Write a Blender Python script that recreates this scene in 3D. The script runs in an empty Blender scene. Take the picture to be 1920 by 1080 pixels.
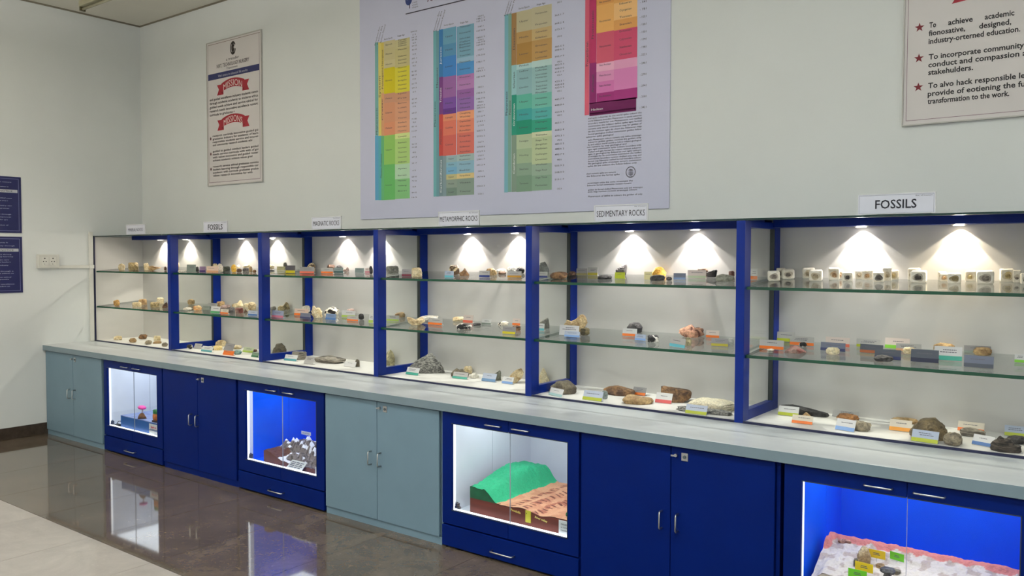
import bpy, bmesh, math, random
from mathutils import Vector, Matrix, noise

# ------------------------------------------------------------------ camera, world, room light, exposure
sc = bpy.context.scene
COL = sc.collection
CAM = (8.413, -4.6471, 1.7166)
YAW, PITCH, ROLL, FPX = 0.65004, -0.03750, 0.0023, 1564.21
cd = bpy.data.cameras.new('camera'); cd.sensor_width = 36.0; cd.lens = FPX*36.0/1920.0
cd.clip_start = 0.05; cd.clip_end = 60
cam = bpy.data.objects.new('camera', cd); COL.objects.link(cam)
fw = Vector((-math.sin(YAW)*math.cos(PITCH), math.cos(YAW)*math.cos(PITCH), math.sin(PITCH)))
rt = Vector((math.cos(YAW), math.sin(YAW), 0)); up = rt.cross(fw)
r2 = rt*math.cos(ROLL)+up*math.sin(ROLL); u2 = up*math.cos(ROLL)-rt*math.sin(ROLL)
mw = Matrix((( r2.x, u2.x, -fw.x, CAM[0]), (r2.y, u2.y, -fw.y, CAM[1]), (r2.z, u2.z, -fw.z, CAM[2]), (0, 0, 0, 1)))
cam.matrix_world = mw
sc.camera = cam
w = bpy.data.worlds.new('world'); sc.world = w; w.use_nodes = True
w.node_tree.nodes['Background'].inputs[0].default_value = (0.6, 0.62, 0.65, 1)
w.node_tree.nodes['Background'].inputs[1].default_value = 0.05
sc.view_settings.view_transform = 'Standard'
sc.view_settings.look = 'None'
sc.view_settings.exposure = 0.0
sc.view_settings.gamma = 1.0
sc.view_settings.use_curve_mapping = False
sc.cycles.max_bounces = 6
sc.cycles.diffuse_bounces = 4
sc.cycles.glossy_bounces = 3
sc.cycles.transparent_max_bounces = 14
sc.cycles.sample_clamp_indirect = 4.0

PANEL_POWER = 25.0        # each hanging ceiling panel
ADDED_UP_SHARE = 1.9  # strength of the added uplight, relative to its panel
PANELS = [(x, y) for y in (-3.0, -6.0) for x in (1.6, 4.4, 7.2, 10.0)]
PUCK_SPOT = 14.0          # each cabinet downlight, its core beam
PUCK_CONE = 5.0           # its wide cone
PUCK_SPILL = 2.4          # and its wide spill
CEIL = 4.11

# ------------------------------------------------------------------ helpers
def lin(c):
    c = c/255.0
    return c/12.92 if c <= 0.04045 else ((c+0.055)/1.055)**2.4
def S(r, g, b, k=1.0):
    return (min(lin(r)*k, 1), min(lin(g)*k, 1), min(lin(b)*k, 1), 1)

def nd(nt, t, **kw):
    n = nt.nodes.new(t)
    for k, v in kw.items(): setattr(n, k, v)
    return n

MATS = {}
def mat(name, col, rough=0.5, metal=0.0, var=0.06, scale=12.0, bump=0.0, bscale=60.0, spec=0.5, col2=None, detail=3.0, stretch=(1, 1, 1), coat=0.0):
    if name in MATS: return MATS[name]
    m = bpy.data.materials.new(name); m.use_nodes = True; nt = m.node_tree
    b = nt.nodes['Principled BSDF']
    b.inputs['Roughness'].default_value = rough; b.inputs['Metallic'].default_value = metal
    b.inputs['Specular IOR Level'].default_value = spec
    b.inputs['Coat Weight'].default_value = coat
    tc = nd(nt, 'ShaderNodeTexCoord'); mp = nd(nt, 'ShaderNodeMapping'); mp.inputs['Scale'].default_value = stretch
    nt.links.new(tc.outputs['Object'], mp.inputs['Vector'])
    nz = nd(nt, 'ShaderNodeTexNoise'); nz.inputs['Scale'].default_value = scale; nz.inputs['Detail'].default_value = detail
    nt.links.new(mp.outputs[0], nz.inputs['Vector'])
    cr = nd(nt, 'ShaderNodeValToRGB')
    c2 = col2 or tuple(min(x*(1+var), 1) for x in col[:3])+(1,)
    c1 = col if col2 else tuple(x*(1-var) for x in col[:3])+(1,)
    cr.color_ramp.elements[0].position = 0.32; cr.color_ramp.elements[1].position = 0.68
    cr.color_ramp.elements[0].color = c1; cr.color_ramp.elements[1].color = c2
    nt.links.new(nz.outputs['Fac'], cr.inputs[0]); nt.links.new(cr.outputs[0], b.inputs['Base Color'])
    if bump > 0:
        nb = nd(nt, 'ShaderNodeTexNoise'); nb.inputs['Scale'].default_value = bscale; nb.inputs['Detail'].default_value = 5
        nt.links.new(mp.outputs[0], nb.inputs['Vector'])
        bp = nd(nt, 'ShaderNodeBump'); bp.inputs['Strength'].default_value = bump; bp.inputs['Distance'].default_value = 0.01
        nt.links.new(nb.outputs['Fac'], bp.inputs['Height']); nt.links.new(bp.outputs[0], b.inputs['Normal'])
    MATS[name] = m
    return m

def objcol_mat(name, rough=0.5, spec=0.4):
    """flat print / card: colour from the object, slightly uneven"""
    if name in MATS: return MATS[name]
    m = bpy.data.materials.new(name); m.use_nodes = True; nt = m.node_tree; b = nt.nodes['Principled BSDF']
    b.inputs['Roughness'].default_value = rough; b.inputs['Specular IOR Level'].default_value = spec
    oi = nd(nt, 'ShaderNodeObjectInfo'); nz = nd(nt, 'ShaderNodeTexNoise'); nz.inputs['Scale'].default_value = 30
    mr = nd(nt, 'ShaderNodeMapRange'); mr.inputs[3].default_value = 0.94; mr.inputs[4].default_value = 1.06
    nt.links.new(nz.outputs['Fac'], mr.inputs[0])
    vm = nd(nt, 'ShaderNodeVectorMath', operation='SCALE')
    nt.links.new(oi.outputs['Color'], vm.inputs[0]); nt.links.new(mr.outputs[0], vm.inputs['Scale'])
    nt.links.new(vm.outputs[0], b.inputs['Base Color'])
    MATS[name] = m
    return m

def attr_mat(name, rough=0.6, bump=0.0, bscale=80, spec=0.3, var=0.05):
    """printed or painted colour stored per face"""
    if name in MATS: return MATS[name]
    m = bpy.data.materials.new(name); m.use_nodes = True; nt = m.node_tree; b = nt.nodes['Principled BSDF']
    b.inputs['Roughness'].default_value = rough; b.inputs['Specular IOR Level'].default_value = spec
    at = nd(nt, 'ShaderNodeAttribute', attribute_name='Col')
    tc = nd(nt, 'ShaderNodeTexCoord'); nz = nd(nt, 'ShaderNodeTexNoise'); nz.inputs['Scale'].default_value = bscale; nz.inputs['Detail'].default_value = 4
    nt.links.new(tc.outputs['Object'], nz.inputs['Vector'])
    mr = nd(nt, 'ShaderNodeMapRange'); mr.inputs[3].default_value = 1-var; mr.inputs[4].default_value = 1+var
    nt.links.new(nz.outputs['Fac'], mr.inputs[0])
    vm = nd(nt, 'ShaderNodeVectorMath', operation='SCALE')
    nt.links.new(at.outputs['Color'], vm.inputs[0]); nt.links.new(mr.outputs[0], vm.inputs['Scale'])
    nt.links.new(vm.outputs[0], b.inputs['Base Color'])
    if bump:
        bp = nd(nt, 'ShaderNodeBump'); bp.inputs['Strength'].default_value = bump; bp.inputs['Distance'].default_value = 0.01
        nt.links.new(nz.outputs['Fac'], bp.inputs['Height']); nt.links.new(bp.outputs[0], b.inputs['Normal'])
    MATS[name] = m
    return m

def glass_mat(name, tint, ior=1.45, rough=0.02):
    if name in MATS: return MATS[name]
    m = bpy.data.materials.new(name); m.use_nodes = True; nt = m.node_tree; nt.nodes.clear()
    out = nd(nt, 'ShaderNodeOutputMaterial'); mx = nd(nt, 'ShaderNodeMixShader')
    tr = nd(nt, 'ShaderNodeBsdfTransparent'); gl = nd(nt, 'ShaderNodeBsdfGlossy')
    # Schlick reflectance, the same from both sides of the pane
    lw = nd(nt, 'ShaderNodeLayerWeight'); lw.inputs[0].default_value = 0.5
    pw = nd(nt, 'ShaderNodeMath', operation='POWER'); pw.inputs[1].default_value = 5.0; nt.links.new(lw.outputs['Facing'], pw.inputs[0])
    r0 = ((ior-1)/(ior+1))**2
    fr = nd(nt, 'ShaderNodeMath', operation='MULTIPLY_ADD'); fr.inputs[1].default_value = 1-r0; fr.inputs[2].default_value = r0; nt.links.new(pw.outputs[0], fr.inputs[0])
    gl.inputs['Roughness'].default_value = rough
    nz = nd(nt, 'ShaderNodeTexNoise'); nz.inputs['Scale'].default_value = 3
    cr = nd(nt, 'ShaderNodeValToRGB'); cr.color_ramp.elements[0].color = tint
    cr.color_ramp.elements[1].color = tuple(min(c*1.02, 1) for c in tint[:3])+(1,)
    nt.links.new(nz.outputs['Fac'], cr.inputs[0]); nt.links.new(cr.outputs[0], tr.inputs['Color'])
    nt.links.new(fr.outputs[0], mx.inputs[0]); nt.links.new(tr.outputs[0], mx.inputs[1]); nt.links.new(gl.outputs[0], mx.inputs[2])
    nt.links.new(mx.outputs[0], out.inputs[0])
    MATS[name] = m
    return m

def emit_mat(name, col, strength):
    if name in MATS: return MATS[name]
    m = bpy.data.materials.new(name); m.use_nodes = True; b = m.node_tree.nodes['Principled BSDF']
    b.inputs['Base Color'].default_value = (0.8, 0.8, 0.8, 1)
    b.inputs['Emission Color'].default_value = col; b.inputs['Emission Strength'].default_value = strength
    MATS[name] = m
    return m

def wloc(o):
    v = Vector((0, 0, 0))
    while o is not None:
        v += o.location; o = o.parent
    return v

def link(name, me, m=None, parent=None, loc=None):
    o = bpy.data.objects.new(name, me); COL.objects.link(o)
    if m is not None and me is not None: me.materials.append(m)
    if parent is not None: o.parent = parent
    if loc is not None: o.location = loc
    return o

def raw(name, verts, faces, m, parent=None, smooth=False, local=False, loc=None):
    """mesh object; verts in world space unless local"""
    if parent is not None and not local:
        p = wloc(parent); verts = [(v[0]-p.x, v[1]-p.y, v[2]-p.z) for v in verts]
    elif loc is not None and not local:
        verts = [(v[0]-loc[0], v[1]-loc[1], v[2]-loc[2]) for v in verts]
    me = bpy.data.meshes.new(name); me.from_pydata([tuple(v) for v in verts], [], faces); me.update()
    if smooth: me.polygons.foreach_set('use_smooth', [True]*len(me.polygons))
    return link(name, me, m, parent, loc)

BOXF = [(0, 3, 2, 1), (4, 5, 6, 7), (0, 1, 5, 4), (1, 2, 6, 5), (2, 3, 7, 6), (3, 0, 4, 7)]
def boxv(x0, x1, y0, y1, z0, z1):
    return [(x0, y0, z0), (x1, y0, z0), (x1, y1, z0), (x0, y1, z0), (x0, y0, z1), (x1, y0, z1), (x1, y1, z1), (x0, y1, z1)]
def boxes(lst):
    V, F = [], []
    for b in lst:
        n = len(V); V += boxv(*b); F += [tuple(i+n for i in f) for f in BOXF]
    return V, F
def box(name, b, m, parent=None, bevel=0.0, local=False, loc=None):
    V, F = boxes([b])
    o = raw(name, V, F, m, parent, local=local, loc=loc)
    if bevel > 0:
        bm = bmesh.new(); bm.from_mesh(o.data)
        bmesh.ops.bevel(bm, geom=bm.edges[:], offset=bevel, segments=2, affect='EDGES', profile=0.6)
        bm.to_mesh(o.data); bm.free()
    return o
def multibox(name, lst, m, parent=None, local=False, loc=None):
    V, F = boxes(lst); return raw(name, V, F, m, parent, local=local, loc=loc)

def tube_geo(pts, r, n=8):
    V, F = [], []
    pts = [Vector(p) for p in pts]
    for i, p in enumerate(pts):
        d = (pts[min(i+1, len(pts)-1)]-pts[max(i-1, 0)]).normalized()
        a = Vector((0, 0, 1)) if abs(d.z) < 0.9 else Vector((1, 0, 0))
        s = d.cross(a).normalized(); t = d.cross(s)
        for k in range(n):
            q = 2*math.pi*k/n; V.append(p+s*r*math.cos(q)+t*r*math.sin(q))
    for i in range(len(pts)-1):
        for k in range(n):
            a = i*n+k; b = i*n+(k+1) % n; F.append((a, b, b+n, a+n))
    F.append(tuple(range(n))[::-1]); F.append(tuple((len(pts)-1)*n+k for k in range(n)))
    return V, F
def tube(name, pts, r, m, parent=None, n=8, local=False):
    V, F = tube_geo(pts, r, n); return raw(name, V, F, m, parent, smooth=True, local=local)
def cyl_geo(cx, cy, z0, z1, r0, r1=None, n=24):
    r1 = r0 if r1 is None else r1; V = []; F = []
    for z, r in ((z0, r0), (z1, r1)):
        for k in range(n): a = 2*math.pi*k/n; V.append((cx+r*math.cos(a), cy+r*math.sin(a), z))
    F = [(k, (k+1) % n, (k+1) % n+n, k+n) for k in range(n)]+[tuple(range(n))[::-1], tuple(range(n, 2*n))]
    return V, F

def tag(o, label, cat, group=None):
    o['label'] = label; o['category'] = cat
    if group: o['group'] = group
    return o
def struct(o): o['kind'] = 'structure'; return o
def thing(name, label, cat, loc, group=None):
    o = bpy.data.objects.new(name, None); COL.objects.link(o); o.location = loc; o.empty_display_size = 0.05
    return tag(o, label, cat, group)

# text as flat geometry ------------------------------------------------------
_fc = {}
def glyphs(s, bold=0.0):
    if 'M' in s: bold = 0.0        # thickened strokes of this letter would overlap
    key = (s, bold)
    if key in _fc: return _fc[key]
    cu = bpy.data.curves.new('t', 'FONT'); cu.body = s; cu.size = 1.0; cu.resolution_u = 2; cu.offset = bold; cu.fill_mode = 'FRONT'
    ob = bpy.data.objects.new('t', cu)
    me = bpy.data.meshes.new_from_object(ob)
    V = [(v.co.x, v.co.y) for v in me.vertices]; F = [tuple(p.vertices) for p in me.polygons]
    bpy.data.meshes.remove(me); bpy.data.objects.remove(ob); bpy.data.curves.remove(cu)
    x0 = min(v[0] for v in V); x1 = max(v[0] for v in V)
    _fc[key] = ([(v[0]-x0, v[1]) for v in V], F, x1-x0)
    return _fc[key]
CAPH = 0.70
class Print:
    """flat print on a sheet: (u, v, lift) geometry with a colour per face"""
    def __init__(s): s.V = []; s.F = []; s.C = []
    def rect(s, u0, u1, v0, v1, col, lift=0.0):
        n = len(s.V); s.V += [(u0, v0, lift), (u1, v0, lift), (u1, v1, lift), (u0, v1, lift)]; s.F.append((n, n+1, n+2, n+3)); s.C.append(col)
    def poly(s, pts, col, lift=0.0):
        n = len(s.V); s.V += [(p[0], p[1], lift) for p in pts]; s.F.append(tuple(range(n, n+len(pts)))); s.C.append(col)
    def text(s, t, u, v, h, width=None, col=None, ang=0.0, lift=0.0006, bold=0.0, align='c', arc=0.0):
        if not t.strip(): return
        V, F, wd = glyphs(t, bold); k = h/CAPH; kx = (width/wd) if width else k
        a = math.radians(ang); c, sn = math.cos(a), math.sin(a); n = len(s.V)
        ox = {'c': -wd*kx/2, 'l': 0.0, 'r': -wd*kx}[align]
        for x, y in V:
            X = x*kx+ox; Y = y*k-h/2
            if arc: Y += arc*(1-(2*X/(wd*kx))**2)
            s.V.append((u+X*c-Y*sn, v+X*sn+Y*c, lift))
        s.F += [tuple(i+n for i in f) for f in F]; s.C += [col or (0.03, 0.03, 0.04, 1)]*len(F)
    def build(s, name, parent, axis, m):
        """axis 'y': u=x v=z facing -y ; axis 'x': u=-y v=z facing +x ; 'l': local card"""
        if axis == 'y': V = [(a, -l, b) for a, b, l in s.V]
        elif axis == 'x': V = [(l, -a, b) for a, b, l in s.V]
        me = bpy.data.meshes.new(name); me.from_pydata(V, [], s.F); me.update()
        at = me.color_attributes.new('Col', 'FLOAT_COLOR', 'CORNER')
        buf = []
        for p, c in zip(me.polygons, s.C): buf += list(c[:4])*p.loop_total
        at.data.foreach_set('color', buf)
        return link(name, me, m, parent)

# ------------------------------------------------------------------ materials
m_wall = mat('wall_paint', S(222, 226, 226), 0.7, var=0.015, scale=2.0, bump=0.05, bscale=220)
m_ceil = mat('ceiling_paint', S(222, 219, 208), 0.8, var=0.02, scale=2.5)
m_blue = mat('blue_laminate', S(0, 27, 100), 0.45, var=0.05, scale=6, bump=0.02, bscale=300, spec=0.1)
m_bluef = mat('blue_frame', S(0, 35, 122), 0.36, var=0.05, scale=8, spec=0.25)
m_grey = mat('grey_laminate', S(109, 134, 150), 0.45, var=0.03, scale=5, spec=0.25)
m_keyhole = mat('keyhole_grey', S(80, 92, 98), 0.5)  # plain mid grey for the keyholes
m_top = mat('counter_laminate', S(188, 193, 196), 0.32, var=0.05, scale=1.6, detail=5, stretch=(0.5, 7, 7), spec=0.45)
m_edge = mat('counter_edge', S(112, 130, 140), 0.4, var=0.03)
m_back = mat('case_back_board', S(202, 200, 197), 0.5, var=0.025, scale=3, detail=4, stretch=(1, 1, 3))
m_base = mat('case_floor_board', S(226, 224, 219), 0.4, var=0.02)
m_navy = mat('navy_rail', S(28, 32, 66), 0.35)
m_gasket_shade = mat('dark_gasket_shade', S(42, 50, 52), 0.35)  # dark of the door gaskets and of the painted stile shade
m_steel = mat('brushed_steel', S(190, 192, 194), 0.28, metal=1.0, var=0.05, scale=60)
m_plast = mat('white_plastic', S(214, 214, 208), 0.4, var=0.02)
m_black = mat('black_plastic', S(28, 28, 30), 0.4)
m_white = mat('white_lining', S(226, 230, 240), 0.5, var=0.02)
m_cobalt = mat('cobalt_lining', S(0, 94, 238), 0.5, var=0.08, scale=3, spec=0.15)
m_glass = glass_mat('clear_glass', (0.965, 0.98, 0.972, 1), 1.25)
m_shelf = glass_mat('shelf_glass', (0.93, 0.95, 0.945, 1), 1.5, 0.03)
m_print = attr_mat('printing_ink', 0.55, spec=0.25, var=0.03, bscale=15)
m_paint = attr_mat('model_paint', 0.6, bump=0.6, bscale=90, spec=0.3, var=0.18)
m_card = objcol_mat('card_stock', 0.4, 0.45)
INK = (0.02, 0.02, 0.03, 1)

def green_edge():
    m = bpy.data.materials.new('green_glass_edge'); m.use_nodes = True; nt = m.node_tree; nt.nodes.clear()
    out = nd(nt, 'ShaderNodeOutputMaterial'); a = nd(nt, 'ShaderNodeMixShader'); b = nd(nt, 'ShaderNodeMixShader')
    tr = nd(nt, 'ShaderNodeBsdfTranslucent'); df = nd(nt, 'ShaderNodeBsdfDiffuse'); gl = nd(nt, 'ShaderNodeBsdfGlossy')
    nz = nd(nt, 'ShaderNodeTexNoise'); nz.inputs['Scale'].default_value = 9
    cr = nd(nt, 'ShaderNodeValToRGB'); cr.color_ramp.elements[0].color = (0.05, 0.34, 0.20, 1); cr.color_ramp.elements[1].color = (0.10, 0.52, 0.32, 1)
    nt.links.new(nz.outputs['Fac'], cr.inputs[0]); nt.links.new(cr.outputs[0], tr.inputs[0])
    df.inputs[0].default_value = (0.012, 0.05, 0.038, 1); gl.inputs['Roughness'].default_value = 0.15
    a.inputs[0].default_value = 0.55; nt.links.new(tr.outputs[0], a.inputs[1]); nt.links.new(df.outputs[0], a.inputs[2])
    b.inputs[0].default_value = 0.06; nt.links.new(a.outputs[0], b.inputs[1]); nt.links.new(gl.outputs[0], b.inputs[2]); nt.links.new(b.outputs[0], out.inputs[0])
    return m
m_gedge = green_edge()

def floor_mat(name, c1, c2, c3, rough, vein, spec=0.6):
    m = bpy.data.materials.new(name); m.use_nodes = True; nt = m.node_tree; b = nt.nodes['Principled BSDF']
    tc = nd(nt, 'ShaderNodeTexCoord'); oi = nd(nt, 'ShaderNodeObjectInfo')
    ad = nd(nt, 'ShaderNodeVectorMath', operation='MULTIPLY_ADD'); ad.inputs[1].default_value = (1, 1, 1)
    sc_ = nd(nt, 'ShaderNodeVectorMath', operation='SCALE'); sc_.inputs[0].default_value = (13, 7, 0); nt.links.new(oi.outputs['Random'], sc_.inputs['Scale'])
    nt.links.new(tc.outputs['Object'], ad.inputs[0]); nt.links.new(sc_.outputs[0], ad.inputs[2])
    n1 = nd(nt, 'ShaderNodeTexNoise'); n1.inputs['Scale'].default_value = 3.2; n1.inputs['Detail'].default_value = 8; n1.inputs['Roughness'].default_value = 0.7; n1.inputs['Distortion'].default_value = 0.8
    n2 = nd(nt, 'ShaderNodeTexNoise'); n2.inputs['Scale'].default_value = 42; n2.inputs['Detail'].default_value = 6; n2.inputs['Distortion'].default_value = 1.5
    nt.links.new(ad.outputs[0], n1.inputs['Vector']); nt.links.new(ad.outputs[0], n2.inputs['Vector'])
    cr = nd(nt, 'ShaderNodeValToRGB'); cr.color_ramp.elements[0].position = 0.35; cr.color_ramp.elements[0].color = c1
    cr.color_ramp.elements[1].position = 0.7; cr.color_ramp.elements[1].color = c2
    nt.links.new(n1.outputs['Fac'], cr.inputs[0])
    c2r = nd(nt, 'ShaderNodeValToRGB'); c2r.color_ramp.elements[0].position = 0.58; c2r.color_ramp.elements[1].position = 0.74
    c2r.color_ramp.elements[0].color = (0, 0, 0, 1); c2r.color_ramp.elements[1].color = (vein, vein, vein, 1)
    nt.links.new(n2.outputs['Fac'], c2r.inputs[0])
    mx = nd(nt, 'ShaderNodeMix', data_type='RGBA'); nt.links.new(c2r.outputs[0], mx.inputs[0])
    nt.links.new(cr.outputs[0], mx.inputs[6]); mx.inputs[7].default_value = c3
    nt.links.new(mx.outputs[2], b.inputs['Base Color'])
    b.inputs['Roughness'].default_value = rough; b.inputs['Specular IOR Level'].default_value = spec
    return m
m_tiled = floor_mat('dark_granite_tile', S(80, 71, 61), S(108, 96, 83), S(142, 129, 112), 0.05, 0.35, 0.85)
m_tilew = floor_mat('white_vitrified_tile', S(148, 142, 137), S(160, 154, 148), S(172, 167, 161), 0.09, 0.3)
m_grout = mat('grout', S(74, 70, 66), 0.8)

# ------------------------------------------------------------------ the room
RX, RY = 12.0, -8.0
fl = struct(box('floor', (0, RX, RY, 0, -0.12, -0.004), m_grout))
TW = 0.69
def tile(x0, x1, y0, y1, m):
    g = 0.0016
    o = box('tile', (x0+g, x1-g, y0+g, y1-g, -0.004, 0.0), m, fl); return o
xs = [1.95+TW*k for k in range(-3, 16)]
xs = [0.0]+[x for x in xs if 0.05 < x < RX-0.05]+[RX]
for a, b in zip(xs, xs[1:]):
    tile(a, b, -2.2, 0.0, m_tiled)
    for k in range(3): tile(a, b, -2.2-TW*(k+1), -2.2-TW*k, m_tilew)
o = box('tile_field', (0, RX, RY, -2.2-TW*3, -0.004, 0.0), m_tilew, fl)
struct(box('ceiling', (0, RX, RY, 0, CEIL, CEIL+0.12), m_ceil))
struct(box('wall_back', (-0.15, RX+0.15, 0, 0.15, -0.12, CEIL+0.12), m_wall))
struct(box('wall_left', (-0.15, 0, RY, 0, -0.12, CEIL+0.12), m_wall))
struct(box('wall_right', (RX, RX+0.15, RY, 0, -0.12, CEIL+0.12), m_wall))
struct(box('wall_front', (-0.15, RX+0.15, RY-0.15, RY, -0.12, CEIL+0.12), m_wall))
m_skirt = mat('skirting_granite', S(64, 54, 46), 0.2, var=0.2, scale=30)
struct(box('baseboard_left', (0.0005, 0.014, RY, -0.985, 0.0, 0.112), m_skirt, bevel=0.002))
m_gap = mat('ceiling_shade_line', S(128, 122, 108), 0.8)  # dark strip colour standing in for the shade line under the ceiling
struct(box('shade_strip_1', (0.0005, 0.006, RY, -0.0005, CEIL-0.016, CEIL-0.0005), m_gap))
struct(box('shade_strip_2', (0.006, RX, -0.006, -0.0005, CEIL-0.016, CEIL-0.0005), m_gap))

# ceiling panels hung low for an added uplight (behind and above the camera) and the unlit batten by the corner
m_diff = emit_mat('lamp_diffuser', (1, 0.97, 0.92, 1), 3.0)
PZ = CEIL-0.40
PL = ['nearest the left wall', 'second from the left wall', 'third from the left wall', 'farthest from the left wall']
for i, (x, y) in enumerate(PANELS):
    t = thing('ceiling_panel_light', 'lit hanging panel light with added uplight, %s row, %s' % ('cabinet-side' if i < 4 else 'far', PL[i % 4]), 'light', (x, y, PZ), 'hanging ceiling panel lights')
    multibox('hanger', [(x-0.5, x-0.497, y-0.002, y+0.002, PZ+0.02, CEIL), (x+0.497, x+0.5, y-0.002, y+0.002, PZ+0.02, CEIL)], m_steel, t)
    multibox('frame', [(x-0.62, x+0.62, y-0.32, y-0.30, PZ, PZ+0.02), (x-0.62, x+0.62, y+0.30, y+0.32, PZ, PZ+0.02),
                       (x-0.62, x-0.60, y-0.30, y+0.30, PZ, PZ+0.02), (x+0.60, x+0.62, y-0.30, y+0.30, PZ, PZ+0.02)], m_plast, t)
    box('diffuser', (x-0.6, x+0.6, y-0.3, y+0.3, PZ+0.006, PZ+0.02), m_diff, t)
    ld = bpy.data.lights.new('panel_glow', 'AREA'); ld.shape = 'RECTANGLE'; ld.size = 1.18; ld.size_y = 0.58; ld.energy = PANEL_POWER; ld.color = ((1.0, 0.91, 0.75), (0.95, 0.965, 0.96), (0.88, 0.955, 1.0), (0.88, 0.955, 1.0))[i % 4]; ld.spread = 2.35
    lo = bpy.data.objects.new('panel_glow', ld); COL.objects.link(lo); lo.parent = t; lo.location = (0, 0, 0.004)
    lu = bpy.data.lights.new('added_uplight', 'AREA'); lu.shape = 'RECTANGLE'; lu.size = 1.1; lu.size_y = 0.5; lu.energy = PANEL_POWER*ADDED_UP_SHARE; lu.color = ld.color  # uplight added only to brighten the ceiling
    uo = bpy.data.objects.new('added_uplight', lu); COL.objects.link(uo); uo.parent = t; uo.location = (0, 0, 0.03); uo.rotation_euler = (math.pi, 0, 0)
t = thing('ceiling_batten', 'unlit fluorescent batten on the ceiling near the room corner', 'light', (0.34, -0.76, CEIL))
box('housing', (0.36, 1.58, -0.80, -0.72, CEIL-0.05, CEIL-0.001), mat('batten_enamel', S(170, 166, 140), 0.4), t, 0.008)
for sx in (0.345, 1.575):
    multibox('lamp_holder', [(sx, sx+0.02, -0.785, -0.735, CEIL-0.085, CEIL-0.03)], mat('holder', S(96, 90, 62), 0.4), t)
tube('fluorescent_tube', [(0.365, -0.76, CEIL-0.068), (1.575, -0.76, CEIL-0.068)], 0.013, mat('tube_glass', S(190, 186, 160), 0.2), t, 12)

# wall socket box and trunking on the left wall
t = thing('socket_box', 'white surface-mounted double socket box on the left wall', 'socket', (0, -0.97, 1.595))
box('housing', (0.0005, 0.045, -1.067, -0.872, 1.595, 1.728), m_plast, t, 0.006)
box('faceplate', (0.045, 0.051, -1.055, -0.885, 1.603, 1.72), mat('faceplate', S(206, 206, 200), 0.35), t, 0.002)
for yy in (-1.01, -0.935):
    mo = box('socket', (0.051, 0.054, yy-0.028, yy+0.028, 1.625, 1.705), m_plast, t, 0.001)
    for dy, dz, r in ((0, 0.022, 0.006), (-0.012, -0.008, 0.0045), (0.012, -0.008, 0.0045)):
        V, F = cyl_geo(0, 0, 0, 0.0015, r, n=12)
        raw('pin_hole', [(0.0542+v[2], yy+dy+v[0], 1.668+dz+v[1]) for v in V], [f[::-1] for f in F], m_black, mo)
    V, F = cyl_geo(0, 0, 0, 0.006, 0.009, 0.006, n=14)
    raw('rocker', [(0.0542+v[2], yy+v[0], 1.638+v[1]) for v in V], [f[::-1] for f in F], m_plast, mo)
t = thing('cable_trunking', 'white plastic cable trunking from the socket box to the corner case', 'trunking', (0, -0.70, 1.6))
box('run', (0.0005, 0.022, -0.872, -0.573, 1.592, 1.622), m_plast, t, 0.003)
box('riser', (0.0005, 0.018, -0.571, -0.531, 0.862, 1.955), m_plast, t, 0.003)
box('elbow', (0.0005, 0.026, -0.573, -0.527, 1.589, 1.625), m_plast, t, 0.003)

# ------------------------------------------------------------------ counter
t = thing('counter', 'long light grey laminate worktop running under the display cases', 'counter', (0, -0.5, 0.81))
CX1 = 8.13
box('top', (0.001, CX1, -1.019, -0.001, 0.812, 0.860), m_top, t, 0.003)
box('front_edge', (0.001, CX1, -1.0215, -1.0192, 0.811, 0.859), m_edge, t)

# ------------------------------------------------------------------ base cabinets
def bow(parent, p0, p1, out=0.03, r=0.0045, m=m_steel, name='handle'):
    p0 = Vector(p0); p1 = Vector(p1); o = Vector((0, -out, 0)); d = (p1-p0).normalized()*0.006
    return tube(name, [p0, p0+o*0.8, p0+o+d, p1+o-d, p1+o*0.8, p1], r, m, parent, 8)

def lock(parent, x, z, key=True):
    lk = box('lock_plate', (x-0.017, x+0.017, -1.0035, -1.0005, z-0.019, z+0.019), m_steel, parent, 0.001)
    V, F = cyl_geo(0, 0, 0, 0.004, 0.008, n=16)
    raw('keyhole', [(x+v[0], -1.0036-v[2], z+v[1]) for v in V], F, m_keyhole, lk)
    if key:
        V, F = cyl_geo(0, 0, 0, 0.014, 0.008, n=14)
        k = raw('lock_barrel', [(x-0.043+v[0], -1.0005-v[2], z+0.004+v[1]) for v in V], F, m_steel, parent)
        box('key', (x-0.066, x-0.046, -1.016, -1.0145, z-0.002, z+0.006), m_steel, k)

def carcass(t, x0, x1, m, z0=0.05):
    multibox('body', [(x0, x0+0.018, -0.981, -0.004, z0, 0.8105), (x1-0.018, x1, -0.981, -0.004, z0, 0.8105), (x0+0.018, x1-0.018, -0.981, -0.004, z0, z0+0.018),
                      (x0+0.018, x1-0.018, -0.981, -0.004, 0.79, 0.8105), (x0+0.018, x1-0.018, -0.02, -0.004, z0+0.018, 0.79)], m, t)

def cupboard(x0, x1, m, label, split, handles, lk, name):
    t = thing(name, label, 'cabinet', ((x0+x1)/2, -0.5, 0), None)
    carcass(t, x0, x1, m)
    box('plinth', (x0+0.004, x1-0.002, -0.992, -0.94, 0.0, 0.046), m, t)
    g = 0.002
    for a, b, hx in ((x0+0.006, split-g, handles[0]), (split+g, x1-0.02, handles[1])):
        d = box('door', (a, b, -1.0, -0.982, 0.049, 0.803), m, t, 0.0015)
        bow(d, (hx, -1.0005, 0.397), (hx, -1.0005, 0.481))
    if lk is not None: lock(t, lk, 0.762)
    return t
cupboard(0.004, 1.104, m_grey, 'grey two-door cupboard in the room corner under the worktop', 0.555, (0.500, 0.598), 0.60, 'grey_cupboard')
cupboard(2.080, 3.098, m_blue, 'blue two-door cupboard left of the snowy mountain vitrine', 2.578, (2.500, 2.588), 2.652, 'blue_cupboard')
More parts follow.
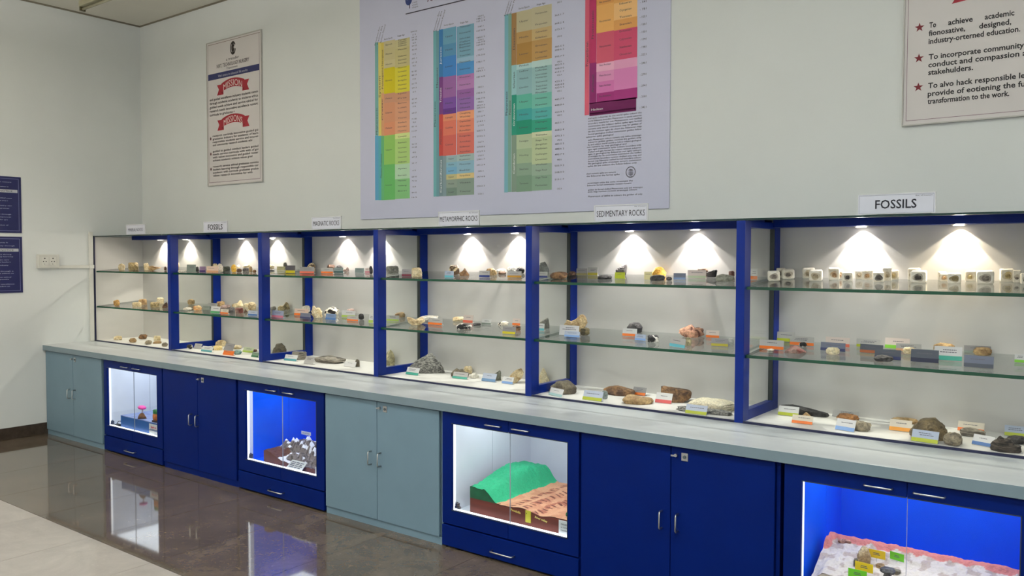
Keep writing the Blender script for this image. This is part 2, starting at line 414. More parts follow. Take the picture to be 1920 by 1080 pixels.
cupboard(4.074, 5.118, m_grey, 'grey two-door cupboard between the mountain vitrine and the green hill vitrine', 4.572, (4.520, 4.607), 4.646, 'grey_cupboard')
cupboard(6.090, 7.136, m_blue, 'blue two-door cupboard right of the green hill vitrine', 6.607, (6.562, 6.648), 6.680, 'blue_cupboard')

def vitrine(x0, x1, label, lining, back_y, wx0, wx1, lip=0.0, power=2.8):
    t = thing('glass_vitrine', label, 'cabinet', ((x0+x1)/2, -0.5, 0))
    z0, z1 = 0.226, 0.742
    box('drawer', (x0+0.002, x1-0.002, -1.004, -0.982, 0.012, 0.134), m_blue, t, 0.002)
    dr = t.children[-1]
    hx = x0+0.386
    bow(dr, (hx, -1.0045, 0.058), (hx+0.155, -1.0045, 0.058))
    box('plinth', (x0+0.004, x1-0.004, -0.95, -0.93, 0.0, 0.05), m_navy, t)
    carcass(t, x0, x1, m_blue, 0.05)
    box('deck', (x0+0.018, x1-0.018, -0.981, -0.06, 0.19, 0.208), m_blue, t)
    # lining: side panels with a joint, back, floor and roof
    lx0, lx1, zt = wx0-0.012, wx1+0.012, 0.765
    yl = -0.975+lip
    if lip: box('lining_edge', (lx0-0.006, lx0, -0.975, yl, 0.212, zt), m_white, t)
    box('side_lining', (lx0-0.006, lx0, yl, -0.60, 0.212, zt), lining, t)
    box('side_lining', (lx0-0.006, lx0, -0.597, back_y, 0.212, zt), lining, t)
    box('side_lining', (lx1, lx1+0.006, yl, back_y, 0.212, zt), lining, t)
    box('back_lining', (lx0-0.006, lx1+0.006, back_y, back_y+0.006, 0.212, zt), lining, t)
    box('floor_lining', (lx0-0.006, lx1+0.006, -0.975, back_y+0.006, 0.208, 0.212), lining, t)
    box('roof_lining', (lx0-0.006, lx1+0.006, -0.975, back_y+0.006, zt, zt+0.006), m_white, t)
    # two framed glass doors
    sp = (wx0+wx1)/2+0.012; g = 0.0015
    zb, zT = 0.143, 0.803
    for k in (0, 1):
        a, b = ((x0+0.003, sp-g), (sp+g, x1-0.003))[k]
        if k == 0: fr = [(a, b, -1.0, -0.982, z1, zT), (a, b, -1.0, -0.982, zb, z0), (a, wx0, -1.0, -0.982, z0, z1)]
        else: fr = [(a, b, -1.0, -0.982, z1, zT), (a, b, -1.0, -0.982, zb, z0), (wx1, b, -1.0, -0.982, z0, z1)]
        d = multibox('door', fr, m_blue, t)
        pa, pb = (wx0-0.004, sp-g) if k == 0 else (sp+g, wx1+0.004)
        box('pane', (pa, pb, -0.9815, -0.9765, z0-0.004, z1+0.004), m_glass, d)
        bx = (pb-0.001, pb+0.0005) if k == 0 else (pa-0.0005, pa+0.001)
        if k == 0: box('pane_edge', (bx[0], bx[1], -0.983, -0.976, z0, z1), mat('pane_edge', S(150, 158, 170), 0.2), d)
        h0, h1 = (wx0+0.262, wx0+0.37) if k == 0 else (wx0+0.452, wx0+0.565)
        bow(d, (h0, -1.0005, 0.768), (h1, -1.0005, 0.768), 0.018, 0.004)
        e = 0.004; q0, q1 = (wx0, b) if k == 0 else (a, wx1)
        gk = [(q0, q1, -1.0012, -0.9995, z1-e, z1), (q0, q1, -1.0012, -0.9995, z0, z0+e)]+([] if k == 0 else [(wx1-e, wx1, -1.0012, -0.9995, z0, z1)])
        multibox('gasket', gk, m_gasket_shade, d)
    # light strip around the inside of the window
    s = multibox('light_strip', [(lx0, lx0+0.0145, -0.974, -0.966, 0.214, zt-0.002), (lx1-0.006, lx1, -0.974, -0.966, 0.214, zt-0.002),
                             (lx0, lx1, -0.974, -0.966, 0.2125, 0.231)], emit_mat('led_strip', (0.93, 0.96, 1, 1), 1.6), t)
    ld = bpy.data.lights.new('strip_glow', 'AREA'); ld.shape = 'RECTANGLE'; ld.size = lx1-lx0-0.02; ld.size_y = 0.46; ld.energy = power; ld.color = (0.86, 0.93, 1.0)
    lo = bpy.data.objects.new('strip_glow', ld); COL.objects.link(lo); lo.parent = s
    lo.location = (0, -0.715+0.5, zt-0.003)
    # door hinge clip
    h = multibox('hinge', [(lx0+0.012, lx0+0.05, -0.974, -0.958, 0.234, 0.246), (lx0+0.018, lx0+0.034, -0.974, -0.950, 0.246, 0.262), (lx0+0.008, lx0+0.024, -0.970, -0.955, 0.262, 0.268)], m_steel, t)
    return t
vit1 = vitrine(1.124, 2.074, 'blue vitrine with white lining showing a pink and orange volcano model', m_white, -0.19, 1.178, 1.995)
vit2 = vitrine(3.104, 4.068, 'blue vitrine with cobalt lining showing snowy mountain peaks', m_cobalt, -0.19, 3.190, 3.988, 0.05, 3.1)
vit3 = vitrine(5.124, 6.084, 'blue vitrine with white lining showing a green hill model', m_white, -0.19, 5.197, 6.013)
vit4 = vitrine(7.156, 8.124, 'blue vitrine with cobalt lining showing a sandy desert model', m_cobalt, -0.35, 7.235, 8.062, 0.0, 2.9)

# ------------------------------------------------------------------ upper display cases
PX = [0.0, 1.364, 2.703, 4.041, 5.383, 6.729, 8.07]
PT = 0.047
ZB, ZTOP = 0.868, 1.905
YF = -0.525
LAMPX = [(0.452, 0.907), (1.82, 2.28), (3.197, 3.60), (4.527, 4.954), (5.847, 6.286), (7.221, 7.677)]
LAMPC = [(1, .90, .76), (1, .90, .76), (1, .91, .80), (1, .92, .83), (1, .92, .83), (1, .93, .85), (1, .93, .86), (1, .92, .83), (1, .94, .88), (1, .94, .88), (1, .94, .87), (1, .87, .66)]
CASE = ['corner display case with bare tan stones beside the left wall', 'display case with the left FOSSILS sign on top', 'display case with the MAGNATIC ROCKS sign on top',
        'display case with the METAMORPHIC ROCKS sign on top', 'display case with the SEDIMENTARY ROCKS sign on top', 'display case with the large FOSSILS sign and fossil cubes']
SHELVES = (1.565, 1.212); SLOPE = 0.085
m_pring = mat('lamp_ring', S(214, 212, 206), 0.3)
def case(i):
    x0, x1 = PX[i], PX[i+1]
    ix0 = x0+PT if i else 0.012
    t = thing('display_case', CASE[i], 'display case', ((x0+x1)/2, -0.26, 0.86), 'display cases along the wall')
    box('back_panel', (ix0-(PT if i else 0.01)+0.001, x1-0.0005, -0.012, -0.002, ZB, ZTOP+0.016), m_back, t)
    box('floor_panel', (ix0-(PT if i else 0.01)+0.001, x1-0.0005, YF+0.012, -0.002, 0.8605, ZB), m_base, t)
    box('front_rail', (ix0, x1-0.0005, YF, YF+0.012, 0.8605, 0.8715), m_navy, t)
    def partition(px, final=False):
        box('front_post', (px, px+PT, YF, -0.445, 0.8605, ZTOP), m_bluef, t, 0.002)
        box('back_stile', (px+0.020, px+PT, -0.092, -0.0125, ZB, ZTOP), m_bluef, t, 0.001)
        box('stile_shade', (px+0.020, px+PT-0.002, -0.098, -0.0925, ZB+0.05, ZTOP-0.034), m_gasket_shade, t)  # shaded front of the blue stile, put in as a dark strip
        box('top_rail', (px+0.010, px+PT, -0.4445, -0.0925, ZTOP-0.033, ZTOP), m_bluef, t, 0.001)
        box('bottom_rail', (px+0.010, px+PT, -0.4445, -0.0925, ZB+0.0005, 0.920), m_bluef, t, 0.001)
        box('pane', (px+0.026, px+0.030, -0.4445, -0.0985, 0.9205, ZTOP-0.0335), m_glass, t)
    if i: partition(x0)
    else:
        box('side_panel', (0.0005, 0.010, YF+0.013, -0.002, ZB, ZTOP), m_back, t)
        box('front_post', (0.0005, 0.020, YF, YF+0.012, 0.8605, ZTOP), m_navy, t)
    if i == 5: partition(x1, True)
    xe = x1-0.001 if i < 5 else x1+PT; rise = 0.022
    tp = raw('top_pane', [(x0+0.001, YF+0.002, ZTOP+0.0005), (xe, YF+0.002, ZTOP+0.0005), (xe, -0.002, ZTOP+rise), (x0+0.001, -0.002, ZTOP+rise),
                          (x0+0.001, YF+0.002, ZTOP+0.010), (xe, YF+0.002, ZTOP+0.010), (xe, -0.002, ZTOP+rise+0.0095), (x0+0.001, -0.002, ZTOP+rise+0.0095)], BOXF, mat('opaque_shade_glass', S(74, 88, 100), 0.35), t)  # made opaque to shade the case; reflected blue put into its colour
    box('front_edge', (x0+0.001, x1-0.001 if i < 5 else x1+PT, YF-0.001, YF+0.0015, ZTOP+0.0005, ZTOP+0.010), mat('top_glass_edge', S(14, 46, 44), 0.2), tp)
    box('light_rail', (ix0, x1-0.0005, -0.128, -0.0125, 1.880, ZTOP+0.0165), m_bluef, t, 0.001)
    for z in SHELVES:
        a, b = ix0+0.001, x1-0.002; th = 0.014
        y0, y1 = -0.497, -0.014
        f = lambda y: z+SLOPE*(y+0.5)
        V = [(a, y0, f(y0)-th), (b, y0, f(y0)-th), (b, y1, f(y1)-th), (a, y1, f(y1)-th), (a, y0, f(y0)-0.0005), (b, y0, f(y0)-0.0005), (b, y1, f(y1)-0.0005), (a, y1, f(y1)-0.0005)]
        sh = raw('glass_shelf', V, BOXF, m_shelf, t)
        e0, e1 = -0.5005, -0.4975
        V = [(a, e0, z-th-0.001), (b, e0, z-th-0.001), (b, e1, z-th-0.001), (a, e1, z-th-0.001), (a, e0, z), (b, e0, z), (b, e1, z), (a, e1, z)]
        raw('front_edge', V, BOXF, m_gedge, sh)
        V = [(a-0.0004, y0, f(y0)-th), (a+0.0016, y0, f(y0)-th), (a+0.0016, y1, f(y1)-th), (a-0.0004, y1, f(y1)-th), (a-0.0004, y0, f(y0)), (a+0.0016, y0, f(y0)), (a+0.0016, y1, f(y1)), (a-0.0004, y1, f(y1))]
        raw('side_edge', V, BOXF, mat('shelf_side_edge', S(30, 62, 58), 0.2), sh)
    for k, lx in enumerate(LAMPX[i]):
        c = LAMPC[i*2+k]
        V, F = cyl_geo(lx, -0.066, 1.8755, 1.8797, 0.031, 0.037)
        h = raw('downlight', V, F, m_pring, t)
        V, F = cyl_geo(lx, -0.066, 1.8744, 1.8754, 0.024, 0.026)
        raw('lens', V, F, emit_mat('lens_%d_%d' % (i, k), c+(1,), 14.0), h)
        p = wloc(t)
        for nm, en, ang, bl in (('beam', PUCK_SPOT, 86, 0.18), ('cone', PUCK_CONE, 110, 0.10)):
            ld = bpy.data.lights.new(nm, 'SPOT'); ld.energy = en; ld.color = c; ld.spot_size = math.radians(ang); ld.spot_blend = bl; ld.shadow_soft_size = 0.006
            lo = bpy.data.objects.new(nm, ld); COL.objects.link(lo); lo.parent = h; lo.location = (lx-p.x, -0.040-p.y, 1.872-p.z)
        ld = bpy.data.lights.new('spill', 'AREA'); ld.shape = 'DISK'; ld.size = 0.045; ld.energy = PUCK_SPILL; ld.color = c
        lo = bpy.data.objects.new('spill', ld); COL.objects.link(lo); lo.parent = h; lo.location = (lx-p.x, -0.066-p.y, 1.8738-p.z); lo.rotation_euler = (math.radians(-40), 0, 0); ld.spread = math.radians(150)
    return t
for i in range(6): case(i)

# ------------------------------------------------------------------ signs on the case tops
def sign(x0, x1, text, label, th, tw, note=True, blur=False):
    t = thing('title_sign', label, 'sign', ((x0+x1)/2, -0.492, ZTOP+0.0130), 'title signs on the case tops')
    z0 = ZTOP+0.0130; z1 = 2.011
    box('board', (x0, x1, -0.502, -0.497, z0, z1), mat('sign_face', S(206, 209, 222), 0.35, var=0.02), t, 0.001)
    f = 0.003
    multibox('frame', [(x0-f, x1+f, -0.5035, -0.4955, z1-0.0005, z1+f), (x0-f, x1+f, -0.5035, -0.4955, z0, z0+f), (x0-f, x0, -0.5035, -0.4955, z0+f, z1), (x1, x1+f, -0.5035, -0.4955, z0+f, z1)], mat('sign_frame', S(214, 216, 218), 0.3), t)
    multibox('foot', [(x0+0.02, x1-0.02, -0.4955, -0.462, z0, z0+0.003)], m_plast, t)
    P = Print(); zc = (z0+z1)/2
    col = INK if not blur else S(86, 90, 112)
    P.rect(x0+0.004, x1-0.004, z1-0.0055, z1-0.0045, S(70, 74, 90)); P.rect(x0+0.004, x1-0.004, z0+0.0045, z0+0.0055, S(150, 152, 165))
    P.rect(x0+0.004, x0+0.005, z0+0.005, z1-0.005, S(120, 122, 135)); P.rect(x1-0.005, x1-0.004, z0+0.005, z1-0.005, S(120, 122, 135))
    P.text(text, (x0+x1)/2, zc, th, tw, col, bold=0.014 if tw/len(text) > 0.022 else 0.005)
    if note: P.text('Rec. of museum', x1-0.045, z1-0.011, 0.006, 0.07, S(60, 62, 80))
    o = P.build('lettering', t, 'y', m_print); o.location = (-(x0+x1)/2, -0.5024+0.492, -z0)
    return t
sign(0.610, 0.948, 'MINERAL NOCKS', 'small blurred title sign on the corner case', 0.030, 0.26, False, True)
sign(1.906, 2.252, 'FOSSILS', 'smaller FOSSILS title sign on the second case from the left wall', 0.045, 0.215)
sign(3.346, 3.672, 'MAGNATIC ROCKS', 'title sign reading MAGNATIC ROCKS', 0.036, 0.292)
sign(4.647, 4.993, 'METAMORPHIC ROCKS', 'title sign reading METAMORPHIC ROCKS', 0.034, 0.325)
sign(5.861, 6.203, 'SEDIMENTARY ROCKS', 'title sign reading SEDIMENTARY ROCKS', 0.034, 0.312)
sign(7.320, 7.649, 'FOSSILS', 'larger FOSSILS title sign on the rightmost case', 0.040, 0.178)

CHART_CELLS = [('1', 3.521, 3.559, 2.671, 3.402, (112, 162, 160)),
 ('1', 3.518, 3.556, 2.163, 2.671, (85, 150, 185)),
 ('1', 3.559, 3.592, 2.668, 3.397, (205, 190, 105)),
 ('1', 3.556, 3.588, 2.161, 2.668, (82, 155, 170)),
 ('1', 3.592, 3.622, 2.997, 3.392, (200, 180, 90)),
 ('1', 3.591, 3.621, 2.665, 2.997, (200, 148, 108)),
 ('1', 3.588, 3.619, 2.16, 2.665, (95, 165, 115)),
 ('1', 3.623, 3.744, 3.338, 3.394, (188, 178, 138)),
 ('1', 3.623, 3.744, 3.245, 3.338, (186, 176, 132)),
 ('1', 3.623, 3.744, 3.186, 3.245, (190, 180, 140)),
 ('1', 3.622, 3.743, 2.988, 3.186, (198, 184, 28)),
 ('1', 3.621, 3.743, 2.916, 2.988, (188, 138, 112)),
 ('1', 3.621, 3.742, 2.763, 2.916, (198, 138, 106)),
 ('1', 3.62, 3.742, 2.663, 2.763, (204, 136, 102)),
 ('1', 3.619, 3.741, 2.436, 2.663, (132, 180, 92)),
 ('1', 3.618, 3.74, 2.16, 2.436, (96, 168, 96)),
 ('1', 3.744, 3.902, 3.32, 3.386, (186, 178, 134)),
 ('1', 3.744, 3.902, 3.175, 3.32, (184, 174, 126)),
 ('1', 3.743, 3.901, 2.98, 3.175, (204, 194, 60)),
 ('1', 3.743, 3.901, 2.909, 2.98, (190, 140, 112)),
 ('1', 3.742, 3.901, 2.766, 2.909, (200, 145, 115)),
 ('1', 3.742, 3.9, 2.667, 2.766, (206, 150, 118)),
 ('1', 3.741, 3.9, 2.626, 2.667, (196, 210, 140)),
 ('1', 3.741, 3.9, 2.431, 2.626, (162, 194, 118)),
 ('1', 3.74, 3.899, 2.316, 2.431, (168, 200, 170)),
 ('1', 3.74, 3.899, 2.163, 2.316, (122, 178, 120)),
 ('2', 4.145, 4.175, 2.165, 3.392, (102, 158, 165)),
 ('2', 4.175, 4.202, 2.164, 3.388, (98, 140, 150)),
 ('2', 4.202, 4.241, 3.045, 3.393, (52, 112, 165)),
 ('2', 4.202, 4.241, 2.77, 3.045, (112, 58, 122)),
 ('2', 4.201, 4.241, 2.464, 2.77, (178, 66, 62)),
 ('2', 4.201, 4.24, 2.165, 2.464, (108, 128, 135)),
 ('2', 4.241, 4.371, 3.276, 3.392, (96, 146, 172)),
 ('2', 4.241, 4.371, 3.188, 3.276, (78, 132, 168)),
 ('2', 4.241, 4.371, 3.04, 3.188, (58, 120, 185)),
 ('2', 4.241, 4.371, 2.886, 3.04, (140, 92, 150)),
 ('2', 4.241, 4.371, 2.807, 2.886, (112, 72, 150)),
 ('2', 4.241, 4.371, 2.765, 2.807, (92, 50, 128)),
 ('2', 4.241, 4.371, 2.716, 2.765, (205, 128, 98)),
 ('2', 4.241, 4.371, 2.61, 2.716, (200, 108, 90)),
 ('2', 4.241, 4.371, 2.461, 2.61, (190, 92, 84)),
 ('2', 4.24, 4.273, 2.164, 2.461, (120, 140, 148)),
 ('2', 4.273, 4.377, 2.411, 2.459, (140, 165, 170)),
 ('2', 4.273, 4.377, 2.374, 2.411, (122, 165, 185)),
 ('2', 4.273, 4.377, 2.322, 2.374, (110, 160, 192)),
 ('2', 4.273, 4.377, 2.284, 2.322, (182, 175, 128)),
 ('2', 4.273, 4.377, 2.223, 2.284, (130, 145, 135)),
 ('2', 4.273, 4.377, 2.164, 2.223, (108, 128, 118)),
 ('2', 4.377, 4.54, 3.159, 3.386, (112, 156, 178)),
 ('2', 4.377, 4.54, 3.122, 3.159, (140, 174, 196)),
 ('2', 4.377, 4.54, 3.033, 3.122, (72, 134, 190)),
 ('2', 4.377, 4.541, 2.995, 3.033, (165, 112, 165)),
 ('2', 4.377, 4.541, 2.928, 2.995, (166, 118, 170)),
 ('2', 4.377, 4.541, 2.869, 2.928, (138, 90, 152)),
 ('2', 4.377, 4.541, 2.772, 2.869, (134, 96, 162)),
 ('2', 4.377, 4.541, 2.712, 2.772, (220, 150, 112)),
 ('2', 4.377, 4.541, 2.615, 2.712, (210, 126, 102)),
 ('2', 4.377, 4.541, 2.462, 2.615, (196, 104, 94)),
 ('2', 4.377, 4.541, 2.412, 2.462, (152, 174, 174)),
 ('2', 4.377, 4.541, 2.322, 2.412, (130, 168, 188)),
 ('2', 4.377, 4.541, 2.285, 2.322, (206, 184, 130)),
 ('2', 4.377, 4.541, 2.164, 2.285, (124, 142, 132)),
 ('3', 4.816, 4.849, 2.166, 3.397, (112, 162, 178)),
 ('3', 4.849, 4.878, 2.168, 3.397, (112, 150, 140)),
 ('3', 4.877, 4.92, 3.04, 3.396, (148, 114, 74)),
 ('3', 4.878, 4.921, 2.836, 3.04, (140, 184, 188)),
 ('3', 4.879, 4.922, 2.559, 2.836, (32, 132, 112)),
 ('3', 4.88, 4.923, 2.167, 2.559, (118, 138, 124)),
 ('3', 4.92, 5.05, 3.258, 3.398, (176, 168, 138)),
 ('3', 4.92, 5.051, 3.18, 3.258, (170, 136, 84)),
 ('3', 4.921, 5.051, 3.038, 3.18, (158, 120, 62)),
 ('3', 4.921, 5.052, 3.004, 3.038, (166, 198, 198)),
 ('3', 4.921, 5.052, 2.83, 3.004, (132, 170, 176)),
 ('3', 4.922, 5.053, 2.731, 2.83, (84, 164, 146)),
 ('3', 4.922, 5.053, 2.654, 2.731, (56, 148, 148)),
 ('3', 4.922, 5.053, 2.557, 2.654, (24, 128, 104)),
 ('3', 4.922, 5.054, 2.459, 2.557, (168, 184, 154)),
 ('3', 4.923, 5.054, 2.36, 2.459, (150, 170, 140)),
 ('3', 4.923, 5.054, 2.276, 2.36, (126, 150, 132)),
 ('3', 4.923, 5.055, 2.165, 2.276, (112, 140, 120)),
 ('3', 5.05, 5.214, 3.258, 3.403, (178, 170, 142)),
 ('3', 5.051, 5.215, 3.181, 3.258, (182, 158, 114)),
 ('3', 5.051, 5.216, 3.043, 3.181, (172, 136, 84)),
 ('3', 5.052, 5.216, 3.001, 3.043, (176, 202, 200)),
 ('3', 5.052, 5.217, 2.82, 3.001, (142, 178, 180)),
 ('3', 5.053, 5.217, 2.723, 2.82, (104, 172, 158)),
 ('3', 5.053, 5.218, 2.646, 2.723, (76, 158, 156)),
 ('3', 5.053, 5.218, 2.563, 2.646, (44, 142, 118)),
 ('3', 5.053, 5.218, 2.528, 2.563, (196, 202, 172)),
 ('3', 5.054, 5.219, 2.346, 2.528, (172, 186, 150)),
 ('3', 5.054, 5.22, 2.269, 2.346, (140, 162, 146)),
 ('3', 5.055, 5.22, 2.167, 2.269, (124, 152, 132)),
 ('4', 5.477, 5.511, 2.637, 3.432, (196, 86, 108)),
 ('4', 5.509, 5.563, 2.967, 3.424, (172, 46, 92)),
 ('4', 5.512, 5.565, 2.707, 2.967, (128, 32, 98)),
 ('4', 5.561, 5.69, 3.326, 3.433, (212, 150, 84)),
 ('4', 5.562, 5.691, 3.151, 3.326, (220, 164, 96)),
 ('4', 5.564, 5.693, 2.958, 3.151, (192, 82, 104)),
 ('4', 5.564, 5.694, 2.905, 2.958, (222, 166, 192)),
 ('4', 5.565, 5.694, 2.84, 2.905, (206, 136, 178)),
 ('4', 5.565, 5.695, 2.768, 2.84, (196, 108, 166)),
 ('4', 5.566, 5.695, 2.708, 2.768, (148, 42, 112)),
 ('4', 5.69, 5.857, 3.317, 3.417, (214, 158, 92)),
 ('4', 5.691, 5.858, 3.211, 3.317, (226, 180, 122)),
 ('4', 5.691, 5.859, 3.147, 3.211, (210, 150, 86)),
 ('4', 5.692, 5.86, 2.96, 3.147, (188, 70, 102)),
 ('4', 5.693, 5.861, 2.904, 2.96, (214, 150, 184)),
 ('4', 5.694, 5.862, 2.772, 2.904, (200, 120, 172)),
 ('4', 5.695, 5.863, 2.704, 2.772, (152, 46, 116)),
 ('4', 5.513, 5.856, 2.628, 2.712, (98, 18, 78)),
 ('4', 5.516, 5.526, 2.638, 2.648, (98, 18, 78)),
 ('4', 5.532, 5.542, 2.634, 2.648, (98, 18, 78)),
 ('4', 5.548, 5.558, 2.639, 2.648, (98, 18, 78)),
 ('4', 5.564, 5.574, 2.635, 2.648, (98, 18, 78)),
 ('4', 5.58, 5.59, 2.639, 2.648, (98, 18, 78)),
 ('4', 5.596, 5.605, 2.635, 2.648, (98, 18, 78)),
 ('4', 5.612, 5.621, 2.639, 2.648, (98, 18, 78)),
 ('4', 5.628, 5.637, 2.635, 2.648, (98, 18, 78)),
 ('4', 5.643, 5.653, 2.639, 2.649, (98, 18, 78)),
 ('4', 5.659, 5.668, 2.635, 2.649, (98, 18, 78)),
 ('4', 5.675, 5.684, 2.64, 2.649, (98, 18, 78)),
 ('4', 5.69, 5.699, 2.636, 2.649, (98, 18, 78)),
 ('4', 5.705, 5.715, 2.64, 2.649, (98, 18, 78)),
 ('4', 5.721, 5.73, 2.636, 2.649, (98, 18, 78)),
 ('4', 5.736, 5.745, 2.64, 2.649, (98, 18, 78)),
 ('4', 5.752, 5.761, 2.636, 2.649, (98, 18, 78)),
 ('4', 5.767, 5.776, 2.64, 2.649, (98, 18, 78)),
 ('4', 5.782, 5.791, 2.636, 2.649, (98, 18, 78)),
 ('4', 5.797, 5.806, 2.64, 2.65, (98, 18, 78)),
 ('4', 5.812, 5.821, 2.637, 2.65, (98, 18, 78)),
 ('4', 5.827, 5.836, 2.641, 2.65, (98, 18, 78)),
 ('4', 5.842, 5.851, 2.637, 2.65, (98, 18, 78))]
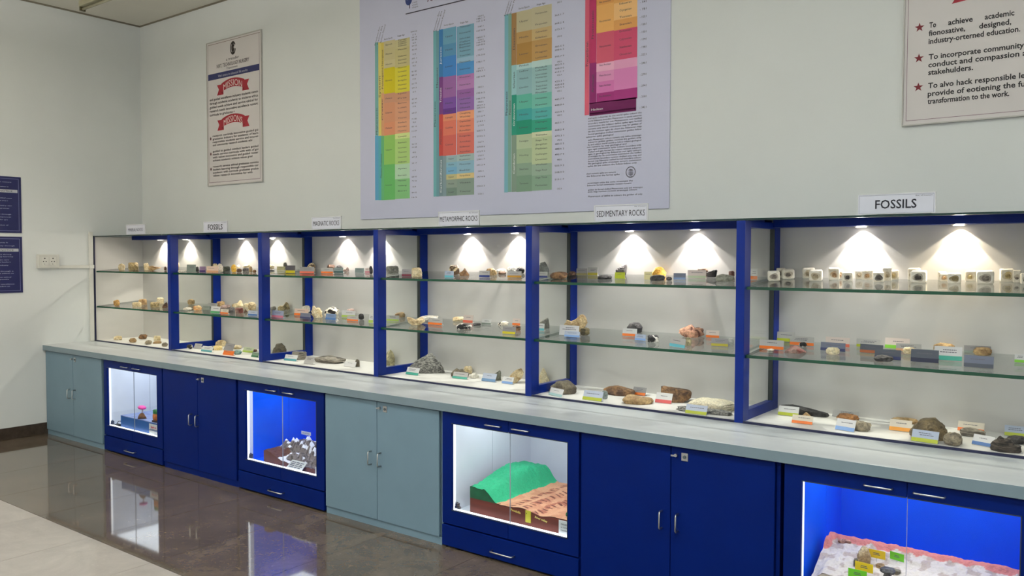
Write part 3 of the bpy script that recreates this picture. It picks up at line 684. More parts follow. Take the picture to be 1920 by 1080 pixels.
CHART_TEXT = [('Ternan', 3.823, 3.38, 0.017, 0.102, 0, 'k'),
 ('Clastic', 3.823, 3.366, 0.017, 0.102, 0, 'k'),
 ('Calabrian', 3.823, 3.352, 0.017, 0.102, 0, 'k'),
 ('Chibanian', 3.823, 3.336, 0.017, 0.102, 0, 'k'),
 ('Pleucan', 3.823, 3.308, 0.017, 0.102, 0, 'k'),
 ('Gelasian', 3.822, 3.257, 0.017, 0.102, 0, 'k'),
 ('Zanclean', 3.822, 3.229, 0.017, 0.102, 0, 'k'),
 ('Tortonian', 3.822, 3.203, 0.017, 0.102, 0, 'k'),
 ('Messinian', 3.822, 3.17, 0.017, 0.102, 0, 'k'),
 ('Serravalian', 3.822, 3.139, 0.017, 0.102, 0, 'k'),
 ('Langhian', 3.822, 3.105, 0.017, 0.102, 0, 'k'),
 ('Burdigalian', 3.822, 3.072, 0.017, 0.102, 0, 'k'),
 ('Aquitan', 3.822, 3.039, 0.017, 0.102, 0, 'k'),
 ('Chattian', 3.821, 3.007, 0.017, 0.102, 0, 'k'),
 ('Rupelian', 3.821, 2.972, 0.017, 0.103, 0, 'k'),
 ('Pria', 3.821, 2.936, 0.017, 0.103, 0, 'k'),
 ('Barton', 3.821, 2.899, 0.017, 0.103, 0, 'k'),
 ('Lutet', 3.821, 2.864, 0.017, 0.103, 0, 'k'),
 ('Ypres', 3.821, 2.829, 0.017, 0.103, 0, 'k'),
 ('Thanet', 3.821, 2.785, 0.017, 0.103, 0, 'k'),
 ('Selan', 3.821, 2.75, 0.017, 0.103, 0, 'k'),
 ('Danian', 3.82, 2.718, 0.017, 0.103, 0, 'k'),
 ('Maastric', 3.82, 2.686, 0.017, 0.103, 0, 'k'),
 ('Campan', 3.82, 2.643, 0.017, 0.103, 0, 'k'),
 ('Santon', 3.82, 2.596, 0.017, 0.103, 0, 'k'),
 ('Coniac', 3.82, 2.556, 0.017, 0.103, 0, 'k'),
 ('Turon', 3.82, 2.522, 0.017, 0.103, 0, 'k'),
 ('Cenoman', 3.82, 2.484, 0.017, 0.103, 0, 'k'),
 ('Albian', 3.819, 2.447, 0.017, 0.103, 0, 'k'),
 ('Aptian', 3.819, 2.396, 0.017, 0.103, 0, 'k'),
 ('Barrem', 3.819, 2.344, 0.017, 0.103, 0, 'k'),
 ('Hauter', 3.819, 2.304, 0.017, 0.103, 0, 'k'),
 ('Valang', 3.819, 2.265, 0.017, 0.103, 0, 'k'),
 ('Berri', 3.819, 2.224, 0.017, 0.103, 0, 'k'),
 ('Epoch', 3.678, 3.366, 0.019, 0.078, 0, 'k'),
 ('Pliocene', 3.678, 3.294, 0.019, 0.078, 0, 'k'),
 ('Miocen', 3.678, 3.214, 0.019, 0.078, 0, 'k'),
 ('Eocene', 3.677, 3.089, 0.019, 0.078, 0, 'k'),
 ('Paleo', 3.677, 2.95, 0.019, 0.078, 0, 'k'),
 ('Dano', 3.676, 2.839, 0.019, 0.078, 0, 'k'),
 ('Palaea', 3.676, 2.72, 0.019, 0.078, 0, 'k'),
 ('Upper', 3.675, 2.551, 0.019, 0.078, 0, 'k'),
 ('Lower', 3.674, 2.276, 0.019, 0.078, 0, 'k'),
 ('11 0', 3.95, 3.398, 0.016, 0.039, 0, 'k'),
 ('18 13', 3.95, 3.379, 0.016, 0.056, 0, 'k'),
 ('25 26', 3.95, 3.361, 0.016, 0.056, 0, 'k'),
 ('32 39', 3.95, 3.336, 0.016, 0.039, 0, 'k'),
 ('39 52', 3.95, 3.314, 0.016, 0.056, 0, 'k'),
 ('46 65', 3.95, 3.286, 0.016, 0.056, 0, 'k'),
 ('53 78', 3.95, 3.251, 0.016, 0.039, 0, 'k'),
 ('60 1', 3.95, 3.22, 0.016, 0.056, 0, 'k'),
 ('67 14', 3.95, 3.189, 0.016, 0.056, 0, 'k'),
 ('74 27', 3.95, 3.164, 0.016, 0.039, 0, 'k'),
 ('81 40', 3.949, 3.122, 0.016, 0.057, 0, 'k'),
 ('88 53', 3.949, 3.095, 0.016, 0.057, 0, 'k'),
 ('15 66', 3.949, 3.065, 0.016, 0.039, 0, 'k'),
 ('22 79', 3.949, 3.03, 0.016, 0.057, 0, 'k'),
 ('29 2', 3.949, 2.998, 0.016, 0.057, 0, 'k'),
 ('36 15', 3.949, 2.968, 0.016, 0.039, 0, 'k'),
 ('43 28', 3.949, 2.914, 0.016, 0.057, 0, 'k'),
 ('50 41', 3.949, 2.884, 0.016, 0.057, 0, 'k'),
 ('57 54', 3.949, 2.857, 0.016, 0.039, 0, 'k'),
 ('64 67', 3.949, 2.809, 0.016, 0.057, 0, 'k'),
 ('71 80', 3.948, 2.763, 0.016, 0.057, 0, 'k'),
 ('78 3', 3.948, 2.738, 0.016, 0.039, 0, 'k'),
 ('85 16', 3.948, 2.706, 0.016, 0.057, 0, 'k'),
 ('12 29', 3.948, 2.672, 0.016, 0.057, 0, 'k'),
 ('19 42', 3.948, 2.628, 0.016, 0.039, 0, 'k'),
 ('26 55', 3.948, 2.573, 0.016, 0.057, 0, 'k'),
 ('33 68', 3.948, 2.549, 0.016, 0.057, 0, 'k'),
 ('40 81', 3.948, 2.51, 0.016, 0.039, 0, 'k'),
 ('47 4', 3.948, 2.474, 0.016, 0.057, 0, 'k'),
 ('54 17', 3.948, 2.429, 0.016, 0.057, 0, 'k'),
 ('61 30', 3.947, 2.373, 0.016, 0.039, 0, 'k'),
 ('68 43', 3.947, 2.325, 0.016, 0.057, 0, 'k'),
 ('75 56', 3.947, 2.294, 0.016, 0.057, 0, 'k'),
 ('82 69', 3.947, 2.249, 0.016, 0.039, 0, 'k'),
 ('89 82', 3.947, 2.205, 0.016, 0.057, 0, 'k'),
 ('16 5', 3.947, 2.169, 0.016, 0.057, 0, 'k'),
 ('System', 3.573, 3.05, 0.03, 0.187, 90, 'k'),
 ('Phanerozoic', 3.539, 2.785, 0.03, 0.235, 90, 'k'),
 ('Neogene', 3.604, 3.272, 0.024, 0.139, 90, 'k'),
 ('Paleogene', 3.604, 3.114, 0.024, 0.186, 90, 'k'),
 ('Cretac', 3.602, 2.868, 0.024, 0.186, 90, 'k'),
 ('Mesozoic Cretaceous', 3.586, 2.43, 0.03, 0.21, 90, 'k'),
 ('Eonothem Eon', 3.549, 3.45, 0.02, 0.164, 68, 'k'),
 ('Erathem Era', 3.577, 3.453, 0.02, 0.163, 68, 'k'),
 ('System Period', 3.61, 3.456, 0.02, 0.162, 68, 'k'),
 ('Series Epoch', 3.67, 3.412, 0.018, 0.101, 0, 'k'),
 ('Stage Age', 3.81, 3.414, 0.018, 0.085, 0, 'k'),
 ('numeric age', 3.946, 3.424, 0.016, 0.074, 0, 'k'),
 ('Tithonian', 4.454, 3.378, 0.018, 0.114, 0, 'k'),
 ('Kimmerid', 4.454, 3.335, 0.018, 0.114, 0, 'k'),
 ('Oxford alum', 4.454, 3.295, 0.018, 0.114, 0, 'k'),
 ('Callov', 4.454, 3.271, 0.018, 0.114, 0, 'k'),
 ('Bathon', 4.454, 3.252, 0.018, 0.114, 0, 'k'),
 ('Bajocian', 4.454, 3.233, 0.018, 0.114, 0, 'k'),
 ('Aalenian', 4.454, 3.206, 0.018, 0.114, 0, 'k'),
 ('Toarcian', 4.454, 3.173, 0.018, 0.114, 0, 'k'),
 ('Pliensbach', 4.454, 3.126, 0.018, 0.114, 0, 'k'),
 ('Sinemurian', 4.454, 3.075, 0.018, 0.114, 0, 'k'),
 ('Rhaetian', 4.455, 3.017, 0.018, 0.114, 0, 'k'),
 ('Norian', 4.455, 2.962, 0.018, 0.114, 0, 'k'),
 ('Carnian', 4.455, 2.902, 0.018, 0.114, 0, 'k'),
 ('Ladinian', 4.455, 2.86, 0.018, 0.114, 0, 'k'),
 ('Anisian', 4.455, 2.827, 0.018, 0.114, 0, 'k'),
 ('Olenek', 4.455, 2.797, 0.018, 0.114, 0, 'k'),
 ('Changhsing', 4.455, 2.757, 0.018, 0.115, 0, 'k'),
 ('Wuchiap', 4.455, 2.732, 0.018, 0.115, 0, 'k'),
 ('Capitanian', 4.455, 2.699, 0.018, 0.115, 0, 'k'),
 ('Wordian', 4.455, 2.664, 0.018, 0.115, 0, 'k'),
 ('Roadian', 4.455, 2.633, 0.018, 0.115, 0, 'k'),
 ('Kungurian', 4.455, 2.593, 0.018, 0.115, 0, 'k'),
 ('Artinskian', 4.455, 2.552, 0.018, 0.115, 0, 'k'),
 ('Sakmar', 4.455, 2.516, 0.018, 0.115, 0, 'k'),
 ('Asselian', 4.455, 2.48, 0.018, 0.115, 0, 'k'),
 ('Gzhelian', 4.455, 2.45, 0.018, 0.115, 0, 'k'),
 ('Kasimov', 4.455, 2.423, 0.018, 0.115, 0, 'k'),
 ('Moscovian', 4.455, 2.39, 0.018, 0.115, 0, 'k'),
 ('Bashkir', 4.455, 2.345, 0.018, 0.115, 0, 'k'),
 ('Serpukhov', 4.455, 2.307, 0.018, 0.115, 0, 'k'),
 ('Visean', 4.455, 2.255, 0.018, 0.115, 0, 'k'),
 ('Tournai', 4.455, 2.192, 0.018, 0.115, 0, 'k'),
 ('Upper', 4.303, 3.332, 0.019, 0.081, 0, 'k'),
 ('Middle', 4.303, 3.234, 0.019, 0.081, 0, 'k'),
 ('Lower', 4.302, 3.113, 0.019, 0.081, 0, 'k'),
 ('Upper', 4.302, 2.954, 0.019, 0.081, 0, 'k'),
 ('Middle', 4.302, 2.845, 0.019, 0.081, 0, 'k'),
 ('Lower', 4.302, 2.788, 0.019, 0.081, 0, 'k'),
 ('Lopingian', 4.302, 2.741, 0.019, 0.081, 0, 'k'),
 ('Guadalup', 4.302, 2.666, 0.019, 0.081, 0, 'k'),
 ('Cisural', 4.302, 2.542, 0.019, 0.082, 0, 'k'),
 ('Upper', 4.322, 2.437, 0.018, 0.061, 0, 'k'),
 ('Middle', 4.322, 2.393, 0.018, 0.061, 0, 'k'),
 ('Lower', 4.322, 2.348, 0.018, 0.061, 0, 'k'),
 ('Upper', 4.322, 2.303, 0.018, 0.061, 0, 'k'),
 ('Middle', 4.322, 2.253, 0.018, 0.061, 0, 'k'),
 ('Lower', 4.322, 2.192, 0.018, 0.061, 0, 'k'),
 ('145.0 0', 4.602, 3.427, 0.017, 0.057, 0, 'k'),
 ('148.1 7', 4.602, 3.41, 0.017, 0.084, 0, 'k'),
 ('151.2 4', 4.602, 3.392, 0.017, 0.084, 0, 'k'),
 ('154.3 1', 4.602, 3.354, 0.017, 0.057, 0, 'k'),
 ('157.4 8', 4.602, 3.325, 0.017, 0.084, 0, 'k'),
 ('160.5 5', 4.602, 3.278, 0.017, 0.084, 0, 'k'),
 ('163.6 2', 4.602, 3.26, 0.017, 0.057, 0, 'k'),
 ('166.7 9', 4.602, 3.243, 0.017, 0.084, 0, 'k'),
 ('169.8 6', 4.602, 3.225, 0.017, 0.084, 0, 'k'),
 ('172.9 3', 4.602, 3.19, 0.017, 0.057, 0, 'k'),
 ('175.0 0', 4.602, 3.152, 0.017, 0.084, 0, 'k'),
 ('178.1 7', 4.602, 3.105, 0.017, 0.084, 0, 'k'),
 ('181.2 4', 4.602, 3.058, 0.017, 0.057, 0, 'k'),
 ('184.3 1', 4.602, 3.041, 0.017, 0.084, 0, 'k'),
 ('187.4 8', 4.602, 2.999, 0.017, 0.084, 0, 'k'),
 ('190.5 5', 4.602, 2.926, 0.017, 0.057, 0, 'k'),
 ('193.6 2', 4.602, 2.885, 0.017, 0.084, 0, 'k'),
 ('196.7 9', 4.602, 2.845, 0.017, 0.084, 0, 'k'),
 ('199.8 6', 4.602, 2.82, 0.017, 0.057, 0, 'k'),
 ('202.9 3', 4.602, 2.797, 0.017, 0.084, 0, 'k'),
 ('205.0 0', 4.602, 2.779, 0.017, 0.084, 0, 'k'),
 ('208.1 7', 4.602, 2.752, 0.017, 0.058, 0, 'k'),
 ('211.2 4', 4.602, 2.72, 0.017, 0.084, 0, 'k'),
 ('214.3 1', 4.603, 2.683, 0.017, 0.084, 0, 'k'),
 ('217.4 8', 4.603, 2.654, 0.017, 0.058, 0, 'k'),
 ('220.5 5', 4.603, 2.617, 0.017, 0.084, 0, 'k'),
 ('223.6 2', 4.603, 2.578, 0.017, 0.084, 0, 'k'),
 ('226.7 9', 4.603, 2.536, 0.017, 0.058, 0, 'k'),
 ('229.8 6', 4.603, 2.502, 0.017, 0.084, 0, 'k'),
 ('232.9 3', 4.603, 2.469, 0.017, 0.084, 0, 'k'),
 ('235.0 0', 4.603, 2.44, 0.017, 0.058, 0, 'k'),
 ('238.1 7', 4.603, 2.413, 0.017, 0.085, 0, 'k'),
 ('241.2 4', 4.603, 2.373, 0.017, 0.085, 0, 'k'),
 ('244.3 1', 4.603, 2.329, 0.017, 0.058, 0, 'k'),
 ('247.4 8', 4.603, 2.289, 0.017, 0.085, 0, 'k'),
 ('250.5 5', 4.603, 2.223, 0.017, 0.085, 0, 'k'),
 ('253.6 2', 4.603, 2.167, 0.017, 0.058, 0, 'k'),
 ('Jurassic', 4.219, 3.201, 0.026, 0.144, 90, 'w'),
 ('Triassic', 4.218, 2.911, 0.026, 0.124, 90, 'w'),
 ('Permian', 4.218, 2.605, 0.026, 0.124, 90, 'k'),
 ('Mesozoic', 4.183, 3.045, 0.03, 0.166, 90, 'k'),
 ('Phanerozoic', 4.16, 2.779, 0.03, 0.209, 90, 'k'),
 ('Carboniferous', 4.22, 2.313, 0.026, 0.27, 90, 'w'),
 ('Eonothem Eon', 4.178, 3.458, 0.02, 0.166, 68, 'k'),
 ('Erathem Era', 4.202, 3.457, 0.02, 0.165, 68, 'k'),
 ('System Period', 4.233, 3.46, 0.02, 0.164, 68, 'k'),
 ('Series Epoch', 4.299, 3.417, 0.019, 0.105, 0, 'k'),
 ('Stage Age', 4.447, 3.409, 0.019, 0.087, 0, 'k'),
 ('Famennian', 5.13, 3.359, 0.018, 0.106, 0, 'k'),
 ('Frasnian', 5.13, 3.286, 0.018, 0.106, 0, 'k'),
 ('Givetian', 5.13, 3.235, 0.018, 0.106, 0, 'k'),
 ('Eifelian', 5.13, 3.196, 0.018, 0.106, 0, 'k'),
 ('Emsian', 5.131, 3.143, 0.018, 0.106, 0, 'k'),
 ('Pragian', 5.131, 3.099, 0.018, 0.106, 0, 'k'),
 ('Lochkovian', 5.131, 3.063, 0.018, 0.106, 0, 'k'),
 ('Pridoli', 5.131, 2.995, 0.018, 0.106, 0, 'k'),
 ('Ludfordian', 5.131, 2.977, 0.018, 0.106, 0, 'k'),
 ('Gorstian', 5.131, 2.949, 0.018, 0.106, 0, 'k'),
 ('Homerian', 5.131, 2.929, 0.018, 0.106, 0, 'k'),
 ('Sheinwood', 5.132, 2.899, 0.018, 0.106, 0, 'k'),
 ('Telychian', 5.132, 2.871, 0.018, 0.106, 0, 'k'),
 ('Aeronian', 5.132, 2.851, 0.018, 0.106, 0, 'k'),
 ('Rhuddan', 5.132, 2.828, 0.018, 0.106, 0, 'k'),
 ('Hirnantian', 5.132, 2.789, 0.018, 0.106, 0, 'k'),
 ('Katian', 5.132, 2.746, 0.018, 0.106, 0, 'k'),
 ('Sandbian', 5.133, 2.698, 0.018, 0.106, 0, 'k'),
 ('Darriwil', 5.133, 2.665, 0.018, 0.106, 0, 'k'),
 ('Dapingian', 5.133, 2.63, 0.018, 0.107, 0, 'k'),
 ('Floian', 5.133, 2.584, 0.018, 0.107, 0, 'k'),
 ('Tremadoc', 5.133, 2.542, 0.018, 0.107, 0, 'k'),
 ('Stage Ten', 5.133, 2.507, 0.018, 0.107, 0, 'k'),
 ('Jiangshan', 5.133, 2.479, 0.018, 0.107, 0, 'k'),
 ('Paibian', 5.134, 2.45, 0.018, 0.107, 0, 'k'),
 ('Guzhangian', 5.134, 2.413, 0.018, 0.107, 0, 'k'),
 ('Drumian', 5.134, 2.377, 0.018, 0.107, 0, 'k'),
 ('Wuliuan', 5.134, 2.343, 0.018, 0.107, 0, 'k'),
 ('Stage Four', 5.134, 2.304, 0.018, 0.107, 0, 'k'),
 ('Stage Three', 5.134, 2.255, 0.018, 0.107, 0, 'k'),
 ('Fortunian', 5.135, 2.202, 0.018, 0.107, 0, 'k'),
 ('Upper', 4.984, 3.328, 0.019, 0.085, 0, 'k'),
 ('Middle', 4.984, 3.219, 0.019, 0.085, 0, 'k'),
 ('Lower', 4.985, 3.106, 0.019, 0.085, 0, 'k'),
 ('Pridoli', 4.985, 3.027, 0.019, 0.085, 0, 'k'),
 ('Ludlow', 4.985, 2.99, 0.019, 0.085, 0, 'k'),
 ('Wenlock', 4.985, 2.939, 0.019, 0.085, 0, 'k'),
 ('Llandov', 4.985, 2.879, 0.019, 0.085, 0, 'k'),
 ('Upper', 4.986, 2.781, 0.019, 0.085, 0, 'k'),
 ('Middle', 4.986, 2.693, 0.019, 0.085, 0, 'k'),
 ('Lower', 4.986, 2.606, 0.019, 0.085, 0, 'k'),
 ('Furongian', 4.987, 2.512, 0.019, 0.085, 0, 'k'),
 ('Miaoling', 4.987, 2.415, 0.019, 0.085, 0, 'k'),
 ('Series', 4.987, 2.32, 0.019, 0.085, 0, 'k'),
 ('Terreneuv', 4.988, 2.222, 0.019, 0.085, 0, 'k'),
 ('358.0 0', 5.276, 3.402, 0.017, 0.04, 0, 'k'),
 ('363.1 7', 5.276, 3.32, 0.017, 0.083, 0, 'k'),
 ('368.2 4', 5.276, 3.266, 0.017, 0.083, 0, 'k'),
 ('373.3 1', 5.277, 3.225, 0.017, 0.083, 0, 'k'),
 ('378.4 8', 5.277, 3.178, 0.017, 0.04, 0, 'k'),
 ('383.5 5', 5.277, 3.113, 0.017, 0.083, 0, 'k'),
 ('388.6 2', 5.277, 3.091, 0.017, 0.083, 0, 'k'),
 ('393.7 9', 5.278, 3.047, 0.017, 0.083, 0, 'k'),
 ('398.8 6', 5.278, 3.012, 0.017, 0.04, 0, 'k'),
 ('403.9 3', 5.278, 2.993, 0.017, 0.083, 0, 'k'),
 ('408.0 0', 5.278, 2.968, 0.017, 0.083, 0, 'k'),
 ('413.1 7', 5.278, 2.945, 0.017, 0.083, 0, 'k'),
 ('418.2 4', 5.278, 2.924, 0.017, 0.04, 0, 'k'),
 ('423.3 1', 5.278, 2.883, 0.017, 0.083, 0, 'k'),
 ('428.4 8', 5.279, 2.861, 0.017, 0.083, 0, 'k'),
 ('433.5 5', 5.279, 2.842, 0.017, 0.083, 0, 'k'),
 ('438.6 2', 5.279, 2.818, 0.017, 0.04, 0, 'k'),
 ('443.7 9', 5.279, 2.765, 0.017, 0.083, 0, 'k'),
 ('448.8 6', 5.279, 2.727, 0.017, 0.083, 0, 'k'),
 ('453.9 3', 5.28, 2.68, 0.017, 0.083, 0, 'k'),
 ('458.0 0', 5.28, 2.658, 0.017, 0.04, 0, 'k'),
 ('463.1 7', 5.28, 2.609, 0.017, 0.083, 0, 'k'),
 ('468.2 4', 5.28, 2.562, 0.017, 0.083, 0, 'k'),
 ('473.3 1', 5.28, 2.522, 0.017, 0.083, 0, 'k'),
 ('478.4 8', 5.281, 2.494, 0.017, 0.04, 0, 'k'),
 ('483.5 5', 5.281, 2.469, 0.017, 0.083, 0, 'k'),
 ('488.6 2', 5.281, 2.436, 0.017, 0.083, 0, 'k'),
 ('493.7 9', 5.281, 2.399, 0.017, 0.083, 0, 'k'),
 ('498.8 6', 5.281, 2.364, 0.017, 0.04, 0, 'k'),
 ('503.9 3', 5.281, 2.325, 0.017, 0.083, 0, 'k'),
 ('508.0 0', 5.282, 2.281, 0.017, 0.083, 0, 'k'),
 ('513.1 7', 5.282, 2.233, 0.017, 0.083, 0, 'k'),
 ('518.2 4', 5.282, 2.171, 0.017, 0.04, 0, 'k'),
 ('Devonian', 4.899, 3.218, 0.027, 0.162, 90, 'k'),
 ('Silurian', 4.9, 2.936, 0.027, 0.126, 90, 'k'),
 ('Ordovician', 4.9, 2.698, 0.027, 0.171, 90, 'w'),
 ('Cambrian', 4.901, 2.361, 0.027, 0.154, 90, 'w'),
 ('Phanerozoic', 4.835, 2.783, 0.032, 0.183, 90, 'k'),
 ('Paleozoic', 4.864, 2.752, 0.026, 0.109, 90, 'k'),
 ('Eonothem Eon', 4.844, 3.457, 0.02, 0.163, 68, 'k'),
 ('Erathem Era', 4.866, 3.459, 0.02, 0.163, 68, 'k'),
 ('System Period', 4.891, 3.46, 0.02, 0.162, 68, 'k'),
 ('Series Epoch', 4.984, 3.418, 0.019, 0.102, 0, 'k'),
 ('Stage Age', 5.126, 3.418, 0.019, 0.079, 0, 'k'),
 ('Ediacaran', 5.774, 3.309, 0.02, 0.095, 0, 'k'),
 ('Cryogenian', 5.775, 3.267, 0.02, 0.095, 0, 'k'),
 ('Tonian', 5.775, 3.224, 0.02, 0.095, 0, 'k'),
 ('Stenian', 5.775, 3.179, 0.02, 0.095, 0, 'k'),
 ('Ectasian', 5.776, 3.137, 0.02, 0.095, 0, 'k'),
 ('Calymmian', 5.776, 3.086, 0.02, 0.095, 0, 'k'),
 ('Statherian', 5.777, 3.037, 0.02, 0.095, 0, 'k'),
 ('Orosirian', 5.777, 2.992, 0.02, 0.095, 0, 'k'),
 ('Neo proterozoic', 5.626, 3.344, 0.02, 0.095, 0, 'k'),
 ('Meso proterozoic', 5.627, 3.223, 0.02, 0.095, 0, 'k'),
 ('Paleo proterozoic', 5.629, 3.063, 0.02, 0.095, 0, 'k'),
 ('Neo Archean', 5.629, 2.945, 0.02, 0.095, 0, 'k'),
 ('Meso Archean', 5.63, 2.879, 0.02, 0.095, 0, 'k'),
 ('Paleo Archean', 5.63, 2.813, 0.02, 0.095, 0, 'k'),
 ('Eo Archean', 5.631, 2.747, 0.02, 0.095, 0, 'k'),
 ('- 541', 5.899, 3.292, 0.02, 0.052, 0, 'k'),
 ('- 781', 5.899, 3.248, 0.02, 0.052, 0, 'k'),
 ('- 1021', 5.899, 3.201, 0.02, 0.052, 0, 'k'),
 ('- 1261', 5.9, 3.155, 0.02, 0.052, 0, 'k'),
 ('- 1501', 5.9, 3.108, 0.02, 0.052, 0, 'k'),
 ('- 1741', 5.901, 3.063, 0.02, 0.052, 0, 'k'),
 ('- 1981', 5.901, 3.015, 0.02, 0.052, 0, 'k'),
 ('- 2221', 5.901, 2.969, 0.02, 0.052, 0, 'k'),
 ('- 2461', 5.902, 2.917, 0.02, 0.052, 0, 'k'),
 ('- 2701', 5.903, 2.847, 0.02, 0.052, 0, 'k'),
 ('- 2941', 5.903, 2.778, 0.02, 0.052, 0, 'k'),
 ('- 3181', 5.904, 2.711, 0.02, 0.052, 0, 'k'),
 ('- 3421', 5.904, 2.645, 0.02, 0.052, 0, 'k'),
 ('Proterozoic', 5.534, 3.212, 0.028, 0.204, 90, 'k'),
 ('Archean', 5.537, 2.834, 0.028, 0.126, 90, 'k'),
 ('Precambrian', 5.493, 3.03, 0.03, 0.174, 90, 'k'),
 ('Hadean', 5.571, 2.668, 0.024, 0.097, 0, 'w'),
 ('and spike subseries do the world spike subject the', 5.699, 2.614, 0.0165, 0.434, 0, 'k'),
 ('world Ediacaran boundary Phanerozoic in world subseries', 5.699, 2.597, 0.0165, 0.434, 0, 'k'),
 ('boundary world for not Phanerozoic not ratified', 5.7, 2.58, 0.0165, 0.434, 0, 'k'),
 ('commission the subject define spike ages formal', 5.7, 2.563, 0.0165, 0.434, 0, 'k'),
 ('numeric only world commission map for golden of', 5.7, 2.546, 0.0165, 0.434, 0, 'k'),
 ('do the revision ages do chart the Ediacaran map', 5.7, 2.529, 0.0165, 0.434, 0, 'k'),
 ('formal geological drafted commission golden follow', 5.7, 2.512, 0.0165, 0.434, 0, 'k'),
 ('subseries spike geological', 5.592, 2.495, 0.0165, 0.226, 0, 'k'),
 ('spike Phanerozoic colours numeric only define stratotype', 5.699, 2.475, 0.0165, 0.431, 0, 'k'),
 ('subseries golden golden revision the golden only', 5.699, 2.46, 0.0165, 0.431, 0, 'k'),
 ('by and subject world world to follow subject geological', 5.699, 2.444, 0.0165, 0.432, 0, 'k'),
 ('not numeric by map geological and', 5.643, 2.429, 0.0165, 0.323, 0, 'k'),
 ('ages ages commission spike colours boundary only', 5.699, 2.414, 0.0165, 0.432, 0, 'k'),
 ('drafted and ages formal the subject revision subseries', 5.699, 2.398, 0.0165, 0.432, 0, 'k'),
 ('ages in geological by Ediacaran not ages colours', 5.7, 2.383, 0.0165, 0.432, 0, 'k'),
 ('stratotype the do commission commission the ratified', 5.7, 2.368, 0.0165, 0.432, 0, 'k'),
 ('commission boundary revision drafted only map and', 5.7, 2.352, 0.0165, 0.432, 0, 'k'),
 ('formal map Ediacaran ratified formal boundary colours', 5.7, 2.337, 0.0165, 0.432, 0, 'k'),
 ('the geological spike stratotype numeric commission', 5.7, 2.322, 0.0165, 0.432, 0, 'k'),
 ('spike do are colours the follow follow only', 5.683, 2.306, 0.0165, 0.4, 0, 'k'),
 ('chart numeric spike are numeric', 5.604, 2.257, 0.0165, 0.245, 0, 'k'),
 ('the Ediacaran the formal spike', 5.618, 2.241, 0.0165, 0.273, 0, 'k'),
 ('stratotype units the units stratotype the', 5.669, 2.196, 0.0165, 0.371, 0, 'k'),
 ('Ediacaran formal commission revision numeric', 5.664, 2.181, 0.0165, 0.362, 0, 'k'),
 ('golden do formal drafted Phanerozoic only and stratotype', 5.707, 2.152, 0.0165, 0.444, 0, 'k'),
 ('units map revision revision stratotype colours', 5.686, 2.139, 0.0165, 0.403, 0, 'k'),
 ('Phanerozoic of define to colours the golden of only', 5.706, 2.109, 0.0165, 0.441, 0, 'k')]

# ------------------------------------------------------------------ wall posters
KP = 1.15
def P3(c): return S(c[0], c[1], c[2], KP)
m_paper = mat('poster_paper', S(182, 184, 206, 1.25), 0.45, var=0.02, scale=1.5, spec=0.3)
m_cream = mat('poster_cream', S(194, 190, 190, 1.25), 0.5, var=0.03, scale=2.0, spec=0.3)
m_pedge = mat('poster_edge', S(168, 166, 162, 1.2), 0.4)

def chart():
    x0, x1, z0, z1 = 3.347, 6.086, 2.0135, 3.86
    t = thing('time_scale_chart', 'large lavender geological time scale chart above the display cases', 'poster', ((x0+x1)/2, 0, z0))
    box('sheet', (x0, x1, -0.008, -0.0005, z0, z1), m_paper, t, 0.001)
    off = (-(x0+x1)/2, -0.0084, -z0)
    for k in '1234':
        P = Print()
        for c in CHART_CELLS:
            if c[0] == k: P.rect(c[1], c[2], c[3], min(c[4], z1-0.02), P3(c[5]))
        o = P.build('colour_table', t, 'y', m_print); o.location = off
        # thin rules between the rows
    P = Print(); dk = S(74, 72, 82); wt = S(225, 225, 228)
    for s, x, z, h, w_, ang, col in CHART_TEXT:
        P.text(s, x, z, h*0.62, w_*0.9, wt if col == 'w' else dk, ang, bold=0.004)
    P.rect(3.859, 5.6, 3.563, 3.571, S(62, 58, 74))
    P.text('Arum', 4.085, 3.645, 0.05, 0.14, S(92, 40, 66), bold=0.02, align='l')
    for i, (a, b, l) in enumerate(((3.93, 3.640, 0.05), (3.93, 3.622, 0.055), (3.93, 3.604, 0.06))): P.text('of earth', a, b, 0.012, l, dk, align='l')
    o = P.build('lettering', t, 'y', m_print); o.location = off
    P = Print(); n = 28
    cx, cz, r = 3.892, 3.672, 0.036
    P.poly([(cx+r*math.cos(2*math.pi*k/n), cz+r*1.25*math.sin(2*math.pi*k/n)) for k in range(n)], S(58, 72, 128), 0.0004)
    P.poly([(cx-0.012+r*.5*math.cos(2*math.pi*k/n), cz+0.012+r*.5*math.sin(2*math.pi*k/n)) for k in range(n)], S(96, 116, 170), 0.0008)
    P.rect(cx+0.006, cx+0.014, cz-0.07, cz-0.03, S(70, 66, 84), 0.0004)
    o = P.build('globe_logo', t, 'y', m_print); o.location = off
    P = Print(); cx, cz, r = 5.820, 2.2495, 0.036
    for q in range(n):
        a0, a1 = 2*math.pi*q/n, 2*math.pi*(q+0.75)/n
        P.poly([(cx+r*math.cos(a0), cz+r*math.sin(a0)), (cx+r*math.cos(a1), cz+r*math.sin(a1)), (cx+r*.82*math.cos(a1), cz+r*.82*math.sin(a1)), (cx+r*.82*math.cos(a0), cz+r*.82*math.sin(a0))], dk)
    for q in range(6):
        zz = cz+0.018-q*0.008; ww = math.sqrt(max(r*r*.55-(zz-cz)**2, 0.00002))
        P.poly([(cx-ww, zz-0.004), (cx-ww*.2, zz+0.002), (cx+ww*.7, zz-0.002), (cx+ww, zz+0.003), (cx+ww*.6, zz-0.006), (cx-ww*.3, zz-0.003)], dk)
    o = P.build('seal', t, 'y', m_print); o.location = off
chart()

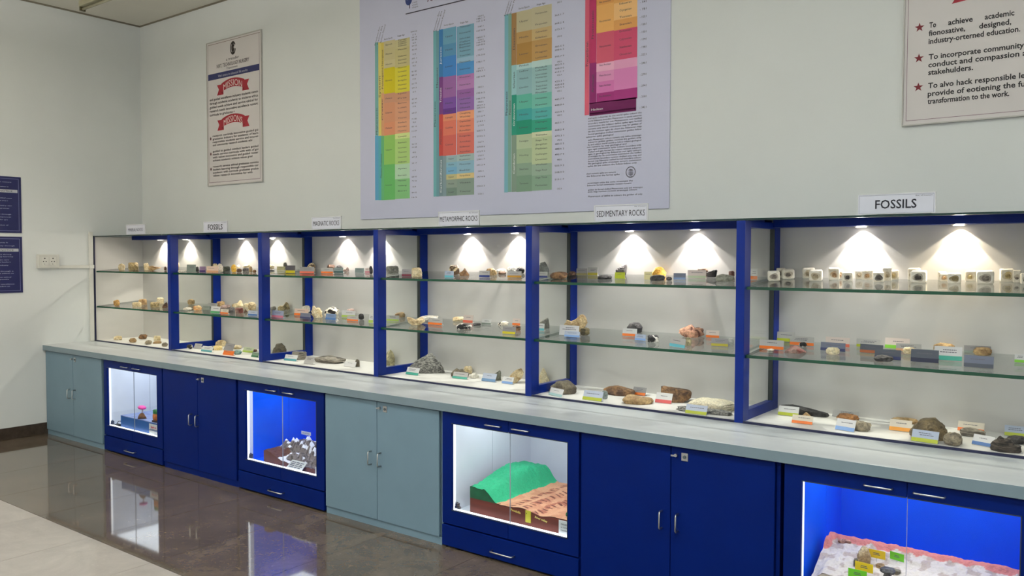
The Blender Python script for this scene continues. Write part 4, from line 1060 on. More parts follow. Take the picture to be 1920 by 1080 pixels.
def ribbon(P, cx, cz, w_, h, text, th, lift=0.0004):
    """curved banner with swallow tails"""
    red = S(150, 42, 54, 1.15); dr = S(112, 30, 42, 1.1); n = 10; b = w_*0.36
    for sgn in (-1, 1):
        P.poly([(cx+sgn*w_*.5, cz-h*.62), (cx+sgn*w_*.44, cz-h*.12), (cx+sgn*w_*.5, cz+h*.30), (cx+sgn*b*.82, cz+h*.30), (cx+sgn*b*.82, cz-h*.62)][::sgn], red, lift)
        P.poly([(cx+sgn*b, cz-h*.40), (cx+sgn*b, cz-h*.02), (cx+sgn*b*.82, cz-h*.62)][::sgn], dr, lift*1.5)
    for k in range(n):
        a0 = -1+2*k/n; a1 = -1+2*(k+1)/n
        y0 = 0.32*h*(1-a0*a0); y1 = 0.32*h*(1-a1*a1)
        P.poly([(cx+a0*b, cz-h*.40+y0), (cx+a1*b, cz-h*.40+y1), (cx+a1*b, cz+h*.36+y1), (cx+a0*b, cz+h*.36+y0)], red, lift*2)
    P.text(text, cx, cz-h*.04, th, b*1.62, S(226, 214, 210), 0, lift*4, 0.004, arc=0.32*h)

def garble(rng, n):
    ws = 'to achieve academic excellence through innovative curricula and research guided learning for students with values community service ethical conduct of graduates responsible leaders industry needs'.split()
    s = ''
    while len(s) < n: s += rng.choice(ws)+' '
    return s[:n].strip()

def mission():
    x0, x1, z0, z1 = 1.222, 2.062, 2.393, 3.735
    t = thing('mission_poster', 'framed poster with MISSION ribbons left of the time scale chart', 'poster', ((x0+x1)/2, 0, z0))
    box('sheet', (x0, x1, -0.010, -0.0005, z0, z1), m_cream, t, 0.001)
    f = 0.008
    multibox('frame', [(x0-f, x1+f, -0.014, -0.0005, z1, z1+f), (x0-f, x1+f, -0.014, -0.0005, z0-f, z0), (x0-f, x0, -0.014, -0.0005, z0, z1), (x1, x1+f, -0.014, -0.0005, z0, z1)], m_pedge, t)
    P = Print(); dk = S(66, 60, 64); off = (-(x0+x1)/2, -0.0104, -z0); rng = random.Random(4)
    P.rect(x0+.015, x1-.015, z1-.019, z1-.015, S(120, 96, 92)); P.rect(x0+.015, x1-.025, z0+.022, z0+.026, S(130, 106, 120))
    P.rect(x0+.015, x0+.018, z0+.024, z1-.017, S(130, 118, 126)); P.rect(x1-.028, x1-.024, z0+.024, z1-.017, S(110, 100, 104))
    # emblem: dark C ring with inner G
    n = 24; cx, cz = 1.640, 3.640
    for q in range(n):
        a0, a1 = 0.5+5.6*q/n, 0.5+5.6*(q+1)/n
        for r0, r1, kx in ((0.062, 0.044, 0.72), (0.036, 0.018, 0.72)):
            P.poly([(cx+kx*r0*math.cos(a0), cz+r0*math.sin(a0)), (cx+kx*r0*math.cos(a1), cz+r0*math.sin(a1)), (cx+kx*r1*math.cos(a1), cz+r1*math.sin(a1)), (cx+kx*r1*math.cos(a0), cz+r1*math.sin(a0))], S(66, 60, 58))
    P.rect(cx-0.012, cx+0.012, cz-0.05, cz+0.05, S(84, 76, 72))
    P.text('a transfer', 1.632, 3.549, 0.026, 0.20, dk); P.text('NIRT, TECHNOLOGY NURSERY', 1.632, 3.503, 0.034, 0.50, dk, bold=0.01); P.text('Department', 1.626, 3.467, 0.018, 0.17, dk)
    P.rect(x0+.018, x1-.028, 3.385, 3.442, S(52, 56, 100)); P.text('Vital centre in advanced life works', 1.63, 3.412, 0.024, 0.46, S(190, 190, 200))
    ribbon(P, 1.632, 3.296, 0.50, 0.105, 'MISSION', 0.058)
    ribbon(P, 1.632, 2.966, 0.50, 0.105, 'MISSIONS', 0.058)
    for k in range(5):
        L = 0.755 if k < 4 else 0.40
        P.text(garble(rng, 44 if k < 4 else 24), x0+.037+L/2, 3.201-k*0.036, 0.022, L, dk, bold=0.018)
    for zz in (2.857, 2.712, 2.568):
        for k in range(4):
            L = 0.71 if k < 3 else 0.62
            P.text(garble(rng, 40 if k < 3 else 36), x0+.08+L/2, zz-k*0.0287, 0.019, L, dk, bold=0.018)
        a = x0+.047; P.poly([(a-.012, zz-.02), (a, zz-.004), (a+.012, zz-.02), (a+.007, zz-.036), (a-.007, zz-.036)], S(96, 56, 60))
    o = P.build('printing', t, 'y', m_print); o.location = off
mission()

def values():
    x0, x1, z0, z1 = 7.402, 8.50, 2.394, 3.95
    t = thing('values_poster', 'large poster with red star bullets at the top right corner', 'poster', ((x0+x1)/2, 0, z0))
    box('sheet', (x0, x1, -0.012, -0.0005, z0, z1), m_cream, t, 0.001)
    f = 0.006
    multibox('frame', [(x0-f, x1+f, -0.018, -0.0005, z1, z1+f), (x0-f, x1+f, -0.018, -0.0005, z0-f, z0), (x0-f, x0, -0.018, -0.0005, z0, z1), (x1, x1+f, -0.018, -0.0005, z0, z1)], m_pedge, t)
    P = Print(); dk = S(44, 42, 46); off = (-(x0+x1)/2, -0.0124, -z0); ln = S(134, 106, 122)
    P.rect(x0+.013, x1-.013, z0+.019, z0+.0215, ln); P.rect(x0+.013, x0+.0155, z0+.02, z1-.02, ln); P.rect(x1-.016, x1-.013, z0+.02, z1-.02, ln)
    def star(cx, cz, r):
        pts = [(cx+(r if k % 2 == 0 else r*.40)*math.sin(math.pi*k/5), cz+(r if k % 2 == 0 else r*.40)*math.cos(math.pi*k/5)) for k in range(10)]
        for k in range(0, 10, 2):
            P.poly([(cx, cz), pts[(k+1) % 10], pts[k], pts[(k-1) % 10]], S(120, 44, 52))
    for zz in (2.878, 2.724, 2.579): star(7.471, zz, 0.024)
    H = 0.022
    rows = [(2.882, [('To', 7.516, .031), ('achieve', 7.601, .108), ('academic', 7.760, .124)]), (2.842, [('fionosative,', 7.514, .163), ('designed,', 7.737, .135), ('r', 7.955, .012)]), (2.802, [('industry-orterned education.', 7.514, .396)]),
            (2.724, [('To incorporate community se', 7.516, .452)]), (2.685, [('conduct and compassion am', 7.515, .452)]), (2.647, [('stakehulders.', 7.515, .200)]),
            (2.581, [('To alvo hack responsible lead', 7.516, .452)]), (2.541, [('provide of eotiening the futu', 7.515, .452)]), (2.503, [('transformation to the work.', 7.515, .356)])]
    for z, ws in rows:
        for s, x, w_ in ws: P.text(s, x, z, H*1.2, w_, dk, bold=0.022, align='l')
    red = S(150, 42, 54, 1.1)
    P.poly([(7.615, 2.970), (7.76, 2.985), (7.90, 3.02), (7.90, 3.11), (7.62, 3.09), (7.655, 3.03)], red)
    o = P.build('printing', t, 'y', m_print); o.location = off
values()

def board(z0, z1, label, band):
    y0, y1 = -2.05, -1.19
    t = thing('notice_board', label, 'poster', (0, (y0+y1)/2, z0), 'navy notice boards on the left wall')
    box('panel', (0.0005, 0.008, y0, y1, z0, z1), mat('navy_board', S(26, 30, 84), 0.35, var=0.05), t, 0.001)
    P = Print(); wt = S(196, 200, 220); rng = random.Random(int(z0*100))
    a0, a1 = -y1+0.02, -y0-0.02
    for u0, u1, v0, v1 in ((a0, a1, z1-.022, z1-.018), (a0, a1, z0+.018, z0+.022), (a0, a0+.004, z0+.02, z1-.02), (a1-.004, a1, z0+.02, z1-.02)): P.rect(u0, u1, v0, v1, S(120, 124, 160))
    # u grows away from the corner, so the print is laid mirrored in u and turned back when built
    rows = [0.052, 0.095, 0.135, 0.20, 0.225, 0.27, 0.295, 0.35, 0.375, 0.40, 0.45] if band == 0 else [0.055, 0.085, 0.125, 0.165, 0.185, 0.215, 0.235, 0.265, 0.32, 0.34, 0.375, 0.395, 0.44, 0.46]
    bi = 2
    for k, dz in enumerate(rows):
        z = z1-dz
        if k == bi: P.rect(a0+0.012, a1-0.012, z-0.014, z+0.014, S(186, 188, 196)); P.text('NOTICE', a1-0.11, z, 0.016, 0.11, S(30, 32, 60), lift=0.0012)
        else: P.text(garble(rng, 60), (a0+a1)/2+0.02, z, 0.008, (a1-a0)*rng.uniform(.70, .84), wt)
    # mirror in u so it reads left to right from inside the room
    c = (a0+a1)/2
    P.V = [(2*c-u, v, l) for u, v, l in P.V]; P.F = [f for f in P.F]
    me_off = (0.0084, -(y0+y1)/2, -z0)
    V = [(l, -u, v) for u, v, l in P.V]
    me = bpy.data.meshes.new('printing'); me.from_pydata(V, [], P.F); me.update()
    at = me.color_attributes.new('Col', 'FLOAT_COLOR', 'CORNER'); buf = []
    for p, cc in zip(me.polygons, P.C): buf += list(cc[:4])*p.loop_total
    at.data.foreach_set('color', buf)
    o = link('printing', me, m_print, t); o.location = me_off
board(1.927, 2.448, 'upper navy notice board at the left edge of the picture', 0)
board(1.370, 1.892, 'lower navy notice board at the left edge of the picture', 1)

# ------------------------------------------------------------------ models inside the vitrines
def field(name, x0, x1, y0, y1, nx, ny, hf, cf, parent, m=None):
    V = []; F = []; C = []
    for j in range(ny+1):
        for i in range(nx+1):
            x = x0+(x1-x0)*i/nx; y = y0+(y1-y0)*j/ny; V.append((x, y, hf(x, y)))
    for j in range(ny):
        for i in range(nx):
            a = j*(nx+1)+i; F.append((a, a+1, a+nx+2, a+nx+1))
    VC = [cf(*v) for v in V]
    o = raw(name, V, F, m or m_paint, parent, smooth=True)
    at = o.data.color_attributes.new('Col', 'FLOAT_COLOR', 'CORNER'); buf = []
    for f in F:
        for k in f: buf += VC[k][:4]
    at.data.foreach_set('color', buf)
    return o
def skirt(name, x0, x1, y0, y1, nx, ny, hf, zb, m, parent):
    per = [(x0+(x1-x0)*i/nx, y0) for i in range(nx)]+[(x1, y0+(y1-y0)*j/ny) for j in range(ny)]+[(x1-(x1-x0)*i/nx, y1) for i in range(nx)]+[(x0, y1-(y1-y0)*j/ny) for j in range(ny)]
    V = []
    for x, y in per: V += [(x, y, zb), (x, y, hf(x, y))]
    n = len(per); F = [(2*k, 2*((k+1) % n), 2*((k+1) % n)+1, 2*k+1) for k in range(n)]
    F.append(tuple(2*k for k in range(n))[::-1])
    return raw(name, V, F, m, parent)
def nz(x, y, s, z=0.0): return noise.noise(Vector((x*s, y*s, z)))
def smooth(a, b, t):
    t = max(0.0, min(1.0, (t-a)/(b-a))); return t*t*(3-2*t)

FLOORZ = 0.2125
def hill():
    x0, x1, y0, y1 = 5.285, 5.985, -0.935, -0.40
    t = thing('green_hill_model', 'green hill and terracotta valley model block in the white-lined vitrine', 'model', ((x0+x1)/2, (y0+y1)/2, FLOORZ))
    def foot(y): return 5.495+(y+0.93)*0.115
    def hf(x, y):
        b = 0.302+0.022*smooth(y0, y1, y)
        k = foot(y)
        g = 1-smooth(k-0.115, k, x)
        peak = 0.066+0.045*smooth(-0.93, -0.6, y)-0.02*smooth(-0.55, -0.40, y)
        e = nz(x, y, 42)*0.004+nz(x, y, 18)*0.004
        rid = 0.010*math.exp(-((x-foot(y)-0.16-0.02*nz(0, y, 12))/0.045)**2)-0.012*math.exp(-((x-foot(y)-0.30)/0.05)**2)
        return b+g*peak+e*(0.35+g)+rid*(1-g)
    def cf(x, y, z):
        k = foot(y)-0.012+0.008*nz(x, y, 25)
        if x < k: return S(44, 172, 122)
        u = x-foot(y)
        for c0, w0, ph in ((0.085, 0.016, 0.0), (0.175, 0.020, 1.3), (0.255, 0.018, 2.1)):
            cc = c0+0.018*nz(0, y, 9, c0*50)
            if abs(u-cc) < w0 and math.sin(y*165+ph+3*nz(x, y, 14, c0*9)) > 0.62: return S(112, 58, 48)
            if abs(u-cc) < w0*1.7 and nz(x, y, 26, c0*31) > 0.05: return S(176, 108, 86)
        return S(214, 156, 122) if nz(x, y, 15, 7) > -0.1 else S(202, 140, 108)
    field('terrain', x0, x1, y0, y1, 190, 150, hf, cf, t)
    sk = skirt('base_block', x0, x1, y0, y1, 40, 10, lambda x, y: hf(x, y)-0.003 if x > foot(y) else 0.304, FLOORZ, mat('oxide_red', S(104, 44, 36), 0.5, var=0.25, scale=3, stretch=(1, 1, 9)), t)
    skirt('hill_flank', x0, 5.50, y0-0.0006, y0+0.02, 24, 2, lambda x, y: max(hf(x, y0)-0.002, 0.3045), 0.3035, mat('dark_green_paint', S(18, 92, 62), 0.55, var=0.2, scale=25), t)
    def onf(px0, px1, z0_, z1_): pass
    tg = box('yellow_tag', (5.690, 5.728, y0-0.004, y0-0.0008, 0.238, 0.306), mat('tag_yellow', S(196, 190, 60), 0.5), t, 0.002)
    P = Print(); P.text('Foothills', 0, 0, 0.012, 0.07, S(226, 204, 110), -6, bold=0.03); P.text('River valley', 0.175, -0.012, 0.011, 0.085, S(230, 214, 130), -8, bold=0.03); P.rect(0.076, 0.080, 0.000, 0.006, S(60, 60, 30), 0.004)
    o = P.build('lettering', t, 'y', m_print); o.location = (5.622-t.location.x, y0-0.0012-t.location.y, 0.286-FLOORZ)
hill()
t = thing('model_caption', 'white caption card at the right corner of the green hill model', 'card', (5.95, -0.955, FLOORZ))
V, F = boxes([(5.928, 5.993, -0.958, -0.9555, FLOORZ, 0.302)]); raw('plate', V, F, mat('white_card', S(214, 218, 224), 0.5), t)
P = Print()
for k, s in enumerate(('GREEN', 'a hills', 'model')): P.text(s, 0.008, 0.03-k*0.016, 0.009, 0.042, INK)
o = P.build('lettering', t, 'y', m_print); o.location = (0.005, -0.0034, 0.04)
o = box('green_clod', (5.930, 5.982, -0.90, -0.86, 0.304, 0.33), mat('dark_green_paint', S(18, 92, 62), 0.55), None, 0.012)
tag(o, 'small dark green lump beside the white caption on the hill model', 'model')

def peaks():
    x0, x1, y0, y1 = 3.305, 3.980, -0.925, -0.56
    t = thing('snow_mountain_model', 'grey and white snowy mountain range model on a brown block', 'model', ((x0+x1)/2, (y0+y1)/2, FLOORZ))
    pk = [(3.335, -.745, .040, .026), (3.375, -.76, .036, .022), (3.405, -.735, .054, .028), (3.455, -.745, .066, .030), (3.505, -.74, .050, .026), (3.565, -.72, .078, .034), (3.615, -.74, .062, .028), (3.665, -.71, .082, .036), (3.72, -.69, .078, .032), (3.765, -.67, .080, .032), (3.63, -.84, .046, .036), (3.53, -.83, .030, .03),
          (3.82, -.72, .078, .034), (3.88, -.66, .085, .036), (3.50, -.68, .060, .03), (3.79, -.82, .044, .035), (3.93, -.74, .075, .036), (3.70, -.87, .024, .03), (3.60, -.64, .066, .034), (3.43, -.79, .034, .026), (3.70, -.78, .052, .03), (3.56, -.77, .048, .026)]
    def hf(x, y):
        b = 0.300-0.040*smooth(3.34, 3.50, x)*smooth(-0.70, -0.86, y)+0.018*smooth(-.86, -.66, y)
        if y < -0.86: b -= 0.012*smooth(3.48, 3.56, x)
        h = 0
        for px, py, ph, pr in pk:
            d = math.hypot(x-px, (y-py)*0.9)/(pr*0.85)
            if d < 2.2: h = max(h, 1.2*ph*max(0, 1-d*0.62)**1.05)
        e = nz(x, y, 30)*0.008+nz(x, y, 75)*0.004
        return b+h+e
    def cf(x, y, z):
        v = nz(x, y, 34, 5)
        near = min(((x-p[0])**2+(y-p[1])**2)**.5/p[3] for p in pk)
        if near < 0.52+0.25*v and z > 0.315: return S(238, 240, 246)
        if x < 3.46 and z < 0.315 and y < -0.80: return S(92, 56, 46)
        if v > 0.42 or (y < -0.82 and 3.46 < x < 3.60 and nz(x, y, 16, 9) > 0.0): return S(222, 222, 228)
        return S(118, 108, 106) if nz(x, y, 60, 2) > -0.1 else S(84, 76, 74)
    field('terrain', x0, x1, y0, y1, 170, 96, hf, cf, t)
    skirt('base_block', x0, x1, y0, y1, 50, 12, lambda x, y: hf(x, y)-0.001, FLOORZ, mat('brown_plaster', S(98, 54, 42), 0.6, var=0.25, scale=14), t)
    return hf
peaks()
t = thing('model_caption', 'white printed caption leaning before the snowy mountain model', 'card', (3.70, -0.95, FLOORZ))
V = [(3.598, -0.962, FLOORZ+0.001), (3.767, -0.962, FLOORZ+0.001), (3.800, -0.929, FLOORZ+0.068), (3.640, -0.929, FLOORZ+0.068)]
V2 = [(x, y+0.002, z-0.0012) for x, y, z in V]
raw('plate', V2+V, [(0, 3, 2, 1), (4, 5, 6, 7), (0, 1, 5, 4), (1, 2, 6, 5), (2, 3, 7, 6), (3, 0, 4, 7)], mat('white_card', S(214, 218, 224), 0.5), t)
LV, LF = [], []
for k in range(5):
    f0 = 0.14+k*0.16
    for a, b in ((0.10, 0.38), (0.42, 0.62), (0.66, 0.9-0.08*(k % 2))):
        n = len(LV)
        for uu, ff in ((a, f0), (b, f0), (b, f0+0.07), (a, f0+0.07)): LV.append((3.598+0.042*ff+(0.169-0.009*ff)*uu, -0.962+0.033*ff-0.0012, FLOORZ+0.001+0.067*ff+0.0006))
        LF.append((n, n+1, n+2, n+3))
raw('lettering', LV, LF, mat('caption_ink', S(48, 56, 92), 0.5), t)
o = thing('name_flag', 'tiny white name flag standing behind the snowy peaks', 'card', (3.41, -0.62, 0.30))
tube('pin', [(3.41, -0.62, 0.316), (3.41, -0.62, 0.40)], 0.0012, m_steel, o, 6)
box('plate', (3.355, 3.465, -0.6235, -0.6215, 0.372, 0.398), mat('white_card', S(214, 218, 224), 0.5), o)
P = Print(); P.text('MOUNTAIN', 0, 0, 0.010, 0.08, S(50, 60, 110)); q = P.build('lettering', o, 'y', m_print); q.location = (0, -0.0039, 0.085)
o = thing('model_caption', 'small pale caption at the right corner of the snowy mountain model', 'card', (3.90, -0.945, FLOORZ))
box('plate', (3.915, 3.975, -0.952, -0.950, FLOORZ, 0.275), mat('white_card', S(214, 218, 224), 0.5), o)
P = Print(); P.text('Range', 0, 0, 0.010, 0.035, S(60, 70, 110)); q = P.build('lettering', o, 'y', m_print); q.location = (0.045, -0.0074, 0.03)

def volcano():
    t = thing('blue_model_stand', 'blue box stand with a pale top in the leftmost vitrine', 'stand', (1.62, -0.75, FLOORZ))
    box('box', (1.300, 1.960, -0.945, -0.55, FLOORZ, 0.318), mat('stand_blue', S(32, 92, 168), 0.4, var=0.1, scale=5), t, 0.002)
    box('sea_top', (1.300, 1.960, -0.945, -0.55, 0.3185, 0.3235), mat('sea_top', S(150, 165, 205), 0.35, col2=S(96, 112, 176), scale=9, stretch=(1, 6, 1)), t)
    z = 0.324
    t = thing('volcano_model', 'tiny brown volcano with a pink smoke cap on the blue stand', 'model', (1.585, -0.905, z))
    V, F = [], []
    n = 20
    for k, (r, zz) in enumerate(((0.040, 0), (0.034, 0.016), (0.024, 0.034), (0.013, 0.045), (0.005, 0.046))):
        for q in range(n):
            a = 2*math.pi*q/n; rr = r*(1+0.15*math.sin(3*a+k)); V.append((rr*math.cos(a), rr*math.sin(a)*0.8, zz))
    for k in range(4):
        for q in range(n): a, b = k*n+q, k*n+(q+1) % n; F.append((a, b, b+n, a+n))
    F += [tuple(range(n))[::-1], tuple(4*n+q for q in range(n))]
    raw('cone', V, F, mat('volcano_clay', S(150, 100, 58), 0.6, col2=S(66, 48, 44), scale=22), t, True, True)
    tube('smoke_stem', [(0.004, 0, 0.044), (0.006, 0, 0.07), (0.002, 0, 0.082)], 0.006, mat('smoke_white', S(226, 214, 222), 0.6), t, 10, True)
    V, F = [], []
    for k, (r, zz) in enumerate(((0.008, 0.080), (0.036, 0.084), (0.042, 0.093), (0.030, 0.104), (0.006, 0.109))):
        for q in range(n):
            a = 2*math.pi*q/n; V.append((r*math.cos(a)*1.0, r*math.sin(a)*0.8, zz-0.12*r*math.cos(a)))
    for k in range(4):
        for q in range(n): a, b = k*n+q, k*n+(q+1) % n; F.append((a, b, b+n, a+n))
    F += [tuple(range(n))[::-1], tuple(4*n+q for q in range(n))]
    raw('smoke_cap', V, F, mat('smoke_pink', S(232, 72, 168), 0.6, var=0.1), t, True, True)
    t = thing('cutaway_model', 'green and orange cutaway hill block at the right of the blue stand', 'model', (1.84, -0.90, z))
    box('green_cap', (1.793, 1.892, -0.93, -0.83, z+0.045, z+0.105), mat('cap_green', S(44, 120, 70), 0.55, var=0.2), t, 0.015)
    box('orange_core', (1.797, 1.892, -0.936, -0.84, z+0.012, z+0.072), mat('core_orange', S(206, 118, 58), 0.6, col2=S(150, 84, 44), scale=25), t, 0.018)
    box('foot', (1.793, 1.892, -0.936, -0.83, z, z+0.014), mat('foot_brown', S(64, 44, 48), 0.6), t, 0.003)
    for zz0, zz1, lb, red in ((0.262, 0.312, 'upper white caption with red lettering before the blue stand', True), (FLOORZ+0.001, 0.255, 'lower white caption with grey lettering before the blue stand', False)):
        o = thing('model_caption', lb, 'card', (1.86, -0.955, zz0))
        multibox('plate', [(1.782, 1.928, -0.9540, -0.9520, zz0, zz1)], mat('white_card', S(214, 218, 224), 0.5), o)
        multibox('foot', [(1.786, 1.926, -0.9518, -0.9455, zz0, zz0+0.004)], mat('white_card', S(214, 218, 224), 0.5), o)
        P = Print()
        if red: P.text('Island arc', 0, 0, 0.018, 0.085, S(186, 50, 90), bold=0.03); P.rect(-0.055, 0.06, -0.023, -0.017, S(96, 104, 140))
        else: P.text('Arc', 0.03, 0, 0.012, 0.035, S(90, 90, 100))
        q = P.build('lettering', o, 'y', m_print); q.location = (-0.006, 0.0006, (zz1-zz0)/2)
    o = thing('power_adapter', 'black power adapter on the floor of the leftmost vitrine', 'adapter', (1.245, -0.93, FLOORZ))
    box('body', (1.215, 1.275, -0.958, -0.92, FLOORZ, FLOORZ+0.025), m_black, o, 0.004)
    tube('cable', [(1.225, -0.94, FLOORZ+0.026), (1.23, -0.93, FLOORZ+0.045), (1.25, -0.92, FLOORZ+0.048), (1.27, -0.915, FLOORZ+0.03), (1.28, -0.90, FLOORZ+0.004)], 0.003, m_black, o)
volcano()

def desert():
    x0, x1, y0, y1 = 7.262, 8.055, -0.955, -0.655
    t = thing('desert_model', 'sandy desert landform model with a pink rim in the cobalt-lined vitrine', 'model', ((x0+x1)/2, (y0+y1)/2, FLOORZ))
    def base(x, y):
        return 0.400-0.020*smooth(-0.70, -0.78, y)-0.045*smooth(-0.74, -0.96, y)
    def hf(x, y):
        ed = min(x-x0+0.9*max(0.0, -0.74-y), y1-y); b = base(x, y)
        rim = 0.026*(1-smooth(0.006, 0.034+0.012*nz(x, y, 22), ed)) if ed < 0.07 else 0
        left = -0.035*(1-smooth(0.0, 0.06, x-x0))*smooth(-0.78, -0.95, y)
        return b+rim+nz(x, y, 28)*0.007+nz(x, y, 70)*0.004+left
    def cf(x, y, z):
        ed = min(x-x0+0.9*max(0.0, -0.74-y), y1-y)
        if ed < 0.026+0.012*nz(x, y, 30): return S(214, 128, 118)
        return S(214, 200, 186) if nz(x, y, 24, 4) > -0.15 else S(186, 166, 152)
    field('terrain', x0, x1, y0, y1, 170, 80, hf, cf, t)
    skirt('base_block', x0, x1, y0, y1, 50, 16, lambda x, y: hf(x, y)-0.001, FLOORZ, mat('sand_side', S(196, 180, 168), 0.7, var=0.15, scale=20), t)
    return hf
dhf = desert()

